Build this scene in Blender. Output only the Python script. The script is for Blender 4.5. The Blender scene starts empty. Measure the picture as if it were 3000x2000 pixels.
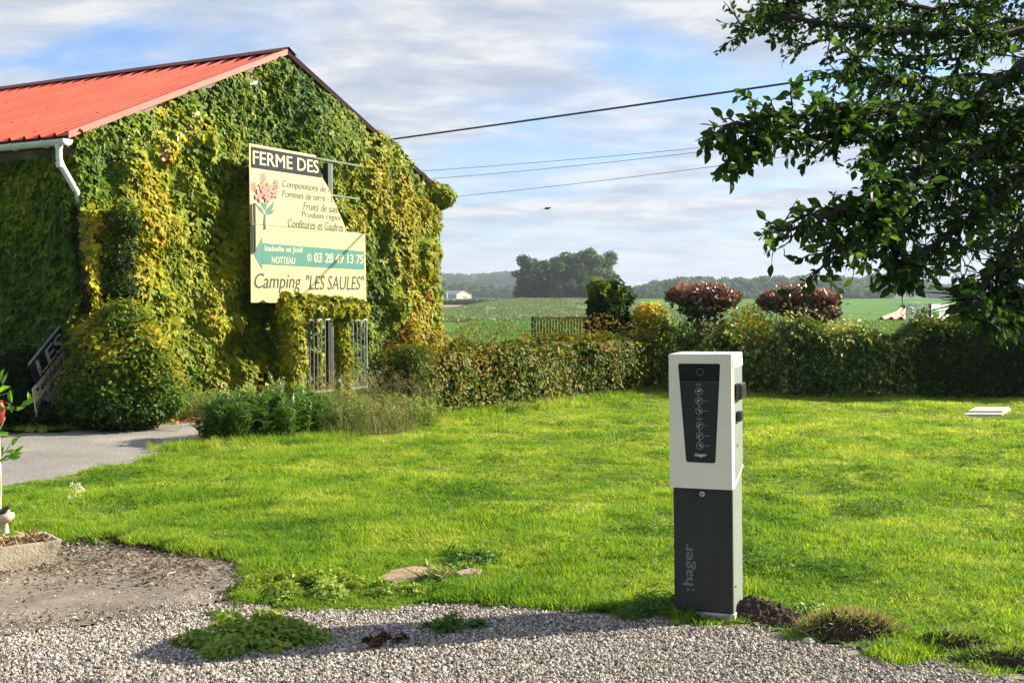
import bpy, bmesh, math, random
import numpy as np
from mathutils import Vector, Matrix, Euler

random.seed(7)
rng = np.random.default_rng(7)
R = math.radians
SC = bpy.context.scene
COL = SC.collection

# ------------------------------------------------------------------ camera
FPX = 3300.0            # focal length in pixels of a 3000 px wide picture
EYE = 1.65
HOR = 885.0             # picture row of the horizon
PITCH = math.atan((1000 - HOR) / FPX)
cam_d = bpy.data.cameras.new('camera')
cam_d.sensor_width = 36.0
cam_d.lens = 36.0 * FPX / 3000.0
cam_d.clip_start = 0.05
cam_d.clip_end = 9000
cam = bpy.data.objects.new('camera', cam_d)
COL.objects.link(cam)
cam.location = (0, 0, EYE)
cam.rotation_euler = (math.pi / 2 - PITCH, 0, 0)
SC.camera = cam

# ------------------------------------------------------------------ light
SUN_EL = R(27.0)
SUN_AZ = math.atan2(0.967, 0.255)          # from +Y towards +X
SUN = Vector((math.sin(SUN_AZ) * math.cos(SUN_EL), math.cos(SUN_AZ) * math.cos(SUN_EL), math.sin(SUN_EL)))
sl = bpy.data.lights.new('sun', 'SUN')
sl.energy = 5.0
sl.angle = R(0.53)
sl.color = (1.0, 0.90, 0.72)
so = bpy.data.objects.new('sun', sl)
COL.objects.link(so)
so.rotation_euler = SUN.to_track_quat('Z', 'Y').to_euler()
so.location = (40, 20, 40)

world = bpy.data.worlds.new('World')
SC.world = world
world.use_nodes = True
wn = world.node_tree
wn.nodes.clear()


def N(tree, typ, **kw):
    n = tree.nodes.new(typ)
    for k, v in kw.items():
        setattr(n, k, v)
    return n


def setin(n, **kw):
    for k, v in kw.items():
        n.inputs[k.replace('_', ' ')].default_value = v


def ramp(tree, stops, interp='LINEAR'):
    n = tree.nodes.new('ShaderNodeValToRGB')
    cr = n.color_ramp
    cr.interpolation = interp
    while len(cr.elements) > 1:
        cr.elements.remove(cr.elements[-1])
    cr.elements[0].position = stops[0][0]
    c = stops[0][1]
    cr.elements[0].color = (c[0], c[1], c[2], 1) if len(c) == 3 else c
    for p, c in stops[1:]:
        e = cr.elements.new(p)
        e.color = (c[0], c[1], c[2], 1) if len(c) == 3 else c
    return n


def g(v):
    return (v, v, v)


def srgb(r, gg, b):
    def f(c):
        c /= 255.0
        return c / 12.92 if c <= 0.04045 else ((c + 0.055) / 1.055) ** 2.4
    return (f(r), f(gg), f(b))


EXPO = 1.6
SKY_STRENGTH = 0.08
L = wn.links.new
out = N(wn, 'ShaderNodeOutputWorld')
bg = N(wn, 'ShaderNodeBackground')
bg.inputs['Strength'].default_value = SKY_STRENGTH
sky = N(wn, 'ShaderNodeTexSky', sky_type='NISHITA', sun_disc=False)
sky.sun_elevation = SUN_EL
sky.sun_rotation = SUN_AZ
sky.air_density = 1.0
sky.dust_density = 1.2
sky.ozone_density = 1.5
tc = N(wn, 'ShaderNodeTexCoord')
sep = N(wn, 'ShaderNodeSeparateXYZ')
L(tc.outputs['Generated'], sep.inputs[0])
zc = N(wn, 'ShaderNodeMath', operation='MAXIMUM'); zc.inputs[1].default_value = 0.0
L(sep.outputs['Z'], zc.inputs[0])
za = N(wn, 'ShaderNodeMath', operation='ADD'); za.inputs[1].default_value = 0.16
L(zc.outputs[0], za.inputs[0])
dx = N(wn, 'ShaderNodeMath', operation='DIVIDE'); L(sep.outputs['X'], dx.inputs[0]); L(za.outputs[0], dx.inputs[1])
dy = N(wn, 'ShaderNodeMath', operation='DIVIDE'); L(sep.outputs['Y'], dy.inputs[0]); L(za.outputs[0], dy.inputs[1])
cmb = N(wn, 'ShaderNodeCombineXYZ'); L(dx.outputs[0], cmb.inputs[0]); L(dy.outputs[0], cmb.inputs[1])
mp = N(wn, 'ShaderNodeMapping'); mp.inputs['Location'].default_value = (2.1, -8.4, 0); mp.inputs['Rotation'].default_value = (0, 0, R(12)); mp.inputs['Scale'].default_value = (1.0, 1.5, 1)
L(cmb.outputs[0], mp.inputs[0])
n1 = N(wn, 'ShaderNodeTexNoise'); setin(n1, Scale=1.1, Detail=9.0, Roughness=0.52, Distortion=0.35)
L(mp.outputs[0], n1.inputs['Vector'])
n2 = N(wn, 'ShaderNodeTexNoise'); setin(n2, Scale=3.6, Detail=8.0, Roughness=0.6, Distortion=0.25)
L(mp.outputs[0], n2.inputs['Vector'])
cov = ramp(wn, [(0.37, g(0)), (0.46, g(0.65)), (0.54, g(0.98))])
L(n1.outputs['Fac'], cov.inputs[0])
# the cloud sheet closes towards the horizon
hz = N(wn, 'ShaderNodeMapRange'); hz.inputs['From Min'].default_value = 0.02; hz.inputs['From Max'].default_value = 0.16
hz.inputs['To Min'].default_value = 0.9; hz.inputs['To Max'].default_value = 0.0
L(zc.outputs[0], hz.inputs['Value'])
mx = N(wn, 'ShaderNodeMath', operation='MAXIMUM'); L(cov.outputs[0], mx.inputs[0]); L(hz.outputs[0], mx.inputs[1])
k = 1.0 / SKY_STRENGTH / 2 ** EXPO
ccol = ramp(wn, [(0.34, tuple(c * k for c in (0.49, 0.57, 0.705))), (0.50, tuple(c * k for c in (0.67, 0.72, 0.80))), (0.62, tuple(c * k for c in (0.88, 0.88, 0.89)))])
L(n2.outputs['Fac'], ccol.inputs[0])
# lower clouds are bluer
hcol = N(wn, 'ShaderNodeMix', data_type='RGBA'); hcol.inputs['B'].default_value = tuple(c * k for c in (0.51, 0.60, 0.73)) + (1,)
L(ccol.outputs[0], hcol.inputs['A'])
hf = N(wn, 'ShaderNodeMapRange'); hf.inputs['From Min'].default_value = 0.0; hf.inputs['From Max'].default_value = 0.09
hf.inputs['To Min'].default_value = 0.8; hf.inputs['To Max'].default_value = 0.0
L(zc.outputs[0], hf.inputs['Value']); L(hf.outputs[0], hcol.inputs['Factor'])
bl = N(wn, 'ShaderNodeMix', data_type='RGBA'); bl.blend_type = 'MULTIPLY'; bl.inputs['Factor'].default_value = 1.0
bl.inputs['B'].default_value = (0.60, 0.73, 0.95, 1)
L(sky.outputs[0], bl.inputs['A'])
mixs = N(wn, 'ShaderNodeMix', data_type='RGBA')
L(mx.outputs[0], mixs.inputs['Factor']); L(bl.outputs['Result'], mixs.inputs['A']); L(hcol.outputs['Result'], mixs.inputs['B'])
L(mixs.outputs['Result'], bg.inputs['Color'])
L(bg.outputs[0], out.inputs['Surface'])

SC.view_settings.view_transform = 'Standard'
SC.view_settings.look = 'None'
SC.view_settings.exposure = EXPO
SC.view_settings.gamma = 1.0
SC.view_settings.use_curve_mapping = False
SC.cycles.use_denoising = True
SC.cycles.denoiser = 'OPENIMAGEDENOISE'
SC.cycles.denoising_prefilter = 'ACCURATE'
SC.cycles.max_bounces = 8
SC.cycles.diffuse_bounces = 4
SC.cycles.transmission_bounces = 5
SC.cycles.transparent_max_bounces = 6
SC.cycles.volume_bounces = 0
SC.cycles.use_adaptive_sampling = True
SC.cycles.adaptive_threshold = 0.01


# ------------------------------------------------------------------ measuring helpers
CP, SP = math.cos(PITCH), math.sin(PITCH)


def ray(px, py):
    a = (px - 1500.0) / FPX
    b = (1000.0 - py) / FPX
    return Vector((a, CP + b * SP, -SP + b * CP))


def G(px, py, z=0.0):
    d = ray(px, py)
    t = (z - EYE) / d.z
    return Vector((d.x * t, d.y * t, z))


YK = FPX / 4200.0       # depths below were first measured for a 4200 px lens


def P0(px, py, Y):
    d = ray(px, py)
    t = Y / d.y
    return Vector((d.x * t, Y, EYE + d.z * t))


def P(px, py, Y):
    return P0(px, py, Y * YK)


def zpx(py, Y):
    return EYE + (885 - py) / FPX * Y * YK


def on_plane(M, px, py):
    """Where the line of sight meets the local plane y = 0 of a matrix; returns local x, z."""
    Mi = M.inverted()
    o = Mi @ Vector((0, 0, EYE))
    d = Mi.to_3x3() @ ray(px, py)
    t = -o.y / d.y
    q = o + d * t
    return q.x, q.z


_tab = np.random.default_rng(3).random((32, 32, 32))


def vn(p, f=1.0, seed=0):
    """value noise, p is (n,3) -> 0..1"""
    q = np.asarray(p, float) * f + seed * 7.31
    i = np.floor(q).astype(int)
    t = q - i
    t = t * t * (3 - 2 * t)
    r = 0
    for a in (0, 1):
        for b in (0, 1):
            for c in (0, 1):
                w = (t[:, 0] if a else 1 - t[:, 0]) * (t[:, 1] if b else 1 - t[:, 1]) * (t[:, 2] if c else 1 - t[:, 2])
                r = r + w * _tab[(i[:, 0] + a) % 32, (i[:, 1] + b) % 32, (i[:, 2] + c) % 32]
    return r


def fbm(p, f=1.0, o=3, seed=0):
    s, a, tot = 0, 1.0, 0
    for k_ in range(o):
        s = s + a * vn(p, f * 2 ** k_, seed + k_)
        tot += a
        a *= 0.5
    return s / tot


def inpoly(x, y, poly):
    x = np.asarray(x); y = np.asarray(y)
    c = np.zeros(x.shape, bool)
    n = len(poly)
    j = n - 1
    for i in range(n):
        xi, yi = poly[i][0], poly[i][1]
        xj, yj = poly[j][0], poly[j][1]
        if yi != yj:
            m = ((yi > y) != (yj > y)) & (x < (xj - xi) * (y - yi) / (yj - yi) + xi)
            c ^= m
        j = i
    return c


def sstep(a, b, x):
    t = np.clip((x - a) / (b - a), 0, 1)
    return t * t * (3 - 2 * t)


# ------------------------------------------------------------------ materials
def new_mat(name):
    m = bpy.data.materials.new(name)
    m.use_nodes = True
    t = m.node_tree
    t.nodes.clear()
    o = N(t, 'ShaderNodeOutputMaterial')
    b = N(t, 'ShaderNodeBsdfPrincipled')
    t.links.new(b.outputs[0], o.inputs['Surface'])
    return m, t, b, o


def plain(name, col, rough=0.6, metal=0.0, var=0.15, scale=6.0, bump=0.0, bscale=60.0, spec=0.5, dirt=None):
    m, t, b, o = new_mat(name)
    tcn = N(t, 'ShaderNodeTexCoord')
    nz = N(t, 'ShaderNodeTexNoise'); setin(nz, Scale=scale, Detail=6.0, Roughness=0.6)
    t.links.new(tcn.outputs['Object'], nz.inputs['Vector'])
    lo = tuple(c * (1 - var) for c in col); hi = tuple(min(1, c * (1 + var)) for c in col)
    st = [(0.3, lo), (0.7, hi)]
    if dirt:
        st = [(0.25, dirt), (0.4, lo), (0.7, hi)]
    rp = ramp(t, st)
    t.links.new(nz.outputs['Fac'], rp.inputs[0])
    t.links.new(rp.outputs[0], b.inputs['Base Color'])
    b.inputs['Roughness'].default_value = rough
    b.inputs['Metallic'].default_value = metal
    b.inputs['Specular IOR Level'].default_value = spec
    if bump:
        nb = N(t, 'ShaderNodeTexNoise'); setin(nb, Scale=bscale, Detail=5.0)
        t.links.new(tcn.outputs['Object'], nb.inputs['Vector'])
        bp = N(t, 'ShaderNodeBump'); bp.inputs['Strength'].default_value = bump; bp.inputs['Distance'].default_value = 0.01
        t.links.new(nb.outputs['Fac'], bp.inputs['Height'])
        t.links.new(bp.outputs[0], b.inputs['Normal'])
    return m


def leafmat(name, stops, trans=0.35, rough=0.5, spec=0.35, tgain=1.5, use_obj=0.0):
    """Leaf colour from the per-leaf attribute 'tint'; thin leaf lets part of the light through."""
    m, t, b, o = new_mat(name)
    at = N(t, 'ShaderNodeAttribute'); at.attribute_name = 'tint'
    src = at.outputs['Fac']
    if use_obj:
        oi = N(t, 'ShaderNodeObjectInfo')
        ma = N(t, 'ShaderNodeMath', operation='MULTIPLY_ADD'); ma.inputs[1].default_value = use_obj; ma.inputs[2].default_value = -use_obj / 2
        t.links.new(oi.outputs['Random'], ma.inputs[0])
        ad = N(t, 'ShaderNodeMath', operation='ADD', use_clamp=True)
        t.links.new(src, ad.inputs[0]); t.links.new(ma.outputs[0], ad.inputs[1])
        src = ad.outputs[0]
    rp = ramp(t, stops)
    t.links.new(src, rp.inputs[0])
    t.links.new(rp.outputs[0], b.inputs['Base Color'])
    b.inputs['Roughness'].default_value = rough
    b.inputs['Specular IOR Level'].default_value = spec
    tr = N(t, 'ShaderNodeBsdfTranslucent')
    gm = N(t, 'ShaderNodeMix', data_type='RGBA'); gm.blend_type = 'MULTIPLY'; gm.inputs['Factor'].default_value = 1
    gm.inputs['B'].default_value = (tgain * 1.05, tgain, tgain * 0.5, 1)
    t.links.new(rp.outputs[0], gm.inputs['A']); t.links.new(gm.outputs['Result'], tr.inputs['Color'])
    ms = N(t, 'ShaderNodeMixShader'); ms.inputs[0].default_value = trans
    t.links.new(b.outputs[0], ms.inputs[1]); t.links.new(tr.outputs[0], ms.inputs[2])
    t.links.new(ms.outputs[0], o.inputs['Surface'])
    return m


# ------------------------------------------------------------------ object helpers
def tag(o, label=None, cat=None, group=None, kind=None):
    if label: o['label'] = label
    if cat: o['category'] = cat
    if group: o['group'] = group
    if kind: o['kind'] = kind
    return o


def empty(name, loc=(0, 0, 0), rot=(0, 0, 0)):
    o = bpy.data.objects.new(name, None)
    o.empty_display_size = 0.1
    COL.objects.link(o)
    o.location = loc
    o.rotation_euler = rot
    return o


def link(name, me, mat=None, parent=None):
    o = bpy.data.objects.new(name, me)
    if mat is not None and not me.materials:
        me.materials.append(mat)
    COL.objects.link(o)
    if parent is not None:
        o.parent = parent
    return o


def mesh_np(name, V, F, mat=None, tint=None, smooth=False, mats=None, mi=None):
    """fast mesh: V (n,3); F list of arrays (m,k)"""
    me = bpy.data.meshes.new(name)
    V = np.asarray(V, np.float32)
    if not isinstance(F, list):
        F = [F]
    F = [np.asarray(f, np.int32) for f in F if len(f)]
    me.vertices.add(len(V))
    me.vertices.foreach_set('co', V.ravel())
    tot = sum(f.size for f in F)
    me.loops.add(tot)
    me.loops.foreach_set('vertex_index', np.concatenate([f.ravel() for f in F]))
    nf = sum(len(f) for f in F)
    me.polygons.add(nf)
    lt = np.concatenate([np.full(len(f), f.shape[1], np.int32) for f in F])
    ls = np.concatenate([[0], np.cumsum(lt)[:-1]]).astype(np.int32)
    me.polygons.foreach_set('loop_start', ls)
    me.polygons.foreach_set('loop_total', lt)
    if mi is not None:
        me.polygons.foreach_set('material_index', np.asarray(mi, np.int32))
    if tint is not None:
        a = me.attributes.new('tint', 'FLOAT', 'POINT')
        a.data.foreach_set('value', np.asarray(tint, np.float32))
    me.update(calc_edges=True)
    me.polygons.foreach_set('use_smooth', np.full(nf, bool(smooth)))
    if mat is not None:
        me.materials.append(mat)
    for m_ in mats or []:
        me.materials.append(m_)
    return me


class MB:
    """collects simple solids into one mesh"""
    def __init__(s):
        s.V = []; s.F3 = []; s.F4 = []; s.n = 0

    def add(s, V, F):
        V = [tuple(v) for v in V]
        for f in F:
            (s.F4 if len(f) == 4 else s.F3).append([i + s.n for i in f]) if len(f) in (3, 4) else s.F3.extend([[f[0] + s.n, f[i] + s.n, f[i + 1] + s.n] for i in range(1, len(f) - 1)])
        s.V += V; s.n += len(V)
        return s

    def box(s, lo, hi, M=None):
        x0, y0, z0 = lo; x1, y1, z1 = hi
        v = [Vector(p) for p in ((x0, y0, z0), (x1, y0, z0), (x1, y1, z0), (x0, y1, z0), (x0, y0, z1), (x1, y0, z1), (x1, y1, z1), (x0, y1, z1))]
        if M is not None:
            v = [M @ p for p in v]
        return s.add(v, [(0, 3, 2, 1), (4, 5, 6, 7), (0, 1, 5, 4), (1, 2, 6, 5), (2, 3, 7, 6), (3, 0, 4, 7)])

    def prism(s, poly, y0, y1, plane='xz'):
        """extrude a convex or star-shaped polygon (list of 2D points, counter-clockwise) from y0 to y1"""
        n = len(poly)
        def mk(p, y):
            return (p[0], y, p[1]) if plane == 'xz' else (p[0], p[1], y)
        V = [mk(p, y0) for p in poly] + [mk(p, y1) for p in poly]
        F = [tuple(range(n)), tuple(range(2 * n - 1, n - 1, -1))]
        F += [(i, i + n, (i + 1) % n + n, (i + 1) % n) for i in range(n)]
        return s.add(V, F)

    def tube(s, pts, rad, seg=8, caps=True, M=None):
        pts = [Vector(p) for p in pts]
        if not hasattr(rad, '__len__'):
            rad = [rad] * len(pts)
        base = []
        up = Vector((0, 0, 1))
        V = []
        prev = None
        for i, p in enumerate(pts):
            d = (pts[min(i + 1, len(pts) - 1)] - pts[max(i - 1, 0)])
            d = d.normalized() if d.length > 1e-9 else Vector((0, 0, 1))
            if prev is None:
                a = d.cross(up if abs(d.z) < 0.9 else Vector((1, 0, 0))).normalized()
            else:
                a = (prev - d * prev.dot(d))
                a = a.normalized() if a.length > 1e-6 else d.cross(up).normalized()
            prev = a
            b = d.cross(a)
            for k_ in range(seg):
                t = 2 * math.pi * k_ / seg
                V.append(p + (a * math.cos(t) + b * math.sin(t)) * rad[i])
        F = []
        for i in range(len(pts) - 1):
            for k_ in range(seg):
                q = (k_ + 1) % seg
                F.append((i * seg + k_, i * seg + q, (i + 1) * seg + q, (i + 1) * seg + k_))
        if caps:
            F.append(tuple(range(seg - 1, -1, -1)))
            F.append(tuple((len(pts) - 1) * seg + k_ for k_ in range(seg)))
        return s.add(V, F)

    def lathe(s, prof, seg=20, M=None):
        V = []
        for r_, z_ in prof:
            for k_ in range(seg):
                t = 2 * math.pi * k_ / seg
                v = Vector((r_ * math.cos(t), r_ * math.sin(t), z_))
                V.append(M @ v if M is not None else v)
        F = []
        for i in range(len(prof) - 1):
            for k_ in range(seg):
                q = (k_ + 1) % seg
                F.append((i * seg + k_, i * seg + q, (i + 1) * seg + q, (i + 1) * seg + k_))
        F.append(tuple(range(seg - 1, -1, -1)))
        F.append(tuple((len(prof) - 1) * seg + k_ for k_ in range(seg)))
        return s.add(V, F)

    def mesh(s, name, mat=None, smooth=False, bevel=0.0, bseg=2, tint=None):
        me = mesh_np(name, np.array([tuple(v) for v in s.V]), [np.array(s.F3, np.int32).reshape(-1, 3), np.array(s.F4, np.int32).reshape(-1, 4)], mat, tint=tint)
        if bevel:
            bm = bmesh.new(); bm.from_mesh(me)
            es = [e for e in bm.edges if len(e.link_faces) == 2 and e.calc_face_angle(0) > 0.5]
            bmesh.ops.bevel(bm, geom=es, offset=bevel, segments=bseg, affect='EDGES', profile=0.6, clamp_overlap=True)
            bm.to_mesh(me); bm.free()
        if smooth:
            me.polygons.foreach_set('use_smooth', np.ones(len(me.polygons), bool))
            try:
                me.set_sharp_from_angle(angle=R(38))
            except Exception:
                pass
        return me

    def build(s, name, mat=None, parent=None, smooth=False, bevel=0.0, bseg=2):
        return link(name, s.mesh(name, mat, smooth, bevel, bseg), None, parent)


def text_mesh(txt, name, x0, z0, x1, z1, y=-0.002, mat=None, parent=None, bold=0.0, shear=0.0, depth=0.0008, clip=None, vertical=False, keep=None):
    """flat lettering fitted into a box of the local xz plane (facing -y)"""
    cu = bpy.data.curves.new(name, 'FONT')
    cu.body = txt
    cu.size = 1.0
    cu.resolution_u = 3
    cu.shear = shear
    tmp = bpy.data.objects.new(name + '_tmp', cu)
    COL.objects.link(tmp)
    dg = bpy.context.evaluated_depsgraph_get()
    me = bpy.data.meshes.new_from_object(tmp.evaluated_get(dg))
    bpy.data.objects.remove(tmp, do_unlink=True)
    n = len(me.vertices)
    co = np.zeros(n * 3, np.float32); me.vertices.foreach_get('co', co); co = co.reshape(-1, 3)
    if keep is None:
        lo = co.min(0); hi = co.max(0)
    else:
        lo = np.array([co[:, 0].min(), keep[0], 0]); hi = np.array([co[:, 0].max(), keep[1], 0])
    u = (co[:, 0] - lo[0]) / (hi[0] - lo[0]); v = (co[:, 1] - lo[1]) / (hi[1] - lo[1])
    new = np.zeros_like(co)
    if vertical:
        new[:, 0] = x1 - v * (x1 - x0); new[:, 2] = z0 + u * (z1 - z0)
    else:
        new[:, 0] = x0 + u * (x1 - x0); new[:, 2] = z0 + v * (z1 - z0)
    new[:, 1] = y
    me.vertices.foreach_set('co', new.ravel())
    me.materials.clear()
    bm = bmesh.new(); bm.from_mesh(me)
    if bold:
        sc_ = ((z1 - z0) / (hi[0] - lo[0])) if vertical else ((x1 - x0) / (hi[0] - lo[0]))
        base_ = bm.faces[:]
        for k_, f_ in enumerate((-1, 1)):
            dup_ = bmesh.ops.duplicate(bm, geom=base_)
            dv = [e for e in dup_['geom'] if isinstance(e, bmesh.types.BMVert)]
            dd_ = bold * sc_ * f_
            bmesh.ops.translate(bm, verts=dv, vec=((0, -0.0006 * (k_ + 1), dd_) if vertical else (dd_, -0.0006 * (k_ + 1), 0)))
    if clip:
        for (cx, cz, nx, nz_) in clip:
            bmesh.ops.bisect_plane(bm, geom=bm.verts[:] + bm.edges[:] + bm.faces[:], plane_co=(cx, y, cz), plane_no=(nx, 0, nz_), clear_outer=True)
    r = bmesh.ops.extrude_face_region(bm, geom=bm.faces[:])
    vs = [e for e in r['geom'] if isinstance(e, bmesh.types.BMVert)]
    bmesh.ops.translate(bm, verts=vs, vec=(0, depth, 0))
    bmesh.ops.recalc_face_normals(bm, faces=bm.faces[:])
    bm.to_mesh(me); bm.free()
    o = link(name, me, mat, parent)
    return o


# leaf shapes: x = side, y = from stalk to tip, z = up; unit length
LEAF_OVAL = (np.array([(0, 0, 0), (0.22, 0.28, 0.07), (0.24, 0.6, 0.06), (0, 1, -0.06), (-0.24, 0.6, 0.06), (-0.22, 0.28, 0.07), (0, 0.5, 0)]),
             np.array([(0, 1, 6), (1, 2, 6), (2, 3, 6), (3, 4, 6), (4, 5, 6), (5, 0, 6)]))
LEAF_SMALL = (np.array([(0, 0, 0), (0.3, 0.5, 0.08), (0, 1, 0), (-0.3, 0.5, 0.08)]), np.array([(0, 1, 2), (0, 2, 3)]))
LEAF_IVY = (np.array([(0, 0, 0), (0.42, 0.08, 0.05), (0.52, 0.5, -0.04), (0.22, 0.52, 0.05), (0, 1.05, -0.1), (-0.22, 0.52, 0.05), (-0.52, 0.5, -0.04), (-0.42, 0.08, 0.05), (0, 0.4, 0.0)]),
            np.array([(0, 1, 8), (1, 2, 8), (2, 3, 8), (3, 4, 8), (4, 5, 8), (5, 6, 8), (6, 7, 8), (7, 0, 8)]))
LEAF_LANCE = (np.array([(0, 0, 0), (0.09, 0.35, 0.03), (0.0, 1, -0.12), (-0.09, 0.35, 0.03), (0, 0.45, 0)]),
              np.array([(0, 1, 4), (1, 2, 4), (2, 3, 4), (3, 0, 4)]))


def frames(nrm, tip):
    n = nrm / np.maximum(np.linalg.norm(nrm, axis=1, keepdims=True), 1e-9)
    t = tip - n * (tip * n).sum(1, keepdims=True)
    t = t / np.maximum(np.linalg.norm(t, axis=1, keepdims=True), 1e-9)
    s = np.cross(t, n)
    return s, t, n


def leaves_arrays(pts, nrm, tip, size, tint, tmpl):
    T, F = tmpl
    s, t, n = frames(nrm, tip)
    size = np.broadcast_to(np.asarray(size, float), (len(pts),))[:, None, None]
    V = pts[:, None, :] + size * (T[None, :, 0:1] * s[:, None, :] + T[None, :, 1:2] * t[:, None, :] + T[None, :, 2:3] * n[:, None, :])
    k_ = len(T)
    FF = (F[None, :, :] + (np.arange(len(pts)) * k_)[:, None, None]).reshape(-1, 3)
    return V.reshape(-1, 3), FF, np.repeat(tint, k_)


def leaf_object(name, pts, nrm, tip, size, tint, tmpl, mat, parent=None):
    V, F, T = leaves_arrays(pts, nrm, tip, size, tint, tmpl)
    return link(name, mesh_np(name, V, F, mat, tint=T), None, parent)


def rvec(n, s=1.0):
    return rng.normal(0, s, (n, 3))


def in_view(p, mx_=0.40, near=6.0):
    return (np.abs(p[:, 0]) < mx_ * p[:, 1] + 0.3)


def scatter(name, pts, rot, scl, idx, variants, parent=None):
    """instances of VARIANTS (mesh objects kept out of the scene) on points"""
    me = bpy.data.meshes.new(name)
    n = len(pts)
    me.vertices.add(n)
    me.vertices.foreach_set('co', np.asarray(pts, np.float32).ravel())
    a = me.attributes.new('rot', 'FLOAT_VECTOR', 'POINT'); a.data.foreach_set('vector', np.asarray(rot, np.float32).ravel())
    a = me.attributes.new('scl', 'FLOAT_VECTOR', 'POINT'); a.data.foreach_set('vector', np.asarray(scl, np.float32).ravel())
    a = me.attributes.new('idx', 'INT', 'POINT'); a.data.foreach_set('value', np.asarray(idx, np.int32))
    o = link(name, me, None, parent)
    c = bpy.data.collections.new(name + '_variants')
    for v in variants:
        c.objects.link(v)
    ng = bpy.data.node_groups.new(name + '_scatter', 'GeometryNodeTree')
    ng.interface.new_socket('Geometry', in_out='INPUT', socket_type='NodeSocketGeometry')
    ng.interface.new_socket('Geometry', in_out='OUTPUT', socket_type='NodeSocketGeometry')
    gi = ng.nodes.new('NodeGroupInput'); go = ng.nodes.new('NodeGroupOutput')
    ci = ng.nodes.new('GeometryNodeCollectionInfo'); ci.inputs['Collection'].default_value = c
    ci.inputs['Separate Children'].default_value = True; ci.inputs['Reset Children'].default_value = True
    ip = ng.nodes.new('GeometryNodeInstanceOnPoints'); ip.inputs['Pick Instance'].default_value = True
    def na(nm, typ):
        q = ng.nodes.new('GeometryNodeInputNamedAttribute'); q.data_type = typ; q.inputs['Name'].default_value = nm
        return [s_ for s_ in q.outputs if s_.enabled and s_.name == 'Attribute'][0]
    lk = ng.links.new
    e2r = ng.nodes.new('FunctionNodeEulerToRotation')
    lk(gi.outputs[0], ip.inputs['Points']); lk(ci.outputs[0], ip.inputs['Instance'])
    lk(na('idx', 'INT'), ip.inputs['Instance Index']); lk(na('rot', 'FLOAT_VECTOR'), e2r.inputs[0])
    lk(e2r.outputs[0], ip.inputs['Rotation']); lk(na('scl', 'FLOAT_VECTOR'), ip.inputs['Scale'])
    lk(ip.outputs[0], go.inputs[0])
    md = o.modifiers.new('scatter', 'NODES'); md.node_group = ng
    return o


def variant(name, me):
    return bpy.data.objects.new(name, me)
HAZE = True

# ================================================================== SETTING: terrain and ground
def crest_h(X):
    return -0.30 + 2.85 * sstep(-21, 4, X)


def terrain(X, Y):
    X = np.asarray(X, float); Y = np.asarray(Y, float)
    far = np.interp(Y, [0, 400, 480, 700, 900, 1100, 1400, 3500], [0, 0, .3, 3.8, 4.0, 7.0, 15.0, 15.0])
    u = X / np.maximum(Y, 1)
    far = np.where(Y > 900, 4.0 + (far - 4.0) * (1 - 0.9 * sstep(0.22, 0.34, u)), far)
    bump = sstep(150, 330, Y) * (1 - sstep(335, 450, Y))
    return crest_h(X) * bump + far


def wedge_sheet(name, us, Ys, mat, dz=0.0, xy=None):
    U, YY = np.meshgrid(us, Ys)
    X = U * YY
    Z = terrain(X, YY) + dz
    V = np.stack([X, YY, Z], -1).reshape(-1, 3)
    nu, ny = len(us), len(Ys)
    i = np.arange(ny - 1)[:, None] * nu + np.arange(nu - 1)[None, :]
    F = np.stack([i, i + 1, i + nu + 1, i + nu], -1).reshape(-1, 4)
    return link(name, mesh_np(name, V, F, mat, smooth=True))


# field material: young crops, real colour differences between fields and drill rows
m_field, t, b, o = new_mat('crop_green')
geo = N(t, 'ShaderNodeNewGeometry')
sp = N(t, 'ShaderNodeSeparateXYZ'); t.links.new(geo.outputs['Position'], sp.inputs[0])
nz = N(t, 'ShaderNodeTexNoise'); setin(nz, Scale=0.35, Detail=8.0, Roughness=0.65)
mpp = N(t, 'ShaderNodeMapping'); mpp.inputs['Scale'].default_value = (0.5, 0.12, 1)
t.links.new(geo.outputs['Position'], mpp.inputs[0]); t.links.new(mpp.outputs[0], nz.inputs['Vector'])
c1 = ramp(t, [(0.35, (0.045, 0.115, 0.020)), (0.65, (0.085, 0.19, 0.035))])
c2 = ramp(t, [(0.32, (0.075, 0.125, 0.045)), (0.5, (0.11, 0.175, 0.065)), (0.68, (0.15, 0.21, 0.09))])
t.links.new(nz.outputs['Fac'], c1.inputs[0]); t.links.new(nz.outputs['Fac'], c2.inputs[0])
# which field: the paler one lies beyond Y = 118 m, right of x = 34 it is fresh green again
mr = N(t, 'ShaderNodeMapRange'); mr.inputs['From Min'].default_value = 86; mr.inputs['From Max'].default_value = 93
t.links.new(sp.outputs['Y'], mr.inputs['Value'])
mr2 = N(t, 'ShaderNodeMapRange'); mr2.inputs['From Min'].default_value = 22; mr2.inputs['From Max'].default_value = 30; mr2.inputs['To Min'].default_value = 1; mr2.inputs['To Max'].default_value = 0.12
t.links.new(sp.outputs['X'], mr2.inputs['Value'])
mm = N(t, 'ShaderNodeMath', operation='MULTIPLY'); t.links.new(mr.outputs[0], mm.inputs[0]); t.links.new(mr2.outputs[0], mm.inputs[1])
mxx = N(t, 'ShaderNodeMix', data_type='RGBA')
t.links.new(mm.outputs[0], mxx.inputs['Factor']); t.links.new(c1.outputs[0], mxx.inputs['A']); t.links.new(c2.outputs[0], mxx.inputs['B'])
t.links.new(mxx.outputs['Result'], b.inputs['Base Color']); b.inputs['Roughness'].default_value = 0.9
b.inputs['Specular IOR Level'].default_value = 0.1

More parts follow.
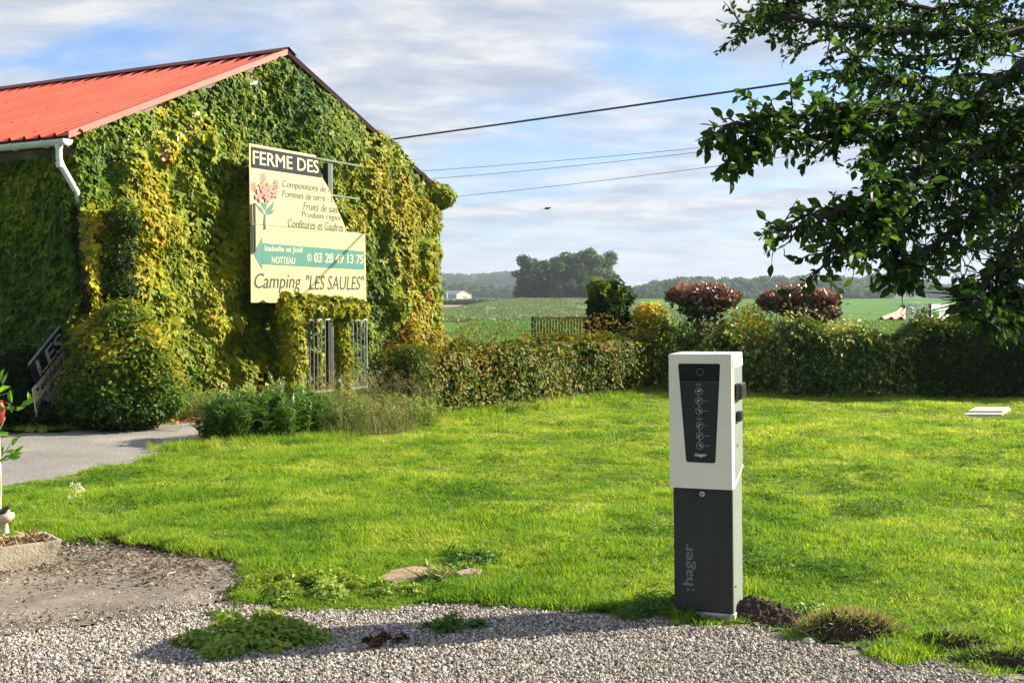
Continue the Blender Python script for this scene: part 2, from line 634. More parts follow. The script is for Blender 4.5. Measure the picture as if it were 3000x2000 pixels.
us = np.linspace(-0.75, 0.75, 140)
Ys = np.concatenate([np.linspace(-30, 26, 8), np.linspace(30, 330, 70), np.linspace(336, 460, 26), np.linspace(480, 1500, 40), np.array([1800, 2500, 3500])])
# ground: one sheet to the horizon (behind and beside the camera too)
gx = np.concatenate([-np.geomspace(3500, 60, 24), np.linspace(-55, 170, 190), np.geomspace(185, 3500, 18)])
gy = np.concatenate([[-400, -120, -30, 0, 10, 20], np.linspace(26, 330, 60), np.linspace(336, 460, 22), np.linspace(480, 1500, 34), [1800, 2500, 3500]])
XX, YY = np.meshgrid(gx, gy)
ZZ = terrain(XX, np.maximum(YY, 0)) - np.where(YY < 23, 0.03, 0.0)
ii = np.arange(len(gy) - 1)[:, None] * len(gx) + np.arange(len(gx) - 1)[None, :]
FF = np.stack([ii, ii + 1, ii + len(gx) + 1, ii + len(gx)], -1).reshape(-1, 4)
ground = tag(link('ground', mesh_np('ground', np.stack([XX, YY, ZZ], -1).reshape(-1, 3), FF, m_field, smooth=True)), kind='structure')

# ploughed field with real furrows (ridges run away towards the vanishing point at the right)
m_soil = plain('ploughed_soil', (0.34, 0.235, 0.15), rough=0.95, var=0.25, scale=0.6)
fd = Vector((1200 / FPX, 1.0, 0)).normalized()
fn = Vector((fd.y, -fd.x, 0))
a0 = G(2570, 915); a0 = Vector((66.5 * 0.93, 232 * 0.93, 0))
Y0, Y1 = 103.0, 200.0
rows, cols = 12, []
pitch_f = 0.9
V = []; F = []
nr = 150
X0 = (2568 - 1500) / FPX * Y0
prof = [(-0.5, 0.0), (-0.28, 0.0), (-0.1, 0.2), (0.1, 0.2), (0.28, 0.0)]
ys = np.linspace(Y0, Y1, 14)
line = []
for r_ in range(nr):
    for (pu, pz) in prof:
        xb = X0 + (r_ + 0.5 + pu) * pitch_f
        line.append((xb, pz))
W = len(line)
for y in ys:
    for (xb, pz) in line:
        # every furrow follows fd from the near headland
        x = xb + (y - Y0) * fd.x / fd.y
        V.append((x, y, float(terrain(x, y)) + 0.10 + pz))
for j in range(len(ys) - 1):
    for i in range(W - 1):
        F.append((j * W + i, j * W + i + 1, (j + 1) * W + i + 1, (j + 1) * W + i))
tag(link('ploughed_field', mesh_np('ploughed_field', V, np.array(F), m_soil)), kind='structure')

# strip of bare brown soil behind the crest on the left
m_brown = plain('bare_soil', (0.26, 0.18, 0.13), rough=0.95, var=0.15, scale=0.3)
tag(wedge_sheet('bare_field', np.linspace(-0.12, -0.012, 14), np.linspace(352, 474, 8), m_brown, dz=0.25), kind='structure')

# ------------------------------------------------------------------ yard surfaces
edge_px = [(-700, 1530), (0, 1427), (340, 1372), (480, 1332), (620, 1292), (640, 1255)]
front_px = [(3400, 2060), (3000, 1980), (2800, 1940), (2600, 1925), (2380, 1880), (2200, 1835), (2060, 1822), (1850, 1800), (1700, 1787), (1560, 1778), (1300, 1768),
            (1100, 1778), (960, 1790), (830, 1782), (745, 1750), (755, 1700), (720, 1655), (620, 1640), (480, 1618), (300, 1588), (160, 1592), (-200, 1610), (-700, 1640)]


def gp(px, py):
    v = G(px, py)
    return (v.x, v.y)


lawn_poly = [gp(*p) for p in edge_px] + [(-3.2, 16.0), (0.6, 20.2), (3.0, 23.0), (14, 23.0), (16, 19)] + [gp(*p) for p in front_px]


def poly_sheet(name, poly, z, mat, step=0.25, lump=0.0, kind='structure'):
    xs = [p[0] for p in poly]; ysl = [p[1] for p in poly]
    bm = bmesh.new()
    vs = [bm.verts.new((x, y, z)) for x, y in poly]
    f = bm.faces.new(vs)
    if f.normal.z < 0:
        bmesh.ops.reverse_faces(bm, faces=[f])
    bmesh.ops.triangulate(bm, faces=bm.faces[:])
    if step:
        nx = int((max(xs) - min(xs)) / step); ny = int((max(ysl) - min(ysl)) / step)
        for i in range(1, nx):
            bmesh.ops.bisect_plane(bm, geom=bm.verts[:] + bm.edges[:] + bm.faces[:], plane_co=(min(xs) + i * step, 0, 0), plane_no=(1, 0, 0))
        for i in range(1, ny):
            bmesh.ops.bisect_plane(bm, geom=bm.verts[:] + bm.edges[:] + bm.faces[:], plane_co=(0, min(ysl) + i * step, 0), plane_no=(0, 1, 0))
    bmesh.ops.recalc_face_normals(bm, faces=bm.faces[:])
    if bm.faces[:] and sum(f_.normal.z for f_ in bm.faces) < 0:
        bmesh.ops.reverse_faces(bm, faces=bm.faces[:])
    if lump:
        co = np.array([v.co[:] for v in bm.verts])
        h = (fbm(np.c_[co[:, :2], np.zeros(len(co))], 1.3, 3, 5) - 0.5) * lump
        for v, a in zip(bm.verts, h):
            v.co.z += a
    me = bpy.data.meshes.new(name); bm.to_mesh(me); bm.free()
    me.materials.append(mat)
    return tag(link(name, me), kind=kind)


m_turf = plain('turf_soil', (0.05, 0.075, 0.012), rough=0.95, var=0.4, scale=3.0)
def lawn_z(x, y):
    p = np.c_[x, y, np.zeros(len(x))]
    k_ = sstep(5.0, 6.6, y)
    return 0.022 + (fbm(p, 0.55, 3, 5) - 0.5) * 0.09 * k_ + (fbm(p, 2.6, 2, 15) - 0.5) * 0.055 * (0.3 + 0.7 * k_)


# the lawn sheet as a fine grid clipped by the outline, gently bumpy
def grid_sheet(name, poly, zf, mat, sx, kind='structure'):
    xs = np.arange(min(p[0] for p in poly), max(p[0] for p in poly), sx)
    yl = np.arange(min(p[1] for p in poly), max(p[1] for p in poly), sx)
    A, B = np.meshgrid(xs, yl)
    z = zf(A.ravel(), B.ravel()).reshape(A.shape)
    nx = len(xs)
    i = (np.arange(len(yl) - 1)[:, None] * nx + np.arange(nx - 1)[None, :])
    cx = (A[:-1, :-1] + sx / 2).ravel(); cy = (B[:-1, :-1] + sx / 2).ravel()
    ok = inpoly(cx, cy, poly)
    F = np.stack([i, i + 1, i + nx + 1, i + nx], -1).reshape(-1, 4)[ok]
    used = np.unique(F); mp_ = -np.ones(A.size, int); mp_[used] = np.arange(len(used))
    V = np.stack([A, B, z], -1).reshape(-1, 3)[used]
    return tag(link(name, mesh_np(name, V, mp_[F], mat, smooth=True)), kind=kind)


grid_sheet('lawn', lawn_poly, lawn_z, m_turf, 0.07)

# asphalt drive on the left
m_asph, t, b, o = new_mat('asphalt')
tcn = N(t, 'ShaderNodeTexCoord')
n1_ = N(t, 'ShaderNodeTexNoise'); setin(n1_, Scale=0.9, Detail=6.0, Roughness=0.6)
n2_ = N(t, 'ShaderNodeTexVoronoi'); setin(n2_, Scale=75.0)
n3_ = N(t, 'ShaderNodeTexNoise'); setin(n3_, Scale=38.0, Detail=5.0)
for q in (n1_, n2_, n3_):
    t.links.new(tcn.outputs['Object'], q.inputs['Vector'])
ra = ramp(t, [(0.3, (0.16, 0.15, 0.14)), (0.55, (0.215, 0.205, 0.185)), (0.72, (0.36, 0.29, 0.23))])
t.links.new(n1_.outputs['Fac'], ra.inputs[0])
rb = ramp(t, [(0.3, (0.6, 0.6, 0.6)), (0.7, (1.35, 1.35, 1.35))])
t.links.new(n3_.outputs['Fac'], rb.inputs[0])
mu = N(t, 'ShaderNodeMix', data_type='RGBA'); mu.blend_type = 'MULTIPLY'; mu.inputs['Factor'].default_value = 1
t.links.new(ra.outputs[0], mu.inputs['A']); t.links.new(rb.outputs[0], mu.inputs['B'])
t.links.new(mu.outputs['Result'], b.inputs['Base Color']); b.inputs['Roughness'].default_value = 0.9
bp = N(t, 'ShaderNodeBump'); bp.inputs['Strength'].default_value = 0.6; bp.inputs['Distance'].default_value = 0.006
t.links.new(n2_.outputs['Distance'], bp.inputs['Height']); t.links.new(bp.outputs[0], b.inputs['Normal'])
drive_poly = [gp(-900, 1600), gp(0, 1450), gp(340, 1392), gp(480, 1350), gp(620, 1305), (-3.0, 14.3), (-2.2, 15.4), (-3.6, 16.1), gp(640, 1228), gp(520, 1234), gp(330, 1246), gp(220, 1254), gp(190, 1268), gp(100, 1268), gp(0, 1272), gp(-900, 1290)]
grid_sheet('driveway', drive_poly, lambda x, y: 0.0 + (fbm(np.c_[x, y, x * 0], 0.8, 3, 9) - 0.5) * 0.012, m_asph, 0.10)

# old concrete and asphalt patch in front of the trough
m_patch, t, b, o = new_mat('worn_concrete')
tcn = N(t, 'ShaderNodeTexCoord')
n1_ = N(t, 'ShaderNodeTexNoise'); setin(n1_, Scale=2.2, Detail=7.0, Roughness=0.65)
n3_ = N(t, 'ShaderNodeTexNoise'); setin(n3_, Scale=70.0, Detail=4.0)
for q in (n1_, n3_):
    t.links.new(tcn.outputs['Object'], q.inputs['Vector'])
ra = ramp(t, [(0.3, (0.10, 0.082, 0.06)), (0.5, (0.16, 0.137, 0.108)), (0.7, (0.24, 0.205, 0.16))])
t.links.new(n1_.outputs['Fac'], ra.inputs[0])
rb = ramp(t, [(0.3, (0.65, 0.65, 0.65)), (0.7, (1.3, 1.3, 1.3))])
t.links.new(n3_.outputs['Fac'], rb.inputs[0])
mu = N(t, 'ShaderNodeMix', data_type='RGBA'); mu.blend_type = 'MULTIPLY'; mu.inputs['Factor'].default_value = 1
t.links.new(ra.outputs[0], mu.inputs['A']); t.links.new(rb.outputs[0], mu.inputs['B'])
t.links.new(mu.outputs['Result'], b.inputs['Base Color']); b.inputs['Roughness'].default_value = 0.85
bp = N(t, 'ShaderNodeBump'); bp.inputs['Strength'].default_value = 0.7; bp.inputs['Distance'].default_value = 0.004
t.links.new(n3_.outputs['Fac'], bp.inputs['Height']); t.links.new(bp.outputs[0], b.inputs['Normal'])
patch_poly = [gp(-700, 1670), gp(-200, 1625), gp(160, 1600), gp(300, 1596), gp(480, 1625), gp(620, 1648), gp(718, 1665), gp(742, 1705), gp(725, 1745), gp(560, 1790), gp(330, 1830), gp(0, 1870), gp(-700, 1960)]
grid_sheet('worn_pavement', patch_poly, lambda x, y: 0.02 + (fbm(np.c_[x, y, x * 0], 1.6, 3, 19) - 0.5) * 0.02, m_patch, 0.03)

# gravel: a bed sheet with a loose layer of stones
m_bed = plain('gravel_bed', (0.2, 0.17, 0.14), rough=0.95, var=0.4, scale=120)
gravel_poly = [(-5.5, 3.4), (5.5, 3.4), gp(3400, 2075), gp(3000, 1995), gp(2800, 1955), gp(2600, 1935), gp(2380, 1890), gp(2200, 1845), gp(2060, 1832), gp(1850, 1812), gp(1560, 1790), gp(1300, 1778),
               gp(1100, 1785), gp(830, 1790), gp(745, 1758), gp(560, 1788), gp(330, 1826), gp(0, 1866), gp(-700, 1956)]
grid_sheet('gravel_bed', [(p[0], p[1]) if p[1] < 4 else (p[0] * 1.02, p[1] + 0.16) for p in gravel_poly], lambda x, y: 0.008 + (fbm(np.c_[x, y, x * 0], 1.2, 3, 2) - 0.5) * 0.012, m_bed, 0.08)

m_stone, t, b, o = new_mat('stone_chips')
oi = N(t, 'ShaderNodeObjectInfo')
rs = ramp(t, [(0.0, (0.07, 0.062, 0.06)), (0.18, (0.15, 0.132, 0.12)), (0.38, (0.28, 0.25, 0.22)), (0.55, (0.40, 0.36, 0.305)), (0.72, (0.30, 0.26, 0.22)), (0.88, (0.47, 0.435, 0.38)), (1.0, (0.56, 0.53, 0.48))])
t.links.new(oi.outputs['Random'], rs.inputs[0])
tcn = N(t, 'ShaderNodeTexCoord'); nz = N(t, 'ShaderNodeTexNoise'); setin(nz, Scale=150.0, Detail=3.0)
t.links.new(tcn.outputs['Object'], nz.inputs['Vector'])
rb = ramp(t, [(0.3, g(0.75)), (0.7, g(1.2))]); t.links.new(nz.outputs['Fac'], rb.inputs[0])
mu = N(t, 'ShaderNodeMix', data_type='RGBA'); mu.blend_type = 'MULTIPLY'; mu.inputs['Factor'].default_value = 1
t.links.new(rs.outputs[0], mu.inputs['A']); t.links.new(rb.outputs[0], mu.inputs['B'])
t.links.new(mu.outputs['Result'], b.inputs['Base Color']); b.inputs['Roughness'].default_value = 0.8
stones = []
for q in range(7):
    bm = bmesh.new(); bmesh.ops.create_icosphere(bm, subdivisions=1, radius=0.5)
    rr = random.Random(q)
    for v in bm.verts:
        v.co = Vector((v.co.x * rr.uniform(0.9, 1.25), v.co.y * rr.uniform(0.65, 0.95), v.co.z * rr.uniform(0.45, 0.8))) * rr.uniform(0.78, 1.12)
    me = bpy.data.meshes.new('gravel_stone'); bm.to_mesh(me); bm.free(); me.materials.append(m_stone)
    stones.append(variant('gravel_stone', me))
n = 150000
y = rng.uniform(4.3, 6.9, n); x = rng.uniform(-1, 1, n) * (0.49 * y + 0.1)
w = fbm(np.c_[x, y, x * 0], 9, 2, 4) - 0.5
ok = inpoly(x + w * 0.3, y + w * 0.42, gravel_poly)
# thinner spill over the edge of the worn pavement and under the grass edge
x, y = x[ok], y[ok]
n = len(x)
z = 0.012 + rng.random(n) * 0.008
s = 0.0120 * np.exp(rng.normal(0, 0.36, n)).clip(0.4, 2.3)
scl = np.c_[s, s, s]
tag(scatter('gravel', np.c_[x, y, z], rng.uniform(-3.1, 3.1, (n, 3)) * [0.35, 0.35, 1], scl, rng.integers(0, 7, n), stones), kind='stuff')
# loose chips strewn on the pavement
n = 22000
q = rng.random(n)
x = rng.uniform(-4.2, -0.9, n); y = rng.uniform(4.9, 7.4, n)
near = np.interp(x, [p[0] for p in [gp(-700, 1956), gp(0, 1868), gp(330, 1830), gp(560, 1790), gp(742, 1740)]], [p[1] for p in [gp(-700, 1956), gp(0, 1868), gp(330, 1830), gp(560, 1790), gp(742, 1740)]])
ok = inpoly(x, y, patch_poly) & (rng.random(n) < np.exp(-np.abs(y - near) / 0.16) * 0.9 + 0.012)
x, y = x[ok], y[ok]; n = len(x)
s = 0.011 * np.exp(rng.normal(0, 0.3, n))
tag(scatter('strewn_gravel', np.c_[x, y, np.full(n, 0.03)], rng.uniform(-3.1, 3.1, (n, 3)), np.c_[s, s, s], rng.integers(0, 7, n), stones), kind='stuff')

# dead leaves and dry debris lying on the worn pavement
m_litter = leafmat('dry_leaf', [(0.0, (0.035, 0.024, 0.016)), (0.5, (0.10, 0.07, 0.045)), (0.8, (0.21, 0.155, 0.10)), (1.0, (0.42, 0.36, 0.27))], trans=0.1, rough=0.8)


def litter(name, poly, n, size, dens=None, z=0.03, mat=None, tint=None, flat=0.5):
    xs = [p[0] for p in poly]; yl = [p[1] for p in poly]
    x = rng.uniform(min(xs), max(xs), n); y = rng.uniform(min(yl), max(yl), n)
    ok = inpoly(x, y, poly)
    if dens is not None:
        ok &= rng.random(n) < dens(x, y)
    x, y = x[ok], y[ok]; n = len(x)
    p = np.c_[x, y, z + rng.random(n) * 0.012]
    nr_ = np.c_[rng.normal(0, flat, n), rng.normal(0, flat, n), np.ones(n)]
    tp = np.c_[rng.normal(0, 1, n), rng.normal(0, 1, n), rng.normal(0, .25, n)]
    ti = rng.random(n) if tint is None else tint(x, y)
    return tag(leaf_object(name, p, nr_, tp, size * np.exp(rng.normal(0, 0.35, n)), ti, LEAF_SMALL, mat or m_litter), kind='stuff')


def dl(x, y):
    p = np.c_[x, y, x * 0]
    e = sstep(0.45, 0.7, fbm(p, 2.2, 3, 31))
    far_ = sstep(6.2, 7.0, y)
    nearg = sstep(6.0, 5.6, y)
    right = sstep(-1.75, -1.35, x) * sstep(6.05, 6.4, y)
    return np.clip(0.03 + e * 0.16 + far_ * 0.75 + nearg * 0.35 + right * 0.6, 0, 1)


litter('fallen_leaves', patch_poly, 26000, 0.020, dl)
verge_poly = [gp(320, 1252), gp(620, 1236), gp(640, 1215), (-5.0, 16.2), (-5.7, 15.3), gp(250, 1240)]
m_orange = leafmat('orange_leaf', [(0, (0.25, 0.06, 0.02)), (0.5, (0.5, 0.16, 0.04)), (1, (0.6, 0.35, 0.14))], trans=0.15, rough=0.8)
litter('fallen_ivy_leaves', verge_poly, 4200, 0.06, lambda x, y: sstep(0.3, .6, fbm(np.c_[x, y, x * 0], 2, 2, 3)), z=0.03, mat=m_orange, flat=.8)

# ------------------------------------------------------------------ grass
NO_GRASS = [([gp(*p) for p in q], k) for q, k in [
    ([(1095, 1716), (1150, 1686), (1215, 1676), (1268, 1680), (1262, 1716), (1200, 1732), (1150, 1738)], .8),
    ([(1325, 1700), (1375, 1680), (1418, 1684), (1405, 1704), (1345, 1710)], .9),
    ([(2815, 1226), (2940, 1226), (2968, 1202), (2850, 1200)], 1.0),
    ([(750, 1790), (760, 1720), (800, 1680), (950, 1670), (1060, 1700), (1100, 1790)], .3),
    ([(1960, 1815), (1985, 1760), (2190, 1745), (2185, 1830)], 1.0),
    ([(2160, 1850), (2170, 1790), (2250, 1780), (2400, 1815), (2400, 1870)], .95),
    ([(2390, 1895), (2400, 1835), (2500, 1815), (2610, 1850), (2610, 1925)], .9),
    ([(2700, 1945), (2720, 1895), (2860, 1885), (3100, 1950), (3100, 2010)], .85),
    ([(1260, 1690), (1290, 1640), (1420, 1630), (1480, 1670), (1400, 1690)], .7),
    ([(560, 1660), (640, 1650), (760, 1670), (790, 1720), (740, 1760)], .3)]]


m_grass, t, b, o = new_mat('grass_blade')
geo = N(t, 'ShaderNodeNewGeometry')
at = N(t, 'ShaderNodeAttribute'); at.attribute_name = 'tint'
nz = N(t, 'ShaderNodeTexNoise'); setin(nz, Scale=0.9, Detail=5.0, Roughness=0.65)
t.links.new(geo.outputs['Position'], nz.inputs['Vector'])
oi = N(t, 'ShaderNodeObjectInfo')
a1 = N(t, 'ShaderNodeMath', operation='MULTIPLY_ADD'); a1.inputs[1].default_value = 0.35; a1.inputs[2].default_value = -0.17
t.links.new(oi.outputs['Random'], a1.inputs[0])
a2 = N(t, 'ShaderNodeMath', operation='MULTIPLY_ADD'); a2.inputs[1].default_value = 0.45; t.links.new(at.outputs['Fac'], a2.inputs[0]); t.links.new(a1.outputs[0], a2.inputs[2])
a3 = N(t, 'ShaderNodeMapRange'); a3.inputs['From Min'].default_value = 0.3; a3.inputs['From Max'].default_value = 0.72; a3.inputs['To Min'].default_value = -0.14; a3.inputs['To Max'].default_value = 0.52
t.links.new(nz.outputs['Fac'], a3.inputs['Value'])
# the mown middle of the lawn is drier and paler than its near edge
sy = N(t, 'ShaderNodeSeparateXYZ'); t.links.new(geo.outputs['Position'], sy.inputs[0])
dry = N(t, 'ShaderNodeMapRange'); dry.inputs['From Min'].default_value = 6.5; dry.inputs['From Max'].default_value = 13.0; dry.inputs['To Min'].default_value = 0.02; dry.inputs['To Max'].default_value = 0.15
t.links.new(sy.outputs['Y'], dry.inputs['Value'])
adr = N(t, 'ShaderNodeMath', operation='ADD'); t.links.new(dry.outputs[0], adr.inputs[0]); t.links.new(a2.outputs[0], adr.inputs[1])
a2 = adr
a4 = N(t, 'ShaderNodeMath', operation='ADD', use_clamp=True); t.links.new(a2.outputs[0], a4.inputs[0]); t.links.new(a3.outputs[0], a4.inputs[1])
rg = ramp(t, [(0.0, (0.022, 0.078, 0.006)), (0.22, (0.070, 0.175, 0.010)), (0.48, (0.160, 0.285, 0.018)), (0.76, (0.275, 0.35, 0.045)), (1.0, (0.48, 0.47, 0.19))])
t.links.new(a4.outputs[0], rg.inputs[0]); t.links.new(rg.outputs[0], b.inputs['Base Color'])
b.inputs['Roughness'].default_value = 0.55; b.inputs['Specular IOR Level'].default_value = 0.25
tr = N(t, 'ShaderNodeBsdfTranslucent')
gm = N(t, 'ShaderNodeMix', data_type='RGBA'); gm.blend_type = 'MULTIPLY'; gm.inputs['Factor'].default_value = 1; gm.inputs['B'].default_value = (2.0, 1.8, 0.65, 1)
t.links.new(rg.outputs[0], gm.inputs['A']); t.links.new(gm.outputs['Result'], tr.inputs['Color'])
ms = N(t, 'ShaderNodeMixShader'); ms.inputs[0].default_value = 0.45
t.links.new(b.outputs[0], ms.inputs[1]); t.links.new(tr.outputs[0], ms.inputs[2]); t.links.new(ms.outputs[0], o.inputs['Surface'])


def tuft_mesh(name, nb, rad, h, wdt, lean, mat, seed, seg=3, curl=0.5):
    r_ = np.random.default_rng(seed)
    V = []; F = []; T = []
    for i in range(nb):
        a = r_.uniform(0, 6.28); q = rad * math.sqrt(r_.random())
        bx_, by_ = q * math.cos(a), q * math.sin(a)
        hh = h * r_.uniform(0.45, 1.15); ln = lean * r_.uniform(0.1, 1.2); az = r_.uniform(0, 6.28)
        wa = az + 1.57 + r_.normal(0, .5); w_ = wdt * r_.uniform(0.6, 1.2)
        ti = r_.random()
        b0 = len(V)
        for k_ in range(seg):
            u = k_ / seg
            d = ln * hh * u ** (1 + curl)
            z = hh * (u - 0.25 * ln * u * u)
            cw = w_ * (1 - u ** 1.6) * 0.5 + 0.0003
            V.append((bx_ + math.cos(az) * d + math.cos(wa) * cw, by_ + math.sin(az) * d + math.sin(wa) * cw, z))
            V.append((bx_ + math.cos(az) * d - math.cos(wa) * cw, by_ + math.sin(az) * d - math.sin(wa) * cw, z))
            T += [ti, ti]
        V.append((bx_ + math.cos(az) * ln * hh, by_ + math.sin(az) * ln * hh, hh * (1 - 0.25 * ln))); T.append(ti)
        for k_ in range(seg - 1):
            p = b0 + 2 * k_
            F.append((p, p + 1, p + 3)); F.append((p, p + 3, p + 2))
        p = b0 + 2 * (seg - 1)
        F.append((p, p + 1, p + 2))
    return mesh_np(name, np.array(V), np.array(F), mat, tint=np.array(T))


tufts = [variant('grass_tuft', tuft_mesh('grass_tuft', 44, 0.075, 0.042, 0.0045, 1.1, m_grass, 100 + i)) for i in range(6)]
n = 80000
y = 4.9 * (23.5 / 4.9) ** (rng.random(n) ** 0.85)
x = rng.uniform(-1, 1, n) * (0.50 * y + 0.3)
w = fbm(np.c_[x, y, x * 0], 3.5, 4, 8) - 0.5
w2 = fbm(np.c_[y, x, x * 0], 3.5, 4, 18) - 0.5
ok = inpoly(x + w * 0.55, y + w2 * 0.45 + 0.02, lawn_poly)
x, y = x[ok], y[ok]; n = len(x)
hgt = fbm(np.c_[x, y, x * 0], 1.1, 3, 41)
bare = fbm(np.c_[x, y, x * 0], 2.6, 2, 77)
s = (0.45 + 0.75 * sstep(0.3, 0.75, hgt)) * (0.6 + 0.7 * fbm(np.c_[x, y, x * 0], 7.0, 2, 61)) * (0.75 + 0.5 * rng.random(n)) * 1.15
wide = np.interp(y, [5, 9.5, 22], [1.0, 1.15, 1.7])
ok = ~((bare < 0.24) & (rng.random(n) < 0.75))
for pg_, k_ in NO_GRASS:
    ok &= ~(inpoly(x, y, pg_) & (rng.random(n) < k_))
x, y, s, wide = x[ok], y[ok], s[ok], wide[ok]; n = len(x)
z = lawn_z(x, y) - 0.004
sc_ = np.c_[wide, wide, s * np.interp(y, [6, 28], [1.05, 1.1])]
tag(scatter('lawn_grass', np.c_[x, y, z], np.c_[rng.normal(0, .12, n), rng.normal(0, .12, n), rng.uniform(0, 6.28, n)], sc_, rng.integers(0, 6, n), tufts), kind='stuff')
# clover and other broad leaves growing through the lawn in patches, a few fallen leaves
m_clover = leafmat('clover_leaf', [(0, (0.03, 0.095, 0.008)), (0.5, (0.075, 0.175, 0.012)), (1, (0.15, 0.25, 0.02))], trans=.4, rough=.55, spec=.25, use_obj=.5)
cv = []
for i in range(4):
    m_ = 22
    a = rng.uniform(0, 6.28, m_); q = np.sqrt(rng.random(m_)) * .05
    p = np.c_[np.cos(a) * q, np.sin(a) * q, .018 + rng.random(m_) * .022]
    V, F, T = leaves_arrays(p, np.c_[rng.normal(0, .3, m_), rng.normal(0, .3, m_), np.ones(m_)], np.c_[np.cos(a), np.sin(a), a * 0 + .1], .017 * rng.uniform(.7, 1.3, m_), rng.random(m_), LEAF_OVAL)
    cv.append(variant('clover_clump', mesh_np('clover_clump', V, F, m_clover, tint=T)))
n = 26000
y = 4.9 * (23. / 4.9) ** (rng.random(n) ** 0.95); x = rng.uniform(-1, 1, n) * (0.50 * y + 0.3)
pat = fbm(np.c_[x, y, x * 0], 1.7, 4, 88)
ok = inpoly(x, y, lawn_poly) & (rng.random(n) < sstep(.55, .72, pat) * .6 + .03)
for pg_, k_ in NO_GRASS: ok &= ~inpoly(x, y, pg_)
x, y = x[ok], y[ok]; n = len(x); s = rng.uniform(.8, 1.7, n) * np.interp(y, [5, 20], [1, 1.5])
tag(scatter('lawn_clover', np.c_[x, y, lawn_z(x, y)], np.c_[np.zeros(n), np.zeros(n), rng.uniform(0, 6.28, n)], np.c_[s, s, s], rng.integers(0, 4, n), cv), kind='stuff')
# longer grass along the hedge feet, the drive edge and the front edge
tall = [variant('long_grass_tuft', tuft_mesh('long_grass_tuft', 34, 0.09, 0.16, 0.006, 0.9, m_grass, 200 + i)) for i in range(4)]
pts = []
def strip(p0, p1, n_, wd, h_):
    a = np.array(p0); b_ = np.array(p1)
    u = rng.random(n_)[:, None]
    q = a + (b_ - a) * u + rng.normal(0, wd, (n_, 2))
    pts.append(np.c_[q, np.full(n_, h_)])
strip((-1.3, 15.2), (2.9, 20.9), 1100, 0.22, 1.0)
strip((2.8, 19.6), (10.5, 19.2), 700, 0.16, 0.7)
for i in range(1, len(front_px) - 1):
    strip(gp(*front_px[i]), gp(*front_px[i + 1]), 12, 0.05, 0.30)
strip(gp(480, 1320), gp(1000, 1290), 260, 0.15, 0.8)
strip(gp(0, 1255), gp(200, 1255), 260, 0.16, 0.6)
q = np.concatenate(pts)
for pg_, k_ in NO_GRASS:
    q = q[~inpoly(q[:, 0], q[:, 1], pg_)]
n = len(q)
tag(scatter('long_grass', np.c_[q[:, :2], np.full(n, 0.01)], np.c_[rng.normal(0, .15, n), rng.normal(0, .15, n), rng.uniform(0, 6.28, n)], np.c_[np.ones(n), np.ones(n), np.ones(n)] * (q[:, 2] * rng.uniform(0.6, 1.2, n))[:, None], rng.integers(0, 4, n), tall), kind='stuff')

# crops in the fields beyond the hedge
m_crop = leafmat('crop_leaf', [(0, (0.04, 0.115, 0.018)), (0.6, (0.08, 0.19, 0.03)), (1, (0.15, 0.26, 0.06))], trans=0.3, use_obj=0.5)
crops = [variant('crop_plant', tuft_mesh('crop_plant', 26, 0.42, 0.34, 0.05, 0.8, m_crop, 300 + i, seg=2)) for i in range(4)]
n = 46000
y = 25 * (130 / 25.) ** rng.random(n); x = rng.uniform(-1, 1, n) * 0.50 * y
ok = (x > -3 - 0 * y) & ~((x > X0 - 2 + (y - Y0) * fd.x / fd.y) & (y > Y0 - 2)) & (y < 92)
x, y = x[ok], y[ok]; n = len(x)
s = np.interp(y, [25, 100], [0.8, 1.25]) * rng.uniform(0.6, 1.2, n)
tag(scatter('field_crop', np.c_[x, y, terrain(x, y)], np.c_[np.zeros(n), np.zeros(n), rng.uniform(0, 6.28, n)], np.c_[s, s, s * 0.8], rng.integers(0, 4, n), crops), kind='stuff')
m_crop2 = leafmat('pale_crop_leaf', [(0, (0.075, 0.125, 0.045)), (0.6, (0.12, 0.18, 0.07)), (1, (0.19, 0.24, 0.12))], trans=0.25, use_obj=0.5)
crops2 = [variant('pale_crop_plant', tuft_mesh('pale_crop_plant', 20, 0.7, 0.34, 0.09, 0.8, m_crop2, 320 + i, seg=2)) for i in range(3)]
n = 30000
y = rng.uniform(92, 345, n); x = rng.uniform(-0.08, 0.15, n) * y
keep = (x < 26) & (sstep(0.35, 0.65, fbm(np.c_[x * 0.2, y * 0.05, x * 0], 1.0, 3, 9)) > rng.random(n) * 0.9)
x, y = x[keep], y[keep]; n = len(x)
s = rng.uniform(0.7, 1.5, n)
tag(scatter('pale_crop', np.c_[x, y, terrain(x, y)], np.c_[np.zeros(n), np.zeros(n), rng.uniform(0, 6.28, n)], np.c_[s * 1.6, s, s * 0.9], rng.integers(0, 3, n), crops2), kind='stuff')

# ================================================================== BARN
A = Vector((-5.78, 15.12, 0)); B = Vector((-1.60, 22.8, 0))
gv = (B - A); GW = gv.length; gd = gv.normalized()
wd = Vector((-gd.y, gd.x, 0))            # along the building, away to the left
gn = Vector((gd.y, -gd.x, 0))            # out of the gable
EAVE = 3.89; APEX = 5.70; TA = 0.476
BL = 16.0
barn = tag(empty('barn', A), 'ivy covered barn with a red ribbed metal roof beside the driveway', 'barn')


def bx(p):
    """gable coordinates (along gable, out of gable, up) -> barn-local"""
    return gd * p[0] + gn * p[1] + Vector((0, 0, p[2]))


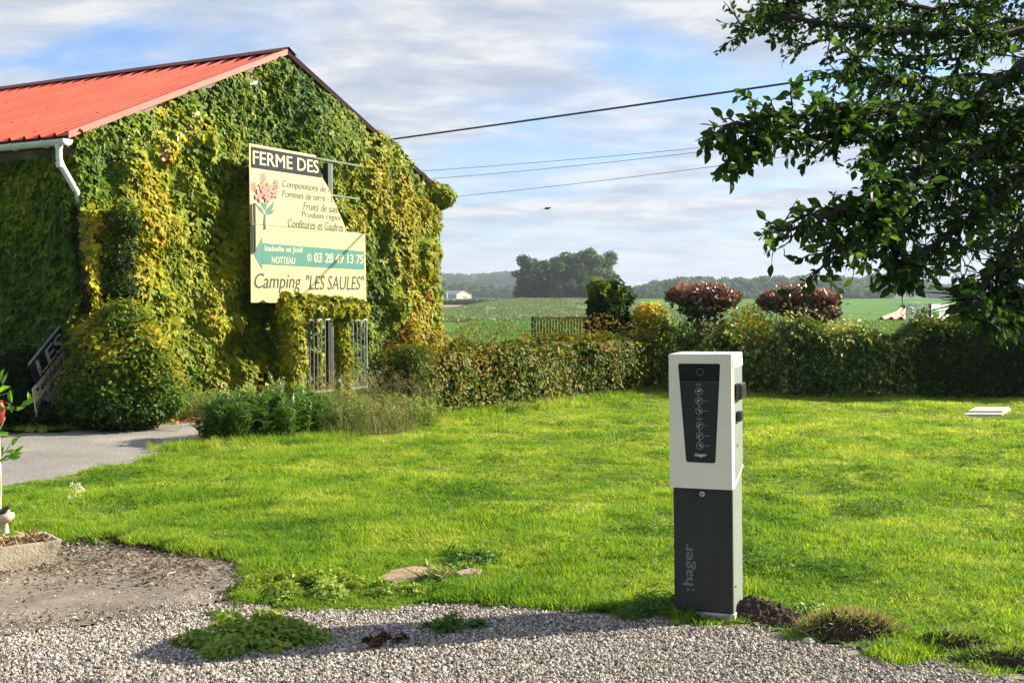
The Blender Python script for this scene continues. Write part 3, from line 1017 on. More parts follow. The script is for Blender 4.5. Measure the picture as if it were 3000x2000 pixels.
m_wall = plain('old_render', (0.17, 0.15, 0.135), rough=0.9, var=0.45, scale=1.6, bump=0.4, bscale=20, dirt=(0.09, 0.07, 0.06))
m_pale = plain('pale_render', (0.55, 0.53, 0.50), rough=0.9, var=0.25, scale=3, bump=0.4, bscale=20)
m_red = plain('red_painted_steel', (0.38, 0.062, 0.036), rough=0.55, var=0.26, scale=1.1, bump=0.05, bscale=8, spec=0.2)
m_redd = plain('dark_red_ridge', (0.10, 0.018, 0.014), rough=0.8, var=0.15)
m_zinc = plain('pale_gutter', (0.55, 0.57, 0.60), rough=0.5, var=0.08, scale=4)
mb = MB()
n_ = bx((0, 0, 0))
for (u0, o0, u1, o1, hs) in []:
    pass
# gable wall (pentagon slab), left wall, right wall, rear
T_ = 0.25
pent = [(0, 0), (GW, 0), (GW, EAVE), (GW * TA, APEX), (0, EAVE)]
def slab(poly, o0, o1):
    q = MB()
    V = [bx((p[0], o0, p[1])) for p in poly] + [bx((p[0], o1, p[1])) for p in poly]
    m = len(poly)
    q.add(V, [tuple(range(m)), tuple(range(2 * m - 1, m - 1, -1))] + [(i + m, i, (i + 1) % m, (i + 1) % m + m) for i in range(m)])
    return q
slab(pent, 0, -T_).build('gable_wall', m_wall, barn)
q = MB(); q.add([bx(p) for p in ((0, -T_ - .002, 0), (T_, -T_ - .002, 0), (T_, -BL, 0), (0, -BL, 0), (0, -T_ - .002, EAVE), (T_, -T_ - .002, EAVE), (T_, -BL, EAVE), (0, -BL, EAVE))],
                [(0, 3, 2, 1), (4, 5, 6, 7), (0, 1, 5, 4), (1, 2, 6, 5), (2, 3, 7, 6), (3, 0, 4, 7)])
q.build('side_wall', m_wall, barn)
q = MB(); q.add([bx(p) for p in ((GW - T_, -T_ - .002, 0), (GW, -T_ - .002, 0), (GW, -BL, 0), (GW - T_, -BL, 0), (GW - T_, -T_ - .002, EAVE), (GW, -T_ - .002, EAVE), (GW, -BL, EAVE), (GW - T_, -BL, EAVE))],
                [(0, 3, 2, 1), (4, 5, 6, 7), (0, 1, 5, 4), (1, 2, 6, 5), (2, 3, 7, 6), (3, 0, 4, 7)])
q.build('side_wall', m_wall, barn)
slab([(p[0] + (T_ + .002 if p[0] < 1 else (-T_ - .002 if p[0] > GW - 1 else 0)), p[1] - (0.02 if p[1] > 1 else 0)) for p in pent], -BL + T_, -BL + 0.002).build('gable_wall', m_wall, barn)
GM = Matrix(((gd.x, -gn.x, 0, A.x), (gd.y, -gn.y, 0, A.y), (0, 0, 1, 0), (0, 0, 0, 1)))
BARE = [(q_ + (sx_, sz_, a_)) for q_, sx_, sz_, a_ in [(on_plane(GM, px, py), sx_, sz_, a_) for px, py, sx_, sz_, a_ in
        [(478, 358, .30, .35, .55), (560, 375, .30, .45, .6), (445, 425, .35, .22, .6), (520, 440, .5, .5, .35), (311, 454, .16, .2, .7), (383, 408, .2, .2, .6), (741, 238, .25, .16, .8), (834, 188, .16, .25, .8), (244, 670, .08, .3, .6), (313, 727, .08, .15, .6), (950, 590, .35, .5, .45), (395, 640, .35, .35, .5)]]]
# bare pale patches of render where the ivy is thin
for (u, z, su, sz, a_) in BARE[:10]:
    k_ = 14
    rl_ = lambda u_: (EAVE + (APEX - EAVE) * u_ / (GW * TA) if u_ < GW * TA else APEX - (APEX - EAVE) * (u_ - GW * TA) / (GW * (1 - TA))) - .16
    poly = [(u + su * math.cos(t_) * (0.55 + 0.35 * rng.random()), z + sz * math.sin(t_) * (0.75 + 0.35 * rng.random())) for t_ in [2 * math.pi * i / k_ for i in range(k_)]]
    poly = [(p[0], min(p[1], rl_(p[0]))) for p in poly]
    sb = MB(); V = [bx((p[0], 0.004, p[1])) for p in poly] + [bx((p[0], 0.012, p[1])) for p in poly]
    sb.add(V, [tuple(range(k_ - 1, -1, -1)), tuple(range(k_, 2 * k_))] + [(i, (i + 1) % k_, (i + 1) % k_ + k_, i + k_) for i in range(k_)])
    sb.build('render_patch', m_pale, barn)

# ribbed roof sheets, 0.9 m wide each
OV = 0.08
def roof_sheet(side, k_):
    """side -1: the visible slope; ribs every 0.3 m run from eave to ridge"""
    u_e = -0.25 if side < 0 else GW + 0.25
    u_r = GW * TA
    slope = (APEX - EAVE) / (GW * TA if side < 0 else GW * (1 - TA))
    z_e = EAVE - 0.25 * slope + 0.06
    z_r = APEX + 0.07
    o_start = OV - k_ * 0.9
    prof = []
    for r_ in range(3):
        b0 = o_start - r_ * 0.3
        prof += [(b0, 0.0), (b0 - 0.21, 0.0), (b0 - 0.235, 0.042), (b0 - 0.265, 0.042), (b0 - 0.29, 0.0)]
    prof.append((o_start - 0.9 - 0.008, 0.0))
    V = []; F = []
    sz = (z_r - z_e)
    m = len(prof)
    lift = 0.0015 * (k_ % 2)
    for t_ in (0, 1):
        for (o_, h) in prof:
            V.append(bx((u_e + (u_r - u_e) * t_, o_, z_e + sz * t_ + h + lift)))
    for t_ in (0, 1):
        for (o_, h) in prof:
            V.append(bx((u_e + (u_r - u_e) * t_, o_, z_e + sz * t_ + h + lift - 0.006)))
    for i in range(m - 1):
        F.append((i, i + 1, m + i + 1, m + i))
        F.append((2 * m + i + 1, 2 * m + i, 3 * m + i, 3 * m + i + 1))
        F.append((i + 1, i, 2 * m + i, 2 * m + i + 1))
        F.append((m + i, m + i + 1, 3 * m + i + 1, 3 * m + i))
    F += [(0, m, 3 * m, 2 * m), (2 * m - 1, m - 1, 3 * m - 1, 4 * m - 1)]
    sb = MB(); sb.add(V, F)
    o_ = sb.build('roof_sheet', m_red, barn)
    if side < 0 and k_ < 10:
        sc = MB()
        for r_ in range(3):
            for j, t_ in enumerate((0.04, 0.22, 0.42, 0.62, 0.82)):
                c = bx((u_e + (u_r - u_e) * (t_ + 0.01 * rng.random()), o_start - r_ * 0.3 - 0.25, z_e + sz * t_ + 0.042))
                sc.box((c.x - .011, c.y - .011, c.z - 0.002), (c.x + .011, c.y + .011, c.z + .012))
        s_ = sc.build('screw', m_redd, o_); s_['kind'] = 'stuff'
for k_ in range(18):
    roof_sheet(-1, k_)
for k_ in range(18):
    roof_sheet(1, k_)
# ridge cap in lengths, verge flashing
sl1 = (APEX - EAVE) / (GW * TA); sl2 = (APEX - EAVE) / (GW * (1 - TA))
for k_ in range(6):
    o0 = OV + 0.05 - k_ * 2.8; o1 = o0 - 2.8 - 0.03
    ur = GW * TA
    pr = [(ur - 0.19, APEX - 0.19 * sl1 + 0.132), (ur, APEX + 0.152), (ur + 0.2, APEX - 0.2 * sl2 + 0.132), (ur + 0.2, APEX - 0.2 * sl2 + 0.125), (ur, APEX + 0.152), (ur - 0.19, APEX - 0.19 * sl1 + 0.125)]
    sb = MB(); m = 6; dz = 0.002 * (k_ % 2)
    V = [bx((p[0], o0, p[1] + dz)) for p in pr] + [bx((p[0], o1, p[1] + dz)) for p in pr]
    sb.add(V, [(0, 1, 4, 5), (1, 2, 3, 4), (11, 10, 7, 6), (10, 9, 8, 7)] + [(i, i + m, (i + 1) % m + m, (i + 1) % m) for i in range(m)])
    sb.build('ridge_cap', m_redd, barn)
for side in (-1, 1):
    u_e = -0.25 if side < 0 else GW + 0.25
    sl = sl1 if side < 0 else sl2
    z_e = EAVE - 0.25 * sl + 0.06
    V = []
    for t_ in (0, 1):
        u = u_e + (GW * TA - u_e) * t_; z = z_e + (APEX + 0.07 - z_e) * t_
        V += [bx((u, OV + 0.006, z - 0.045)), bx((u, OV + 0.022, z - 0.045)), bx((u, OV + 0.022, z + 0.048)), bx((u, OV - 0.07, z + 0.052)), bx((u, OV - 0.07, z + 0.046)), bx((u, OV + 0.006, z + 0.04))]
    sb = MB(); m = 6
    sb.add(V, [(0, 1, 2, 5), (2, 3, 4, 5), (11, 8, 7, 6), (11, 10, 9, 8)] + [(i, i + m, (i + 1) % m + m, (i + 1) % m) for i in range(m)])
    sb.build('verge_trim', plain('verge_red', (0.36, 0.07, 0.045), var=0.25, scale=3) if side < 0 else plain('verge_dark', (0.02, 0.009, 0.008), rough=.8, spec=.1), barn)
# purlin ends + dark eave underside
q = MB()
q.add([bx(p) for p in ((-0.24, OV - .03, EAVE - .20), (-0.20, OV - .03, EAVE - .20), (-0.20, -BL, EAVE - .20), (-0.24, -BL, EAVE - .20), (-0.24, OV - .03, EAVE - .08), (-0.20, OV - .03, EAVE - .08), (-0.20, -BL, EAVE - .08), (-0.24, -BL, EAVE - .08))],
      [(0, 3, 2, 1), (4, 5, 6, 7), (0, 1, 5, 4), (1, 2, 6, 5), (2, 3, 7, 6), (3, 0, 4, 7)])
q.build('fascia', m_redd, barn)
# half round gutter with end cap, brackets, downpipe
gut = MB()
gr = 0.075; k_ = 9
gc = (-0.325, EAVE - 0.12)
for (ra, rb_) in ((gr, gr - 0.008),):
    V = []
    for o_ in (0.16, -BL):
        for rr_ in (ra, rb_):
            for i in range(k_):
                t_ = math.pi + math.pi * i / (k_ - 1)
                V.append(bx((gc[0] + rr_ * math.cos(t_), o_, gc[1] + rr_ * math.sin(t_))))
    F = []
    for i in range(k_ - 1):
        F += [(i, i + 1, 2 * k_ + i + 1, 2 * k_ + i), (k_ + i + 1, k_ + i, 3 * k_ + i, 3 * k_ + i + 1), (i + 1, i, k_ + i, k_ + i + 1), (2 * k_ + i, 2 * k_ + i + 1, 3 * k_ + i + 1, 3 * k_ + i)]
    F += [(0, 2 * k_, 3 * k_, k_), (k_ - 1, 2 * k_ - 1, 4 * k_ - 1, 3 * k_ - 1)]
    gut.add(V, F)
gutter = gut.build('gutter', m_zinc, barn)
V = [bx((gc[0] + (gr + .004) * math.cos(math.pi + math.pi * i / 12), o_, gc[1] + (gr + .004) * math.sin(math.pi + math.pi * i / 12))) for o_ in (0.162, 0.175) for i in range(13)]
MB().add(V, [tuple(range(12, -1, -1)), tuple(range(13, 26)), (0, 12, 25, 13)] + [(i, i + 1, i + 14, i + 13) for i in range(12)]).build('end_cap', plain('gutter_cap', (0.75, 0.75, 0.74)), gutter)
for j in range(14):
    o_ = -0.25 - j * 0.62
    pts_ = [bx((gc[0] + (gr + .006) * math.cos(math.pi + math.pi * i / 8), o_, gc[1] + (gr + .006) * math.sin(math.pi + math.pi * i / 8))) for i in range(9)]
    MB().tube(pts_, 0.011, 5).build('bracket', m_zinc, gutter)
pp = [bx(p) for p in ((-0.325, 0.0, EAVE - .18), (-0.325, 0.0, EAVE - .36), (-0.29, .01, EAVE - .46), (-0.10, .06, EAVE - .78), (-0.05, .03, EAVE - .9), (0.02, .005, EAVE - 1.0))]
dp = MB().tube(pp, 0.042, 12).build('downpipe', m_zinc, barn, smooth=True)
MB().tube([bx((-0.325, 0, EAVE - .16)), bx((-0.325, 0, EAVE - .23))], 0.05, 12).build('outlet', m_zinc, dp, smooth=True)
MB().tube([bx((-0.325, 0, EAVE - .40)), bx((-0.31, 0, EAVE - .47))], 0.048, 12).build('collar', m_zinc, dp, smooth=True)

# ================================================================== IVY
IVY_STOPS = [(0.0, (0.016, 0.045, 0.005)), (0.28, (0.050, 0.110, 0.006)), (0.5, (0.125, 0.185, 0.007)), (0.74, (0.27, 0.27, 0.008)), (0.93, (0.33, 0.245, 0.012)), (1.0, (0.34, 0.14, 0.025))]
m_ivy = leafmat('ivy_leaf', IVY_STOPS, trans=0.22, rough=0.55, spec=0.22)
m_ivyo = leafmat('ivy_leaf_part', IVY_STOPS, trans=0.3, rough=0.55, spec=0.22, use_obj=0.0)
m_vine = plain('vine_stem', (0.13, 0.10, 0.075), rough=0.9, var=0.3, scale=8)


def grow_wall(n, umax, top, org, du, out, seed, thick=0.40, dens=None, tintf=None, size=0.094, umin=0.0, zmin=0.0):
    """leaves over a wall; org + du*u + out*o + z"""
    u = rng.uniform(umin, umax, n); z = rng.uniform(zmin, 6.0, n)
    ok = z < top(u)
    u, z = u[ok], z[ok]
    if dens is not None:
        k_ = rng.random(len(u)) < dens(u, z)
        u, z = u[k_], z[k_]
    P3 = np.c_[u, z, np.full(len(u), seed)]
    edge_ = 0.25 + 0.75 * sstep(0.0, 0.8, top(u) - z)
    def bulge(P_):
        return edge_ * bulge_(P_)
    def bulge_(P_):
        a = fbm(P_ * [1, .7, 1], 1.25, 2, seed); b_ = fbm(P_ * [1, .8, 1], 3.4, 2, seed + 5)
        rid = 1 - np.abs(2 * a - 1) * 1.6
        return thick * (sstep(0.30, 0.72, a) * 0.55 + 0.45 * sstep(0.25, 0.75, b_) * (0.5 + 0.5 * np.clip(rid, 0, 1)))
    o_ = bulge(P3)
    e = 0.06
    gu = (bulge(P3 + [e, 0, 0]) - o_) / e; gz = (bulge(P3 + [0, e, 0]) - o_) / e
    depth = rng.random(len(u)) ** 2 * 0.13
    pos = np.array(org)[None] + np.outer(u, du) + np.outer(o_ - depth + 0.03, out) + np.outer(z, (0, 0, 1))
    nrm = np.array(out)[None] * 1.0 - np.outer(gu, du) * 0.9 - np.outer(gz * 0.9, (0, 0, 1)) + np.array((0, 0, 0.55)) + rvec(len(u), 0.34)
    tip = np.array((0, 0, -1.0))[None] + rvec(len(u), 0.35) + np.array(out)[None] * 0.25
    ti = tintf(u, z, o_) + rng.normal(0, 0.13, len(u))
    ti = np.clip(ti, 0.01, 0.99)
    s = size * np.exp(rng.normal(0, 0.25, len(u)))
    return pos, nrm, tip, s, ti


def gtop(u):
    t_ = np.where(u < GW * TA, EAVE + (APEX - EAVE) * u / (GW * TA), APEX - (APEX - EAVE) * (u - GW * TA) / (GW * (1 - TA)))
    left = np.where(u < GW * TA, -0.02 + 0.10 * (vn(np.c_[u, u * 0, u * 0], 2.5, 3) - .3), 0)
    right = np.where(u > GW * TA + 0.3, 0.02 + (0.08 + 0.2 * vn(np.c_[u, u * 0, u * 0], 2.3, 7)) * sstep(GW * .66, GW * .80, u), 0)
    left = left + np.where(u < GW * .25, 0.12 * vn(np.c_[u, u * 0, u * 0], 3.3, 4), 0)
    return t_ + left + right


def gdens(u, z):
    d = np.ones(len(u))
    for (cu, cz, su, sz, a) in BARE:
        d -= a * np.exp(-((u - cu) / su) ** 2 - ((z - cz) / sz) ** 2)
    d *= 0.25 + 0.75 * sstep(0.26, 0.46, fbm(np.c_[u, z * 0.6, u * 0], 2.0, 3, 12))
    return d


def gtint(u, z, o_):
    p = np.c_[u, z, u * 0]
    t_ = 0.33 + 0.44 * (fbm(p, 0.9, 3, 22) - 0.5) * 2 + 0.22 * sstep(0.1, 0.3, o_)  # bulges tinted yellower, painting in lit ridges over darker creases
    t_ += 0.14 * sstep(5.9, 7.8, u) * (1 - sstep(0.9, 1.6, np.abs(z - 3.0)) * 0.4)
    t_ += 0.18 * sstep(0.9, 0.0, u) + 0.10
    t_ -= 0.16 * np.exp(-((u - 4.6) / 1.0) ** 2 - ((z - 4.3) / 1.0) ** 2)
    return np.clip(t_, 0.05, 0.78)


ivy = tag(empty('climbing_ivy', A), 'yellow green ivy leaves covering the whole sunlit gable of the barn', 'ivy')
org = Vector((0, 0, 0))
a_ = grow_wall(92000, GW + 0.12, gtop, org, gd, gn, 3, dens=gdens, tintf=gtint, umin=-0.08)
# overhang past the right corner and a tuft over the gutter end there
def ball(c, rad, n, tint, size=0.09, drop=0.4, sq=(1, 1, 1), shell=0.5):
    d = rvec(n); d /= np.linalg.norm(d, axis=1, keepdims=True)
    r_ = (shell + (1 - shell) * rng.random(n))[:, None]
    ps = np.array(c) + d * r_ * np.array(rad)
    nr_ = d * np.array(sq) + np.array((0, 0, 0.4)) + rvec(n, 0.35)
    tp = np.array((0, 0, -1.0)) + rvec(n, 0.45)
    return ps, nr_, tp, size * np.exp(rng.normal(0, 0.25, n)), np.clip(tint + rng.normal(0, 0.13, n), 0.01, 0.99)


parts_ = [a_]
e_ = bx((GW + 0.12, 0.10, 3.80)); parts_.append(ball(e_, (.34, .28, .25), 1200, 0.55, size=.085))
e_ = bx((GW - 0.05, 0.05, 3.95)); parts_.append(ball(e_, (.18, .2, .16), 200, 0.6, size=.085))
for zz, rr_, tt in ((3.3, .13, .7), (2.9, .12, .6), (2.5, .13, .75), (2.1, .12, .65), (1.6, .15, .7), (1.1, .24, .72), (0.75, .34, .75), (0.35, .36, .6)):
    parts_.append(ball(bx((GW + 0.02, 0.0, zz)), (rr_, .3, .3), 420, tt, size=.085))
# orange cluster low on the right and a heavier lobe
parts_.append(ball(Vector((*tuple(GM.to_3x3() @ Vector((on_plane(GM, 1150, 975)[0], -.45, on_plane(GM, 1150, 975)[1]))),)), (.2, .2, .24), 330, 0.86, size=.085))
parts_.append(ball(Vector((*tuple(GM.to_3x3() @ Vector((on_plane(GM, 1130, 900)[0], -.35, on_plane(GM, 1130, 900)[1]))),)), (.2, .2, .22), 250, 0.55, size=.085))
cat = [np.concatenate([p[i] for p in parts_]) for i in range(5)]
# nothing may grow through the roof
# the 300 leaves that stand out nearest the viewer are single parts
world_p = cat[0] + np.array(A)
score = -np.linalg.norm(world_p - np.array((0, 0, EYE)), axis=1) + 22 * cat[3] + rng.random(len(world_p)) * 3
order = np.argsort(-score)
single, rest = order[:290], order[290:]
leaf_object('foliage', cat[0][rest], cat[1][rest], cat[2][rest], cat[3][rest], cat[4][rest], LEAF_IVY, m_ivy, ivy)['kind'] = 'stuff'


def single_leaves(name, tmpl, mat, parent, pos, nrm, tip, size, tint, nshade=5):
    sh = []
    for k_ in range(nshade):
        V_, F_ = tmpl
        v2 = V_.copy(); v2[:, 2] *= (0.5 + 0.35 * k_)
        sh.append(mesh_np(name, v2, F_, mat, tint=np.full(len(v2), (k_ + 0.5) / nshade)))
    s, t_, n_ = frames(nrm, tip)
    for i in range(len(pos)):
        o_ = bpy.data.objects.new(name, sh[min(nshade - 1, int(tint[i] * nshade))])
        M = Matrix(((s[i][0], t_[i][0], n_[i][0], pos[i][0]), (s[i][1], t_[i][1], n_[i][1], pos[i][1]), (s[i][2], t_[i][2], n_[i][2], pos[i][2]), (0, 0, 0, 1)))
        COL.objects.link(o_)
        o_.parent = parent
        o_.matrix_local = M @ Matrix.Diagonal((size[i], size[i], size[i], 1))


single_leaves('leaf', LEAF_IVY, m_ivyo, ivy, cat[0][single], cat[1][single], cat[2][single], cat[3][single], cat[4][single])
st = MB()
for i in range(34):
    u = rng.uniform(0.2, GW - .2); z = 0.0; pts_ = []
    top = float(gtop(np.array([u]))[0]) * rng.uniform(0.5, 0.93)
    while z < top:
        pts_.append(bx((u, 0.03 + 0.02 * rng.random(), z))); z += 0.3; u += rng.normal(0, 0.07); u = min(max(u, .05), GW - .05)
    if len(pts_) > 2:
        st.tube(pts_, [0.02 * (1 - 0.8 * i_ / len(pts_)) + .004 for i_ in range(len(pts_))], 5)
st.build('stem', m_vine, ivy)

# the shaded side wall
ivy2 = tag(empty('climbing_ivy', A), 'dark green ivy in shade under the white gutter, left of the barn corner', 'ivy')
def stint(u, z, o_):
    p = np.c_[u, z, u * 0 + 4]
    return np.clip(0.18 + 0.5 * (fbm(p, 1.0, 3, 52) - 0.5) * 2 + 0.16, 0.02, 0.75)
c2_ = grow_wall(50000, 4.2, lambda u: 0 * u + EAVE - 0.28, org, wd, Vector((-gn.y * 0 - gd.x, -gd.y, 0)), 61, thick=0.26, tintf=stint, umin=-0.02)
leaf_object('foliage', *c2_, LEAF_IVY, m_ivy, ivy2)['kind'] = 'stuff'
st = MB()
for i in range(14):
    u = rng.uniform(0.1, 3.6); pts_ = [wd * (u + rng.normal(0, .05)) - gd * 0.03 + Vector((0, 0, z)) for z in np.arange(0, 3.4, .3)]
    st.tube(pts_, 0.012, 5)
st.build('stem', m_vine, ivy2)

# ================================================================== BIG FARM SIGN
sd = Vector((0.3733, 0.9277, 0))
sdir = gd.copy()
S0 = P0(732, 885, 17.17)
SM = Matrix(((sdir.x, -sdir.y, 0, S0.x), (sdir.y, sdir.x, 0, S0.y), (0, 0, 1, S0.z), (0, 0, 0, 1)))
SM = SM @ Matrix.Rotation(R(-0.5), 4, 'Y')
sign = tag(empty('farm_sign'), 'large torn cream farm sign board on ivy covered posts before the gable', 'sign')
sign.matrix_world = SM
def spx(px, py):
    return on_plane(SM, px, py)
m_cream = plain('cream_board', (0.40, 0.36, 0.15), rough=0.5, var=0.06, scale=1.5, dirt=(0.38, 0.30, 0.14))
m_black = plain('sign_black', (0.016, 0.018, 0.026), rough=0.7, var=0.3, scale=3, spec=.15)
m_ltr = plain('sign_grey_letter', (0.03, 0.045, 0.045), rough=0.6)
m_ltrb = plain('sign_dark_letter', (0.015, 0.006, 0.008), rough=0.6)
m_teal = plain('sign_teal', (0.010, 0.125, 0.098), rough=0.5, var=0.08)
m_pink = plain('flower_pink', (0.42, 0.15, 0.12), rough=0.6)
m_tealg = plain('flower_leaf', (0.02, 0.10, 0.085), rough=0.6)
m_gfr = plain('green_painted_steel', (0.045, 0.115, 0.08), rough=0.55, var=0.3, scale=6, dirt=(0.16, 0.08, 0.05))
m_dark = plain('dark_steel', (0.02, 0.022, 0.022), rough=0.6)

torn_px = [(730, 421), (925, 456), (944, 521), (958.6, 545), (980, 593), (1001, 641), (1017, 680)]
seam_l = spx(733, 656); seam_r = spx(1070, 684)
up_poly = [seam_l] + [spx(1017, 680)] + [spx(*p) for p in torn_px[::-1][1:]]
lo_poly = [spx(735, 886), spx(1073, 889), spx(1069, 685), spx(734, 657)]
MB().prism([(p[0], p[1] + 0.004) for p in up_poly], 0.0, 0.012).build('upper_board', m_cream, sign)
lower = MB().prism(lo_poly, -0.004, 0.008).build('lower_board', m_cream, sign)
# black banner behind FERME DES
ban = [spx(734, 430), spx(930, 464), spx(944, 521), spx(737, 490)]
ban = [spx(734.5, 491), spx(943.0, 521), spx(930, 470), spx(928, 463), spx(734.5, 429)]
MB().prism(ban, -0.004, -0.001).build('banner', m_black, sign)
# frame behind: rails and post
def bar(name, p0, p1, w_, y0, y1, mat, parent):
    p0 = Vector((p0[0], 0, p0[1])); p1 = Vector((p1[0], 0, p1[1])); d = (p1 - p0).normalized(); n_ = Vector((-d.z, 0, d.x)) * w_ / 2
    poly = [(p0 - n_), (p1 - n_), (p1 + n_), (p0 + n_)]
    return MB().prism([(v.x, v.z) for v in poly], y0, y1).build(name, mat, parent)
bar('rail', spx(734, 428), spx(1062, 487), 0.028, 0.016, 0.05, m_gfr, sign)
bar('rail', spx(738, 565), spx(985, 573), 0.035, 0.016, 0.05, plain('rusty_steel', (0.17, 0.08, 0.05), var=.3), sign)
bar('rail', spx(985, 573), spx(1057, 583), 0.028, 0.016, 0.05, m_gfr, sign)
bar('rail', spx(736, 660), spx(1066, 683), 0.04, 0.054, 0.09, m_gfr, sign)
pa = spx(980, 476); pb = spx(984, 690)
MB().box((pa[0] - 0.022, 0.054, -1.6), (pa[0] + 0.022, 0.15, pa[1])).build('post', m_gfr, sign)
MB().box((pa[0] - 0.105, 0.056, -1.6), (pa[0] - 0.024, 0.165, pa[1] - .02)).build('post_dark_side', m_dark, sign)  # dark left side of the post as a box of its own
pc = spx(838, 900)
MB().box((pc[0] - 0.04, 0.054, -1.6), (pc[0] + 0.04, 0.15, 1.9)).build('post', m_gfr, sign)
pe = spx(741, 600)
bar('stay', spx(740, 595), spx(742, 740), 0.03, -0.05, -0.02, m_dark, sign)
bar('rail', spx(728, 657), spx(741, 656), 0.03, -0.05, 0.05, m_dark, sign)


def sign_text(txt, tl, tr, bl, mat, bold=0.0, shear=0.0, clip=None, y=-0.006, keep=None):
    """baseline from bl to the point under tr; tl/bl give the height at the left"""
    x0, zb = spx(*bl); _, zt = spx(*tl); x1, _z = spx(*tr)
    return text_mesh(txt, 'lettering', x0, zb, x1, zt, y=y, mat=mat, parent=sign, bold=bold, shear=shear, clip=clip, keep=keep)


sign_text('FERME DES', (742, 441), (932, 475), (740.5, 480.5), plain('sign_cream_letter', (0.50, 0.46, 0.22)), bold=0.010, y=-0.0065)


def torn_clip(py0, py1):
    """cut lettering at the torn edge between two rows of the picture"""
    def ex(py):
        pp_ = torn_px[1:]
        for (xa, ya), (xb, yb) in zip(pp_[:-1], pp_[1:]):
            if ya <= py <= yb:
                return xa + (xb - xa) * (py - ya) / (yb - ya)
        return pp_[-1][0]
    a = Vector((*spx(ex(py0), py0), 0)); b_ = Vector((*spx(ex(py1), py1), 0))
    d = (b_ - a).normalized()
    nx, nz_ = -d.y, d.x
    if nx < 0: nx, nz_ = -nx, -nz_
    return [(a.x - nx * 0.006, a.y - nz_ * 0.006, nx, nz_)]


sign_text('Compositions de f', (828, 527), (966, 545), (827, 554.5), m_ltr, shear=0.12, clip=torn_clip(535, 570), bold=0.0)
sign_text('Pommes de terre - Lég', (828, 556), (992, 580), (827, 583.5), m_ltr, shear=0.12, clip=torn_clip(570, 600), bold=0.0)
sign_text('Fruits de saison', (890, 592), (1008, 607), (889, 614.5), m_ltr, shear=0.12, clip=torn_clip(596, 630), bold=0.0)
sign_text('Produits région', (886, 618.5), (1002, 632), (884, 641), m_ltr, shear=0.12, clip=torn_clip(620, 655), bold=0.0)
sign_text('Confitures et Gaufres r', (845, 640.5), (1018, 664), (843, 665.5), m_ltr, shear=0.12, clip=torn_clip(650, 678), bold=0.0)
# teal arrow
arrow = [spx(741.5, 743), spx(767.5, 790), spx(767.6, 774), spx(1066, 790), spx(1065.5, 736), spx(767.6, 712), spx(767, 695)]
V2 = arrow
MB().add([(p[0], -0.009, p[1]) for p in V2] + [(p[0], -0.005, p[1]) for p in V2],
         [(0, 1, 6), (2, 3, 4, 5)] + [(i, i + 7, (i + 1) % 7 + 7, (i + 1) % 7) for i in range(7)]).build('arrow', m_teal, lower)
m_cl = plain('sign_pale_letter', (0.48, 0.46, 0.26))
sign_text('Isabelle et Joël', (776, 719), (884, 728), (774, 740), m_cl, bold=0.012, shear=0.08, y=-0.0115).parent = lower
sign_text('NOTTEAU', (796, 752), (863, 757), (794, 771.5), m_cl, bold=0.01, shear=0.12, y=-0.0115).parent = lower
sign_text('03 28 49 13 75', (921, 740.5), (1062, 752), (919, 768), m_cl, bold=0.02, shear=0.08, y=-0.0115).parent = lower
# telephone mark: a ring with a handset
cx_, cz_ = spx(905, 754)
def ring(cx, cz, r0, r1, y0, y1, name, mat, parent, seg=22, squash=1.0):
    V = []
    for yy in (y0, y1):
        for rr_ in (r0, r1):
            for i in range(seg):
                t_ = 2 * math.pi * i / seg
                V.append((cx + rr_ * squash * math.cos(t_), yy, cz + rr_ * math.sin(t_)))
    F = []
    for i in range(seg):
        j = (i + 1) % seg
        F += [(i, j, seg + j, seg + i), (2 * seg + j, 2 * seg + i, 3 * seg + i, 3 * seg + j), (seg + i, seg + j, 3 * seg + j, 3 * seg + i), (j, i, 2 * seg + i, 2 * seg + j)]
    return MB().add(V, F).build(name, mat, parent)
ring(cx_, cz_, 0.048, 0.058, -0.0115, -0.0095, 'telephone_ring', m_cl, lower)
hs = [(cx_ - .02, cz_ - .022), (cx_ - .008, cz_ - .03), (cx_ + .002, cz_ - .012), (cx_ - .004, cz_ - .002), (cx_ + .004, cz_ + .012), (cx_ + .016, cz_ + .014), (cx_ + .018, cz_ + .03), (cx_ + .002, cz_ + .032), (cx_ - .016, cz_ + .006)]
MB().prism(hs, -0.0115, -0.0095).build('telephone_handset', m_cl, lower)
sign_text('Camping', (748, 797), (881, 812), (745, 844), m_ltrb, bold=0.012, shear=0.25, y=-0.0075, keep=(0.0, 0.73)).parent = lower
sign_text('"LES SAULES"', (900, 805), (1066, 813), (897, 849), m_ltrb, bold=0.008, shear=0.2, y=-0.0075).parent = lower
# bouquet printed on the board
def disc(cx, cz, rx, rz, ang, y0, y1, seg=12):
    ca, sa = math.cos(ang), math.sin(ang)
    return [(cx + rx * math.cos(t_) * ca - rz * math.sin(t_) * sa, cz + rx * math.cos(t_) * sa + rz * math.sin(t_) * ca) for t_ in [2 * math.pi * i / seg for i in range(seg)]]
mo = MB(); mp_ = MB()
lay = 0
def petal(cx, cz, rx, rz, ang):
    global lay
    y = -0.0015 - 0.00035 * lay; lay += 1
    mo.prism(disc(cx, cz, rx + .0045, rz + .0045, ang, 0, 0), y - 0.00015, y)
    mp_.prism(disc(cx, cz, rx, rz, ang, 0, 0), y - 0.0003, y - 0.0001)
def blossom(px, py, r_, k_, wide):
    cx, cz = spx(px, py)
    for i in range(k_):
        a = 2 * math.pi * i / k_ + 0.3
        petal(cx + math.cos(a) * r_ * .6, cz + math.sin(a) * r_ * .6, r_ * .42, r_ * wide, a)
    for i in range(1):
        petal(cx, cz, r_ * .16, r_ * .16, 0)
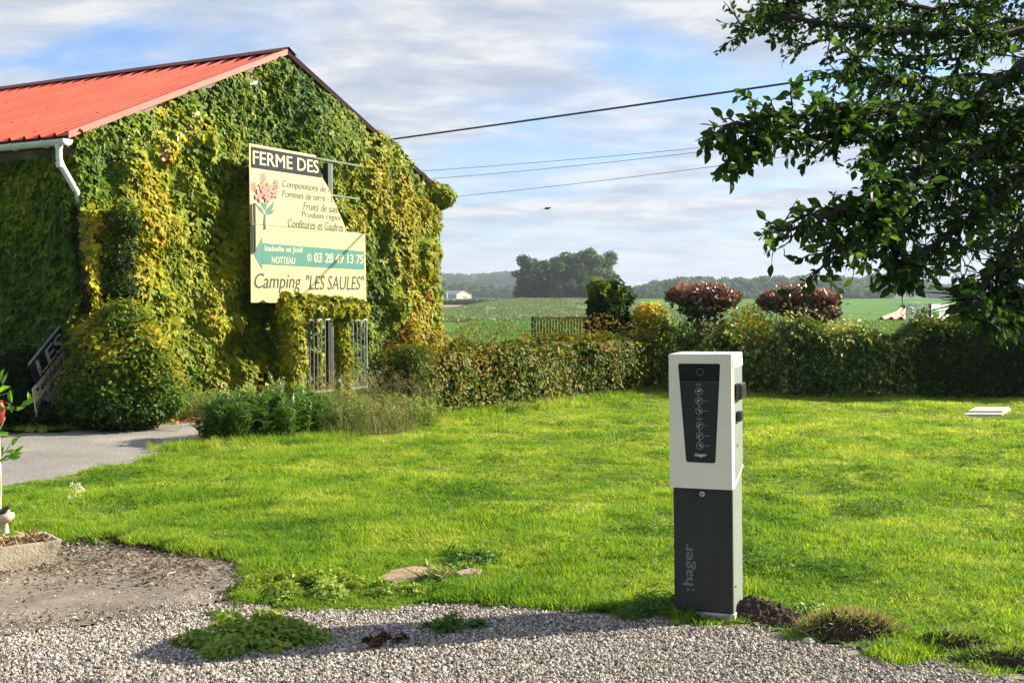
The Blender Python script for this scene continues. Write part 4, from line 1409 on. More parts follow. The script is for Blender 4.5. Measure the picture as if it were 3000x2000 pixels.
for (px, py, r_, k_, wd_) in ((771, 520, .085, 8, .13), (744, 548, .08, 8, .12), (808, 541, .075, 8, .13), (768, 548, .09, 5, .3), (787, 550, .085, 4, .35), (803, 566, .085, 5, .3), (757, 574, .095, 4, .36), (782, 575, .10, 8, .2), (771, 562, .07, 5, .3)):
    blossom(px, py, r_, k_, wd_)
mo.build('flower_outline', m_ltrb, sign); mp_.build('flower', m_pink, sign)
def fpoly(name, pts_, mat, y):
    MB().prism([spx(*p) for p in pts_], y - .0012, y).build(name, mat, sign)
fpoly('flower_wrap', [(776, 618), (764, 600), (763, 592), (780, 596), (783, 600)], m_tealg, -0.002)
fpoly('flower_leaf', [(774, 628), (760, 618), (747, 595), (768, 612)], m_tealg, -0.0035)
fpoly('flower_leaf', [(776, 628), (780, 612), (804, 590), (797, 614)], m_tealg, -0.0035)
fpoly('flower_leaf', [(778, 630), (790, 618), (806, 613), (795, 628)], m_tealg, -0.005)
fpoly('flower_stem', [(770, 674), (773, 628), (777, 628), (778, 672), (774, 655)], m_ltr, -0.0065)

# ivy wrapped round the sign posts and its lower edge
ivy3 = tag(empty('post_ivy'), 'bright yellow ivy wrapped round both sign posts and the sign foot', 'ivy')
ps_ = []
def ivy_col(px0, py0, px1, py1, Y0_, Y1_, rad, n, tint):
    a = P0(px0, py0, Y0_); b_ = P0(px1, py1, Y1_)
    k_ = max(2, int((a - b_).length / 0.16))
    for i in range(k_):
        c = a.lerp(b_, (i + 0.5) / k_)
        j = rad * (0.8 + 0.5 * rng.random())
        ps_.append(ball(c + Vector((rng.normal(0, .02), rng.normal(0, .02), 0)), (j, j, 0.17), n // k_, tint, size=.085, shell=.6))
post1 = SM @ Vector((pc[0], 0.1, 0)); post2 = SM @ Vector((pa[0], 0.1, 0))
ivy_col(852, 888, 858, 1195, post1.y - .5, post1.y - .5, 0.17, 3800, 0.68)
ivy_col(815, 900, 818, 1160, post1.y + .1, post1.y + .1, 0.16, 1500, 0.42)
ivy_col(1000, 900, 1006, 1170, post2.y - .65, post2.y - .65, 0.105, 2600, 0.68)
ivy_col(830, 893, 930, 899, post1.y - .5, post1.y + .1, 0.12, 1100, 0.70)
ivy_col(870, 890, 1075, 902, post1.y - .4, post2.y - .4, 0.10, 1700, 0.68)
ivy_col(820, 878, 900, 892, post1.y - .5, post1.y - .3, 0.09, 520, 0.70)
cat3 = [np.concatenate([p[i] for p in ps_]) for i in range(5)]
o_ = leaf_object('foliage', *cat3, LEAF_IVY, m_ivy, ivy3); o_['kind'] = 'stuff'
MB().tube([post1 - Vector((0, 0, 1.6)), post1], 0.03, 6).tube([post2 - Vector((0, .1, 1.6)), post2 - Vector((0, .1, 0))], 0.02, 6).build('stem', m_vine, ivy3)

# ================================================================== METAL BAR GATES
m_gal = plain('galvanised_steel', (0.24, 0.26, 0.26), rough=0.45, metal=0.3, var=0.15, scale=8)
m_blk = plain('black_painted_bars', (0.018, 0.02, 0.02), rough=0.45, var=0.3)
m_cap = plain('weathered_top_rail', (0.25, 0.22, 0.12), rough=0.7, var=0.4, scale=14, dirt=(0.05, 0.05, 0.04))


def bar_gate(name, label, p0, p1, ztop, zbot, nb, rb, mat, mrail, railh=0.04, postw=0.05):
    """upright bars between two ground points"""
    root = tag(empty(name, p0), label, 'gate')
    v = Vector((p1.x - p0.x, p1.y - p0.y, 0)); ln = v.length; d = v.normalized(); a = math.atan2(d.y, d.x)
    root.rotation_euler = (0, 0, a)
    MB().box((-0.0, -0.02, ztop - railh), (ln, 0.02, ztop)).build('top_rail', mrail, root, bevel=0.003)
    MB().box((-0.0, -0.02, zbot), (ln, 0.02, zbot + 0.035)).build('bottom_rail', mat, root)
    for x_ in (-postw, ln):
        MB().box((x_ + 0.001, -postw / 2, 0), (x_ + postw - 0.001, postw / 2, ztop + 0.01)).build('upright_post', mat, root, bevel=0.003)
    me = MB().tube([(0, 0, zbot + 0.035), (0, 0, ztop - railh)], rb, 8).mesh('bar', mat, smooth=True)
    for i in range(nb):
        o_ = bpy.data.objects.new('bar', me); COL.objects.link(o_); o_.parent = root; o_.location = (ln * (i + 0.5) / nb, 0, 0)
    return root


def at_px(px, Y):
    return Vector(((px - 1500) / FPX * Y * YK, Y * YK, 0))


zt1 = zpx(934, 23.5)
bar_gate('steel_gate', 'grey steel bar gate behind the left sign post, wider one', at_px(902, 23.48), at_px(990, 24.3), zt1, 0.15, 8, 0.008, m_gal, m_gal, railh=.03, postw=.02)
zt2 = zpx(935, 24.6)
bar_gate('steel_gate', 'grey steel bar gate right of the second sign post, narrower one', at_px(1018, 24.56), at_px(1073, 25.13), zt2, 0.15, 5, 0.008, m_gal, m_gal, railh=.03, postw=.02)
zt3 = zpx(928, 29.5)
bar_gate('field_gate', 'black bar gate with lichen on its top rail above the low hedge', at_px(1563, 29.5), at_px(1722, 29.5), zt3, 0.12, 18, 0.016, m_blk, m_cap, railh=.05, postw=.045)

# ================================================================== HEDGES AND SHRUBS
m_bark = plain('shrub_bark', (0.10, 0.075, 0.055), rough=0.9, var=0.3, scale=10)
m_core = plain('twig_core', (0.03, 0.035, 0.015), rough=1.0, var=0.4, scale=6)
H_GREEN = [(0.0, (0.014, 0.04, 0.005)), (0.35, (0.045, 0.095, 0.008)), (0.6, (0.125, 0.155, 0.012)), (0.8, (0.20, 0.165, 0.02)), (1.0, (0.23, 0.075, 0.028))]
m_hedge = leafmat('hedge_leaf', H_GREEN, trans=0.28, rough=0.55, spec=0.2)
m_dkhedge = leafmat('dark_hedge_leaf', [(0.0, (0.005, 0.018, 0.004)), (0.45, (0.016, 0.045, 0.006)), (0.75, (0.075, 0.13, 0.014)), (1.0, (0.22, 0.23, 0.02))], trans=0.3, rough=0.6, spec=.15)  # low stops darkened to stand in for shade on the clipped hedge
m_gold = leafmat('golden_leaf', [(0.0, (0.04, 0.08, 0.01)), (0.5, (0.16, 0.19, 0.016)), (0.8, (0.40, 0.34, 0.02)), (1.0, (0.58, 0.42, 0.03))], trans=0.3, rough=0.45)
m_phot = leafmat('red_shoot_leaf', [(0.0, (0.02, 0.035, 0.01)), (0.35, (0.05, 0.05, 0.02)), (0.6, (0.12, 0.058, 0.038)), (0.85, (0.19, 0.07, 0.05)), (1.0, (0.30, 0.17, 0.13))], trans=0.2, rough=0.35, spec=0.5)
m_var = leafmat('mixed_leaf', [(0.0, (0.008, 0.026, 0.004)), (0.4, (0.035, 0.08, 0.009)), (0.75, (0.14, 0.2, 0.03)), (0.93, (0.3, 0.3, 0.06)), (1.0, (0.55, 0.5, 0.3))], trans=0.3, rough=0.45)  # palest stops paint sunlit specks into the leaf colour


def hedge(name, label, p0, p1, h, wdt, n, size, mat, tint, group=None, cat='hedge', lump=0.22, toptint=0.2, seed=0, tmpl=LEAF_OVAL, hprof=None, sprigs=0.10):
    """clipped hedge from p0 to p1"""
    p0 = np.array(p0[:2], float); p1 = np.array(p1[:2], float)
    d = p1 - p0; ln = np.linalg.norm(d); d /= ln; nn = np.array((d[1], -d[0]))
    root = tag(empty(name, (p0[0], p0[1], 0)), label, cat, group)
    per = 2 * h + wdt
    u = rng.uniform(-0.1, ln + 0.1, n); q = rng.random(n) * per
    hh = h * (1 + 0.12 * (fbm(np.c_[u, u * 0, u * 0 + seed], 1.2, 3, seed) - .5) * 2)
    if hprof is not None:
        hh = hh * hprof(u / ln)
    side = np.where(q < h, 0, np.where(q < h + wdt, 1, 2))
    z = np.where(side == 0, q / h, np.where(side == 1, 1.0, (q - h - wdt) / h)) * hh
    w = np.where(side == 0, 1.0, np.where(side == 1, 1 - 2 * (q - h) / wdt, -1.0)) * wdt / 2
    lumpv = (fbm(np.c_[u, z, w + seed * 3.0], 2.2, 3, seed + 1) - 0.5) * 2 * lump
    inner = -rng.random(n) ** 2 * 0.14
    spr = (rng.random(n) < 0.10) * rng.random(n) * sprigs * 2
    off = lumpv + inner + spr
    fz = np.where(side == 1, 1.0, 0.15 + 0.35 * sstep(0.7, 1.0, z / hh)); fw = np.where(side == 1, 0.0, np.sign(w))
    # the ends of the hedge close in
    eu = np.where(u < 0.25, -0.8, np.where(u > ln - 0.25, 0.8, 0.0))
    pos = np.c_[d[0] * u + nn[0] * (w + fw * off), d[1] * u + nn[1] * (w + fw * off), np.maximum(z + fz * np.where(side == 1, off, 0), 0.02)]
    nr_ = np.c_[nn[0] * fw + d[0] * eu, nn[1] * fw + d[1] * eu, fz + 0.25] + rvec(n, 0.55)
    tp = np.c_[nn[0] * fw, nn[1] * fw, 0.5 - 0.9 * (side != 1)] + rvec(n, 0.6)
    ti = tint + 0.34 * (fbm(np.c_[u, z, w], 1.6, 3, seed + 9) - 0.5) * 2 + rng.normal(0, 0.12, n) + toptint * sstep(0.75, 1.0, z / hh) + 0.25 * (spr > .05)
    o_ = leaf_object('foliage', pos, nr_, tp, size * np.exp(rng.normal(0, 0.28, n)), np.clip(ti, 0.01, 0.99), tmpl, mat, root)
    o_['kind'] = 'stuff'
    # woody inside
    k_ = max(3, int(ln / 0.25))
    st_ = MB()
    for i in range(k_):
        uu = ln * (i + 0.5) / k_
        for j in range(3):
            a = Vector((d[0] * uu, d[1] * uu, 0)); top = Vector((d[0] * (uu + rng.normal(0, .2)) + nn[0] * rng.normal(0, wdt * .2), d[1] * (uu + rng.normal(0, .2)) + nn[1] * rng.normal(0, wdt * .2), h * rng.uniform(.6, .85)))
            st_.tube([a, a.lerp(top, .5) + Vector((rng.normal(0, .04), rng.normal(0, .04), 0)), top], [.014, .009, .004], 4)
    st_.build('twigs', m_bark, root)
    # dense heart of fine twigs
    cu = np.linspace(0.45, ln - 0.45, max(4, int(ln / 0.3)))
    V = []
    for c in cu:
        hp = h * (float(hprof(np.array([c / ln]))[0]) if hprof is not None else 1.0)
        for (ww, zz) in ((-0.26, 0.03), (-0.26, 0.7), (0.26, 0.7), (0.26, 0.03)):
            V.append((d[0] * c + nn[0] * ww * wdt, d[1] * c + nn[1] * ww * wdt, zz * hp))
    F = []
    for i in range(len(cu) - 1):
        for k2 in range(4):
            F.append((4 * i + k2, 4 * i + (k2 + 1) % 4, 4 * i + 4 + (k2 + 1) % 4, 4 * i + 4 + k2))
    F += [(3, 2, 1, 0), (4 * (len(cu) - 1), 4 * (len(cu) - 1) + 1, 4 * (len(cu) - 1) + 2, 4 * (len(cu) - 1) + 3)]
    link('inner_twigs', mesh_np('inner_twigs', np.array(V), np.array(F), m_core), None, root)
    return root


def shrub(name, label, c, blobs, size, mat, stems=6, cat='shrub', group=None, tmpl=LEAF_OVAL, droop=0.0, up=0.2, seed=0, stem_h=None, stemr=0.012, jit=0.5, core=True, grad=0.25, stemspread=0.35, ragged=0.22):
    """blobs: (dx, dy, z, rx, ry, rz, n, tint)"""
    root = tag(empty(name, (c[0], c[1], 0)), label, cat, group)
    ps = []; tops = []
    for (dx_, dy_, z, rx, ry, rz, n, ti) in blobs:
        d = rvec(n); d /= np.linalg.norm(d, axis=1, keepdims=True)
        lump_ = 0.72 + 0.5 * fbm(d * 1.0 + np.array((dx_, dy_, z)), 2.3, 3, seed + 3)
        r_ = lump_ * (1 - 0.45 * rng.random(n) ** 2)
        sp_ = fbm(d * 1.0 + np.array((dx_, z, dy_)), 7.0, 2, seed + 11)
        r_ = r_ * (1 + ragged * sstep(0.55, 0.8, sp_) * rng.random(n))
        p = np.array((dx_, dy_, z)) + d * r_[:, None] * np.array((rx, ry, rz))
        ok = p[:, 2] > 0.02
        p, d2 = p[ok], d[ok]; m = len(p)
        nr_ = d2 + np.array((0, 0, 0.35)) + rvec(m, jit)
        tp = d2 * 0.6 + np.array((0, 0, up - droop)) + rvec(m, 0.5)
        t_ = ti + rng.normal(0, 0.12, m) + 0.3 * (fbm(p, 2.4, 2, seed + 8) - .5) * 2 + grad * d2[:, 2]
        ps.append((p, nr_, tp, size * np.exp(rng.normal(0, 0.28, m)), np.clip(t_, .01, .99)))
        tops.append((dx_, dy_, z, rx, ry, rz))
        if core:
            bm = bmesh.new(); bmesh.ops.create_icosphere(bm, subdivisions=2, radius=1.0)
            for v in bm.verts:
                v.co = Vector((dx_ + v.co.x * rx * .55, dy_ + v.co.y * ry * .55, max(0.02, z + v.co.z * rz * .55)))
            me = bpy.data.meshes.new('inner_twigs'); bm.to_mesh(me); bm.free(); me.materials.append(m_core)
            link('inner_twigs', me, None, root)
    c5 = [np.concatenate([p[i] for p in ps]) for i in range(5)]
    leaf_object('foliage', *c5, tmpl, mat, root)['kind'] = 'stuff'
    for i in range(stems):
        b_ = tops[i % len(tops)]
        top = Vector((b_[0] + rng.normal(0, b_[3] * .45), b_[1] + rng.normal(0, b_[4] * .4), b_[2] + rng.normal(0, b_[5] * .25)))
        base = Vector((top.x * stemspread + rng.normal(0, .04), top.y * stemspread + rng.normal(0, .04), 0))
        mid = base.lerp(top, .45) + Vector((rng.normal(0, .06), rng.normal(0, .05), 0))
        MB().tube([base, base.lerp(mid, .6) + Vector((rng.normal(0, .02), 0, 0)), mid, mid.lerp(top, .6) + Vector((rng.normal(0, .03), 0, 0)), top], [stemr, stemr * .9, stemr * .75, stemr * .5, stemr * .3], 6).build('stem', m_bark, root)
    return root


# low hedge between the barn and the field, lit from the right
hedge('low_hedge', 'long low green hedge with reddish tips between barn and field gate', (-1.6, 15.45), (2.75, 21.4), 0.97, 0.75, 62000, 0.058, m_hedge, 0.42, seed=2, toptint=0.12, lump=0.24, sprigs=.2)
# its rising end by the columnar shrub
shrub('hedge_end_bush', 'bushy green hedge end just left of the charging post top', (2.45, 20.75), [(0, 0, 0.55, .55, .5, .62, 5200, .42), (-.45, -.3, .65, .35, .35, .45, 2600, .5)], 0.06, m_hedge, seed=5)
# clipped dark hedge on the right and the mixed hedge left of it
hedge('clipped_hedge', 'dark clipped hedge with sunlit top at the right edge', (7.05, 19.45), (11.6, 19.0), 1.27, 0.9, 46000, 0.055, m_dkhedge, 0.28, seed=11, toptint=0.45, lump=0.14)  # toptint paints the sunlit top into the leaf colour
hedge('clipped_hedge', 'brownish green hedge stretch left of the dark clipped hedge', (4.7, 19.65), (7.2, 19.5), 1.12, 0.5, 26000, 0.058, m_var, 0.42, hprof=lambda t_: 1 + .16 * np.sin(t_ * 11) * np.sin(t_ * 4.3 + 1), sprigs=.14, seed=12, toptint=0.25, lump=0.22)
hedge('mixed_hedge', 'ragged mixed hedge under the two red leaved bushes', (2.75, 20.4), (5.0, 19.7), 0.98, 0.5, 22000, 0.06, m_var, 0.42, hprof=lambda t_: 1.02 + .2 * np.sin(t_ * 13 + 2), sprigs=.15, seed=13, toptint=0.2, lump=0.28)

# shrubs standing in the hedge line
shrub('columnar_shrub', 'tall square leafy shrub rising right of the black field gate', at_px(1782, 27.6), [(0, 0, 1.35, .40, .4, .68, 6500, .30), (.02, 0, .75, .38, .36, .6, 3500, .22), (-.12, 0, 1.85, .26, .3, .22, 1500, .62), (.2, 0, 1.75, .26, .28, .24, 1400, .5)], 0.085, m_dkhedge, seed=21, droop=0.6, tmpl=LEAF_IVY, grad=0.15)
shrub('golden_shrub', 'shrub with golden yellow crown beside the tall leafy shrub', at_px(1905, 27.4), [(0, 0, 1.35, .34, .3, .28, 2600, .72), (.1, 0, 1.0, .42, .35, .42, 3000, .42), (-.1, 0, .6, .45, .35, .5, 2600, .32)], 0.065, m_gold, seed=22)
phl = [(-.34, 0, 1.74, .34, .32, .17, 1500, .70), (.30, .05, 1.70, .34, .32, .17, 1500, .64), (0, 0, 1.80, .36, .30, .17, 1300, .78), (-.02, -.05, 1.50, .40, .3, .16, 700, .35), (.1, .1, 1.2, .35, .3, .2, 300, .3)]
shrub('red_leaved_bush', 'left bush with a flat red brown crown over bare stems', at_px(2062, 26.4), phl, 0.08, m_phot, seed=23, stems=9, stemr=.016, core=False, jit=.7, up=.8, stemspread=.2, ragged=.55)
phr = [(-.42, 0, 1.66, .32, .32, .16, 1500, .64), (.36, .05, 1.68, .38, .32, .17, 1600, .70), (0, 0, 1.77, .42, .3, .15, 1400, .78), (.45, -.05, 1.46, .3, .3, .16, 500, .45), (.0, -.05, 1.45, .4, .3, .16, 500, .3), (.1, .1, 1.15, .45, .3, .2, 350, .3)]
shrub('red_leaved_bush', 'right bush with a wide red brown crown over thin stems', at_px(2340, 26.2), phr, 0.08, m_phot, seed=24, stems=11, stemr=.015, core=False, jit=.7, up=.8, stemspread=.15, ragged=.55)
shrub('twiggy_shrub', 'twiggy yellow olive shrub between the two red leaved bushes', at_px(2195, 26.3), [(0, 0, 1.15, .5, .35, .45, 2600, .62), (.1, 0, .7, .6, .4, .45, 2600, .4)], 0.05, m_gold, seed=25, stems=22, core=False, stemr=.009, stemspread=.5)
shrub('twiggy_shrub', 'open sparse shrub with yellow leaves below the right red bush', at_px(2400, 25.6), [(0, 0, .85, .6, .35, .42, 2200, .45), (.5, 0, .95, .4, .3, .3, 1500, .6)], 0.055, m_gold, seed=26, stems=16, core=False, stemr=.009, stemspread=.5)
shrub('green_shrub', 'low dark green shrub below the left red leaved bush', at_px(2010, 26.0), [(0, 0, .7, .5, .4, .55, 3600, .30), (.55, 0, .5, .45, .4, .45, 2600, .35)], 0.06, m_var, seed=27)
shrub('green_shrub', 'glossy green shrub with pale specks right of the charging post', at_px(2270, 25.2), [(0, 0, .45, .6, .35, .4, 3600, .40), (.7, 0, .42, .5, .35, .36, 3000, .42), (.3, .1, .7, .4, .3, .3, 1800, .4)], 0.06, m_var, seed=28)
shrub('green_shrub', 'dense green shrub in the hedge foot where it turns brownish', at_px(2560, 25.0), [(0, 0, .5, .5, .35, .45, 3000, .40), (-.4, 0, .7, .35, .3, .3, 1800, .55)], 0.055, m_var, seed=29)
shrub('overgrown_shoots', 'loose yellow green shoots rising above the hedge before the white signboards', at_px(2830, 24.9), [(0, 0, 1.22, .42, .3, .26, 2600, .82), (.55, 0, 1.12, .4, .3, .18, 1600, .85), (-.25, 0, 1.1, .25, .25, .22, 1000, .6)], 0.05, m_dkhedge, seed=30, core=False, grad=.1)

# ------------------------------------------------------------------ planting at the barn foot
H_BUSH = [(0.0, (0.016, 0.045, 0.006)), (0.4, (0.05, 0.115, 0.01)), (0.65, (0.14, 0.18, 0.015)), (0.85, (0.36, 0.31, 0.02)), (1.0, (0.5, 0.42, 0.05))]
m_bush = leafmat('bush_leaf', H_BUSH, trans=0.38, rough=0.5, spec=0.18)
shrub('golden_green_bush', 'big rounded golden green bush standing at the barn corner', at_px(355, 18.75), [(0, 0, .85, .66, .62, .72, 7000, .52), (-.35, .05, .6, .45, .5, .55, 5000, .42), (.4, 0, .55, .42, .5, .5, 5000, .5), (.05, 0, 1.4, .34, .4, .28, 2600, .6), (-.3, -.2, 1.15, .26, .25, .26, 1500, .62), (.38, -.2, 1.05, .24, .25, .3, 1500, .66), (.1, -.4, .9, .3, .2, .3, 1500, .6), (0, -.2, .35, .75, .45, .35, 5000, .25)], 0.058, m_bush, seed=41, grad=.2, ragged=.5)
shrub('feathery_climber', 'fresh green feathery climber on the barn corner above the bush', at_px(345, 19.35), [(-.05, 0, 2.35, .34, .2, .42, 2600, .45), (.12, -.05, 2.75, .24, .18, .25, 1200, .45), (-.05, 0, 1.85, .34, .2, .3, 1800, .4)], 0.045, m_dkhedge, seed=42, core=False, grad=.3)
shrub('shade_bush', 'dark low shrub in deep shade at the left edge by the fallen board', at_px(25, 18.6), [(0, 0, .5, .42, .35, .55, 4200, .2), (-.5, .1, .5, .5, .4, .5, 2000, .2), (.40, -.05, .17, .28, .15, .2, 1300, .25), (.15, -.05, .8, .3, .2, .3, 1500, .2)], 0.055, m_dkhedge, seed=43, grad=.1)

# upright perennials with lance leaves
m_per = leafmat('lance_leaf', [(0, (0.02, 0.065, 0.009)), (0.5, (0.06, 0.15, 0.016)), (0.8, (0.12, 0.23, 0.025)), (1, (0.35, 0.42, 0.22))], trans=0.3, rough=0.35, spec=0.5)


def perennial(name, label, c, rad, h, nst, n, size, mat, tint, lean=.25, tmpl=LEAF_LANCE, cat='plant', spikes=0, group=None, cut=0.1):
    root = tag(empty(name, (c[0], c[1], 0)), label, cat, group)
    ps = []; st_ = MB()
    for i in range(nst):
        a = rng.uniform(0, 6.28); q = math.sqrt(rng.random())
        bx_, by_ = math.cos(a) * q * rad[0], math.sin(a) * q * rad[1]
        hh = h * (1.0 - 0.35 * q * q) * rng.uniform(.75, 1.08)
        ex, ey = bx_ + math.cos(a) * q * lean * hh + rng.normal(0, .04), by_ + math.sin(a) * q * lean * hh + rng.normal(0, .04)
        st_.tube([(bx_, by_, 0), ((bx_ * .6 + ex * .4), (by_ * .6 + ey * .4), hh * .55), (ex, ey, hh)], [.005, .004, .002], 4, caps=False)
        m = max(4, n // nst)
        u = cut + (1 - cut) * rng.random(m) ** .8
        p = np.c_[bx_ + (ex - bx_) * u ** 1.5, by_ + (ey - by_) * u ** 1.5, hh * u]
        az = rng.uniform(0, 6.28, m)
        tp = np.c_[np.cos(az), np.sin(az), 0.9 * u + rng.normal(0, .3, m)]
        nr_ = np.c_[-np.cos(az) * .5, -np.sin(az) * .5, np.ones(m)] + rvec(m, .3)
        ps.append((p, nr_, tp, size * rng.uniform(.6, 1.2, m), np.clip(tint + rng.normal(0, .15, m) + .15 * u, .01, .93)))
    c5 = [np.concatenate([p[i] for p in ps]) for i in range(5)]
    leaf_object('foliage', *c5, tmpl, mat, root)['kind'] = 'stuff'
    st_.build('stems', m_bark, root)
    for i in range(spikes):
        a = rng.uniform(0, 6.28); q = math.sqrt(rng.random()) * .7
        b_ = Vector((math.cos(a) * q * rad[0], math.sin(a) * q * rad[1], h * .5)); tpp = b_ + Vector((rng.normal(0, .05), rng.normal(0, .05), h * rng.uniform(.6, .8)))
        m = 26; u = rng.uniform(.5, 1, m)
        p = np.array(b_)[None] + np.outer(u, np.array(tpp - b_)) + rng.normal(0, .008, (m, 3))
        leaf_object('flower_spike', p, rvec(m), rvec(m), 0.03, np.full(m, .98), LEAF_SMALL, mat, root)
    return root


perennial('leafy_perennial', 'dark green leafy perennial clump at the end of the driveway grass', at_px(690, 17.0), (.42, .5), .58, 60, 3600, .15, m_per, .35, spikes=5)
perennial('leafy_perennial', 'glossy lance leaved perennial clump before the left sign post', at_px(850, 17.6), (.45, .5), .62, 70, 4200, .15, m_per, .48, spikes=6)
perennial('leafy_perennial', 'low dark nettle like clump beside the pale driveway', at_px(655, 16.9), (.2, .3), .32, 26, 1400, .11, m_per, .2)
m_weed = leafmat('wild_leaf', [(0, (0.045, 0.10, 0.012)), (0.5, (0.13, 0.22, 0.03)), (0.85, (0.24, 0.31, 0.06)), (1, (0.4, 0.4, 0.22))], trans=0.35, rough=0.5)
perennial('wild_plants', 'tangle of fine wild plants below the steel bar gates', at_px(985, 18.2), (.55, .6), .5, 90, 5200, .085, m_weed, .45, tmpl=LEAF_LANCE)
perennial('wild_plants', 'bright green weeds at the foot of the low hedge beside the barn', at_px(1150, 18.7), (.55, .5), .42, 80, 4200, .10, m_weed, .6, tmpl=LEAF_LANCE)
perennial('wild_plants', 'soft weeds at the barn wall behind the driveway end', at_px(600, 20.3), (.5, .35), .42, 50, 2200, .09, m_weed, .65)
perennial('wild_plants', 'light green weeds at the foot of the low hedge, middle of its length', at_px(1420, 21.6), (.8, .7), .24, 60, 2600, .09, m_weed, .6)

# tall grasses in seed
m_straw = leafmat('seed_grass', [(0, (0.07, 0.12, 0.02)), (0.45, (0.17, 0.2, 0.05)), (0.75, (0.34, 0.28, 0.14)), (1, (0.5, 0.42, 0.27))], trans=0.25, rough=0.7)


def seed_grass(name, label, c, rad, h, nb, ns, group=None):
    root = tag(empty(name, (c[0], c[1], 0)), label, 'grass')
    def arcs(n, hh, w_, lean, ti, nm):
        V = []; F = []; T = []
        for i in range(n):
            a = rng.uniform(0, 6.28); q = math.sqrt(rng.random())
            x0, y0 = math.cos(a) * q * rad[0], math.sin(a) * q * rad[1]
            az = rng.uniform(0, 6.28); H = hh * rng.uniform(.55, 1.1); ln = lean * rng.uniform(.2, 1.2) * H
            pa_ = az + 1.57
            b0 = len(V); k_ = 6; tt = ti + rng.normal(0, .12)
            for j in range(k_):
                u = j / (k_ - 1); cw = w_ * (1 - u * .85) / 2
                x = x0 + math.cos(az) * ln * u ** 2.2; y = y0 + math.sin(az) * ln * u ** 2.2; z = H * (u - .28 * (ln / H) * u ** 3)
                V += [(x + math.cos(pa_) * cw, y + math.sin(pa_) * cw, z), (x - math.cos(pa_) * cw, y - math.sin(pa_) * cw, z)]; T += [tt, tt]
            for j in range(k_ - 1):
                p = b0 + 2 * j; F += [(p, p + 1, p + 3), (p, p + 3, p + 2)]
            if nm == 'seed_heads':
                # head: a few short bristles at the end
                x = x0 + math.cos(az) * ln; y = y0 + math.sin(az) * ln; z = H * (1 - .28 * (ln / H))
                for j in range(9):
                    u = 1 - j * .02
                    e = Vector((x0 + math.cos(az) * ln * u ** 2.2, y0 + math.sin(az) * ln * u ** 2.2, H * (u - .28 * (ln / H) * u ** 3)))
                    dd = Vector((rng.normal(0, .018), rng.normal(0, .018), rng.normal(0, .02)))
                    m = len(V); V += [tuple(e), tuple(e + dd + Vector((.006, 0, 0))), tuple(e + dd * 1.8 - Vector((0, 0, .01)))]; T += [tt + .1] * 3; F.append((m, m + 1, m + 2))
        o_ = link(nm, mesh_np(nm, np.array(V), np.array(F), m_straw, tint=np.clip(T, .01, .99)), None, root)
        o_['kind'] = 'stuff'
    arcs(nb, h * .75, .009, .7, .3, 'blades')
    arcs(ns, h, .004, .5, .78, 'seed_heads')
    return root


seed_grass('tall_grass', 'tall straw coloured seeding grass in front of the right gate', at_px(1040, 18.9), (.5, .4), .82, 330, 110)
seed_grass('tall_grass', 'arching seeding grass between the gates and the low hedge', at_px(1190, 19.4), (.45, .4), .85, 330, 100)
seed_grass('tall_grass', 'wispy pale green grass in front of the right gate and weeds', at_px(1080, 17.6), (.6, .4), .5, 420, 90)
seed_grass('tall_grass', 'thin dry grass stems between the two sign posts', at_px(935, 18.7), (.35, .3), .75, 160, 50)

# ================================================================== FALLEN BOARD
fh = Vector((0.10, 0.995, 0)).normalized()
fr = R(30)
zc_ = Vector((0, 0, 1)); fnrm = Vector((fh.y, -fh.x, 0))
bu = fh * math.cos(fr) + zc_ * math.sin(fr); bv = -fh * math.sin(fr) + zc_ * math.cos(fr)
c0 = P(207, 1180, 19.5)
FM = Matrix(((bu.x, -fnrm.x, bv.x, c0.x), (bu.y, -fnrm.y, bv.y, c0.y), (bu.z, -fnrm.z, bv.z, c0.z), (0, 0, 0, 1)))
board = tag(empty('fallen_board'), 'tilted black and cream board leaning behind the golden green bush', 'sign')
board.matrix_world = FM
m_bcream = plain('dusty_board', (0.62, 0.53, 0.43), rough=0.6, var=0.1, scale=2)
MB().prism([(-0.92, 0), (0, 0), (0.10, 0.14), (0.3, 0.3), (0.3, 0.72), (-0.72, 0.72)], 0, 0.012).build('cream_panel', m_bcream, board)
MB().prism([(-0.62, 0.724), (0.3, 0.724), (0.3, 1.02), (-0.62, 1.02)], -0.002, 0.012).build('black_panel', m_black, board)
MB().box((-0.63, -0.004, 1.022), (0.305, 0.014, 1.045)).build('edge_strip', m_gal, board)
m_bl = plain('board_black_letter', (0.02, 0.02, 0.022)); m_bw = plain('board_pale_letter', (0.48, 0.43, 0.36))
def btext(txt, x0, z0, x1, z1, mat, sh=0.1, b_=0.01):
    text_mesh(txt, 'lettering', x0, z0, x1, z1, y=-0.006, mat=mat, parent=board, bold=b_, shear=sh)
btext('ison', -0.45, 0.05, -0.04, 0.17, m_bl, 0.2)
btext('mes divers', -0.78, 0.45, 0.12, 0.56, m_bl, 0.2)
btext('séchées', -0.55, 0.59, 0.10, 0.70, m_bl, 0.2)
btext('LES', -0.48, 0.755, 0.24, 0.985, m_bw, 0, 0.02)

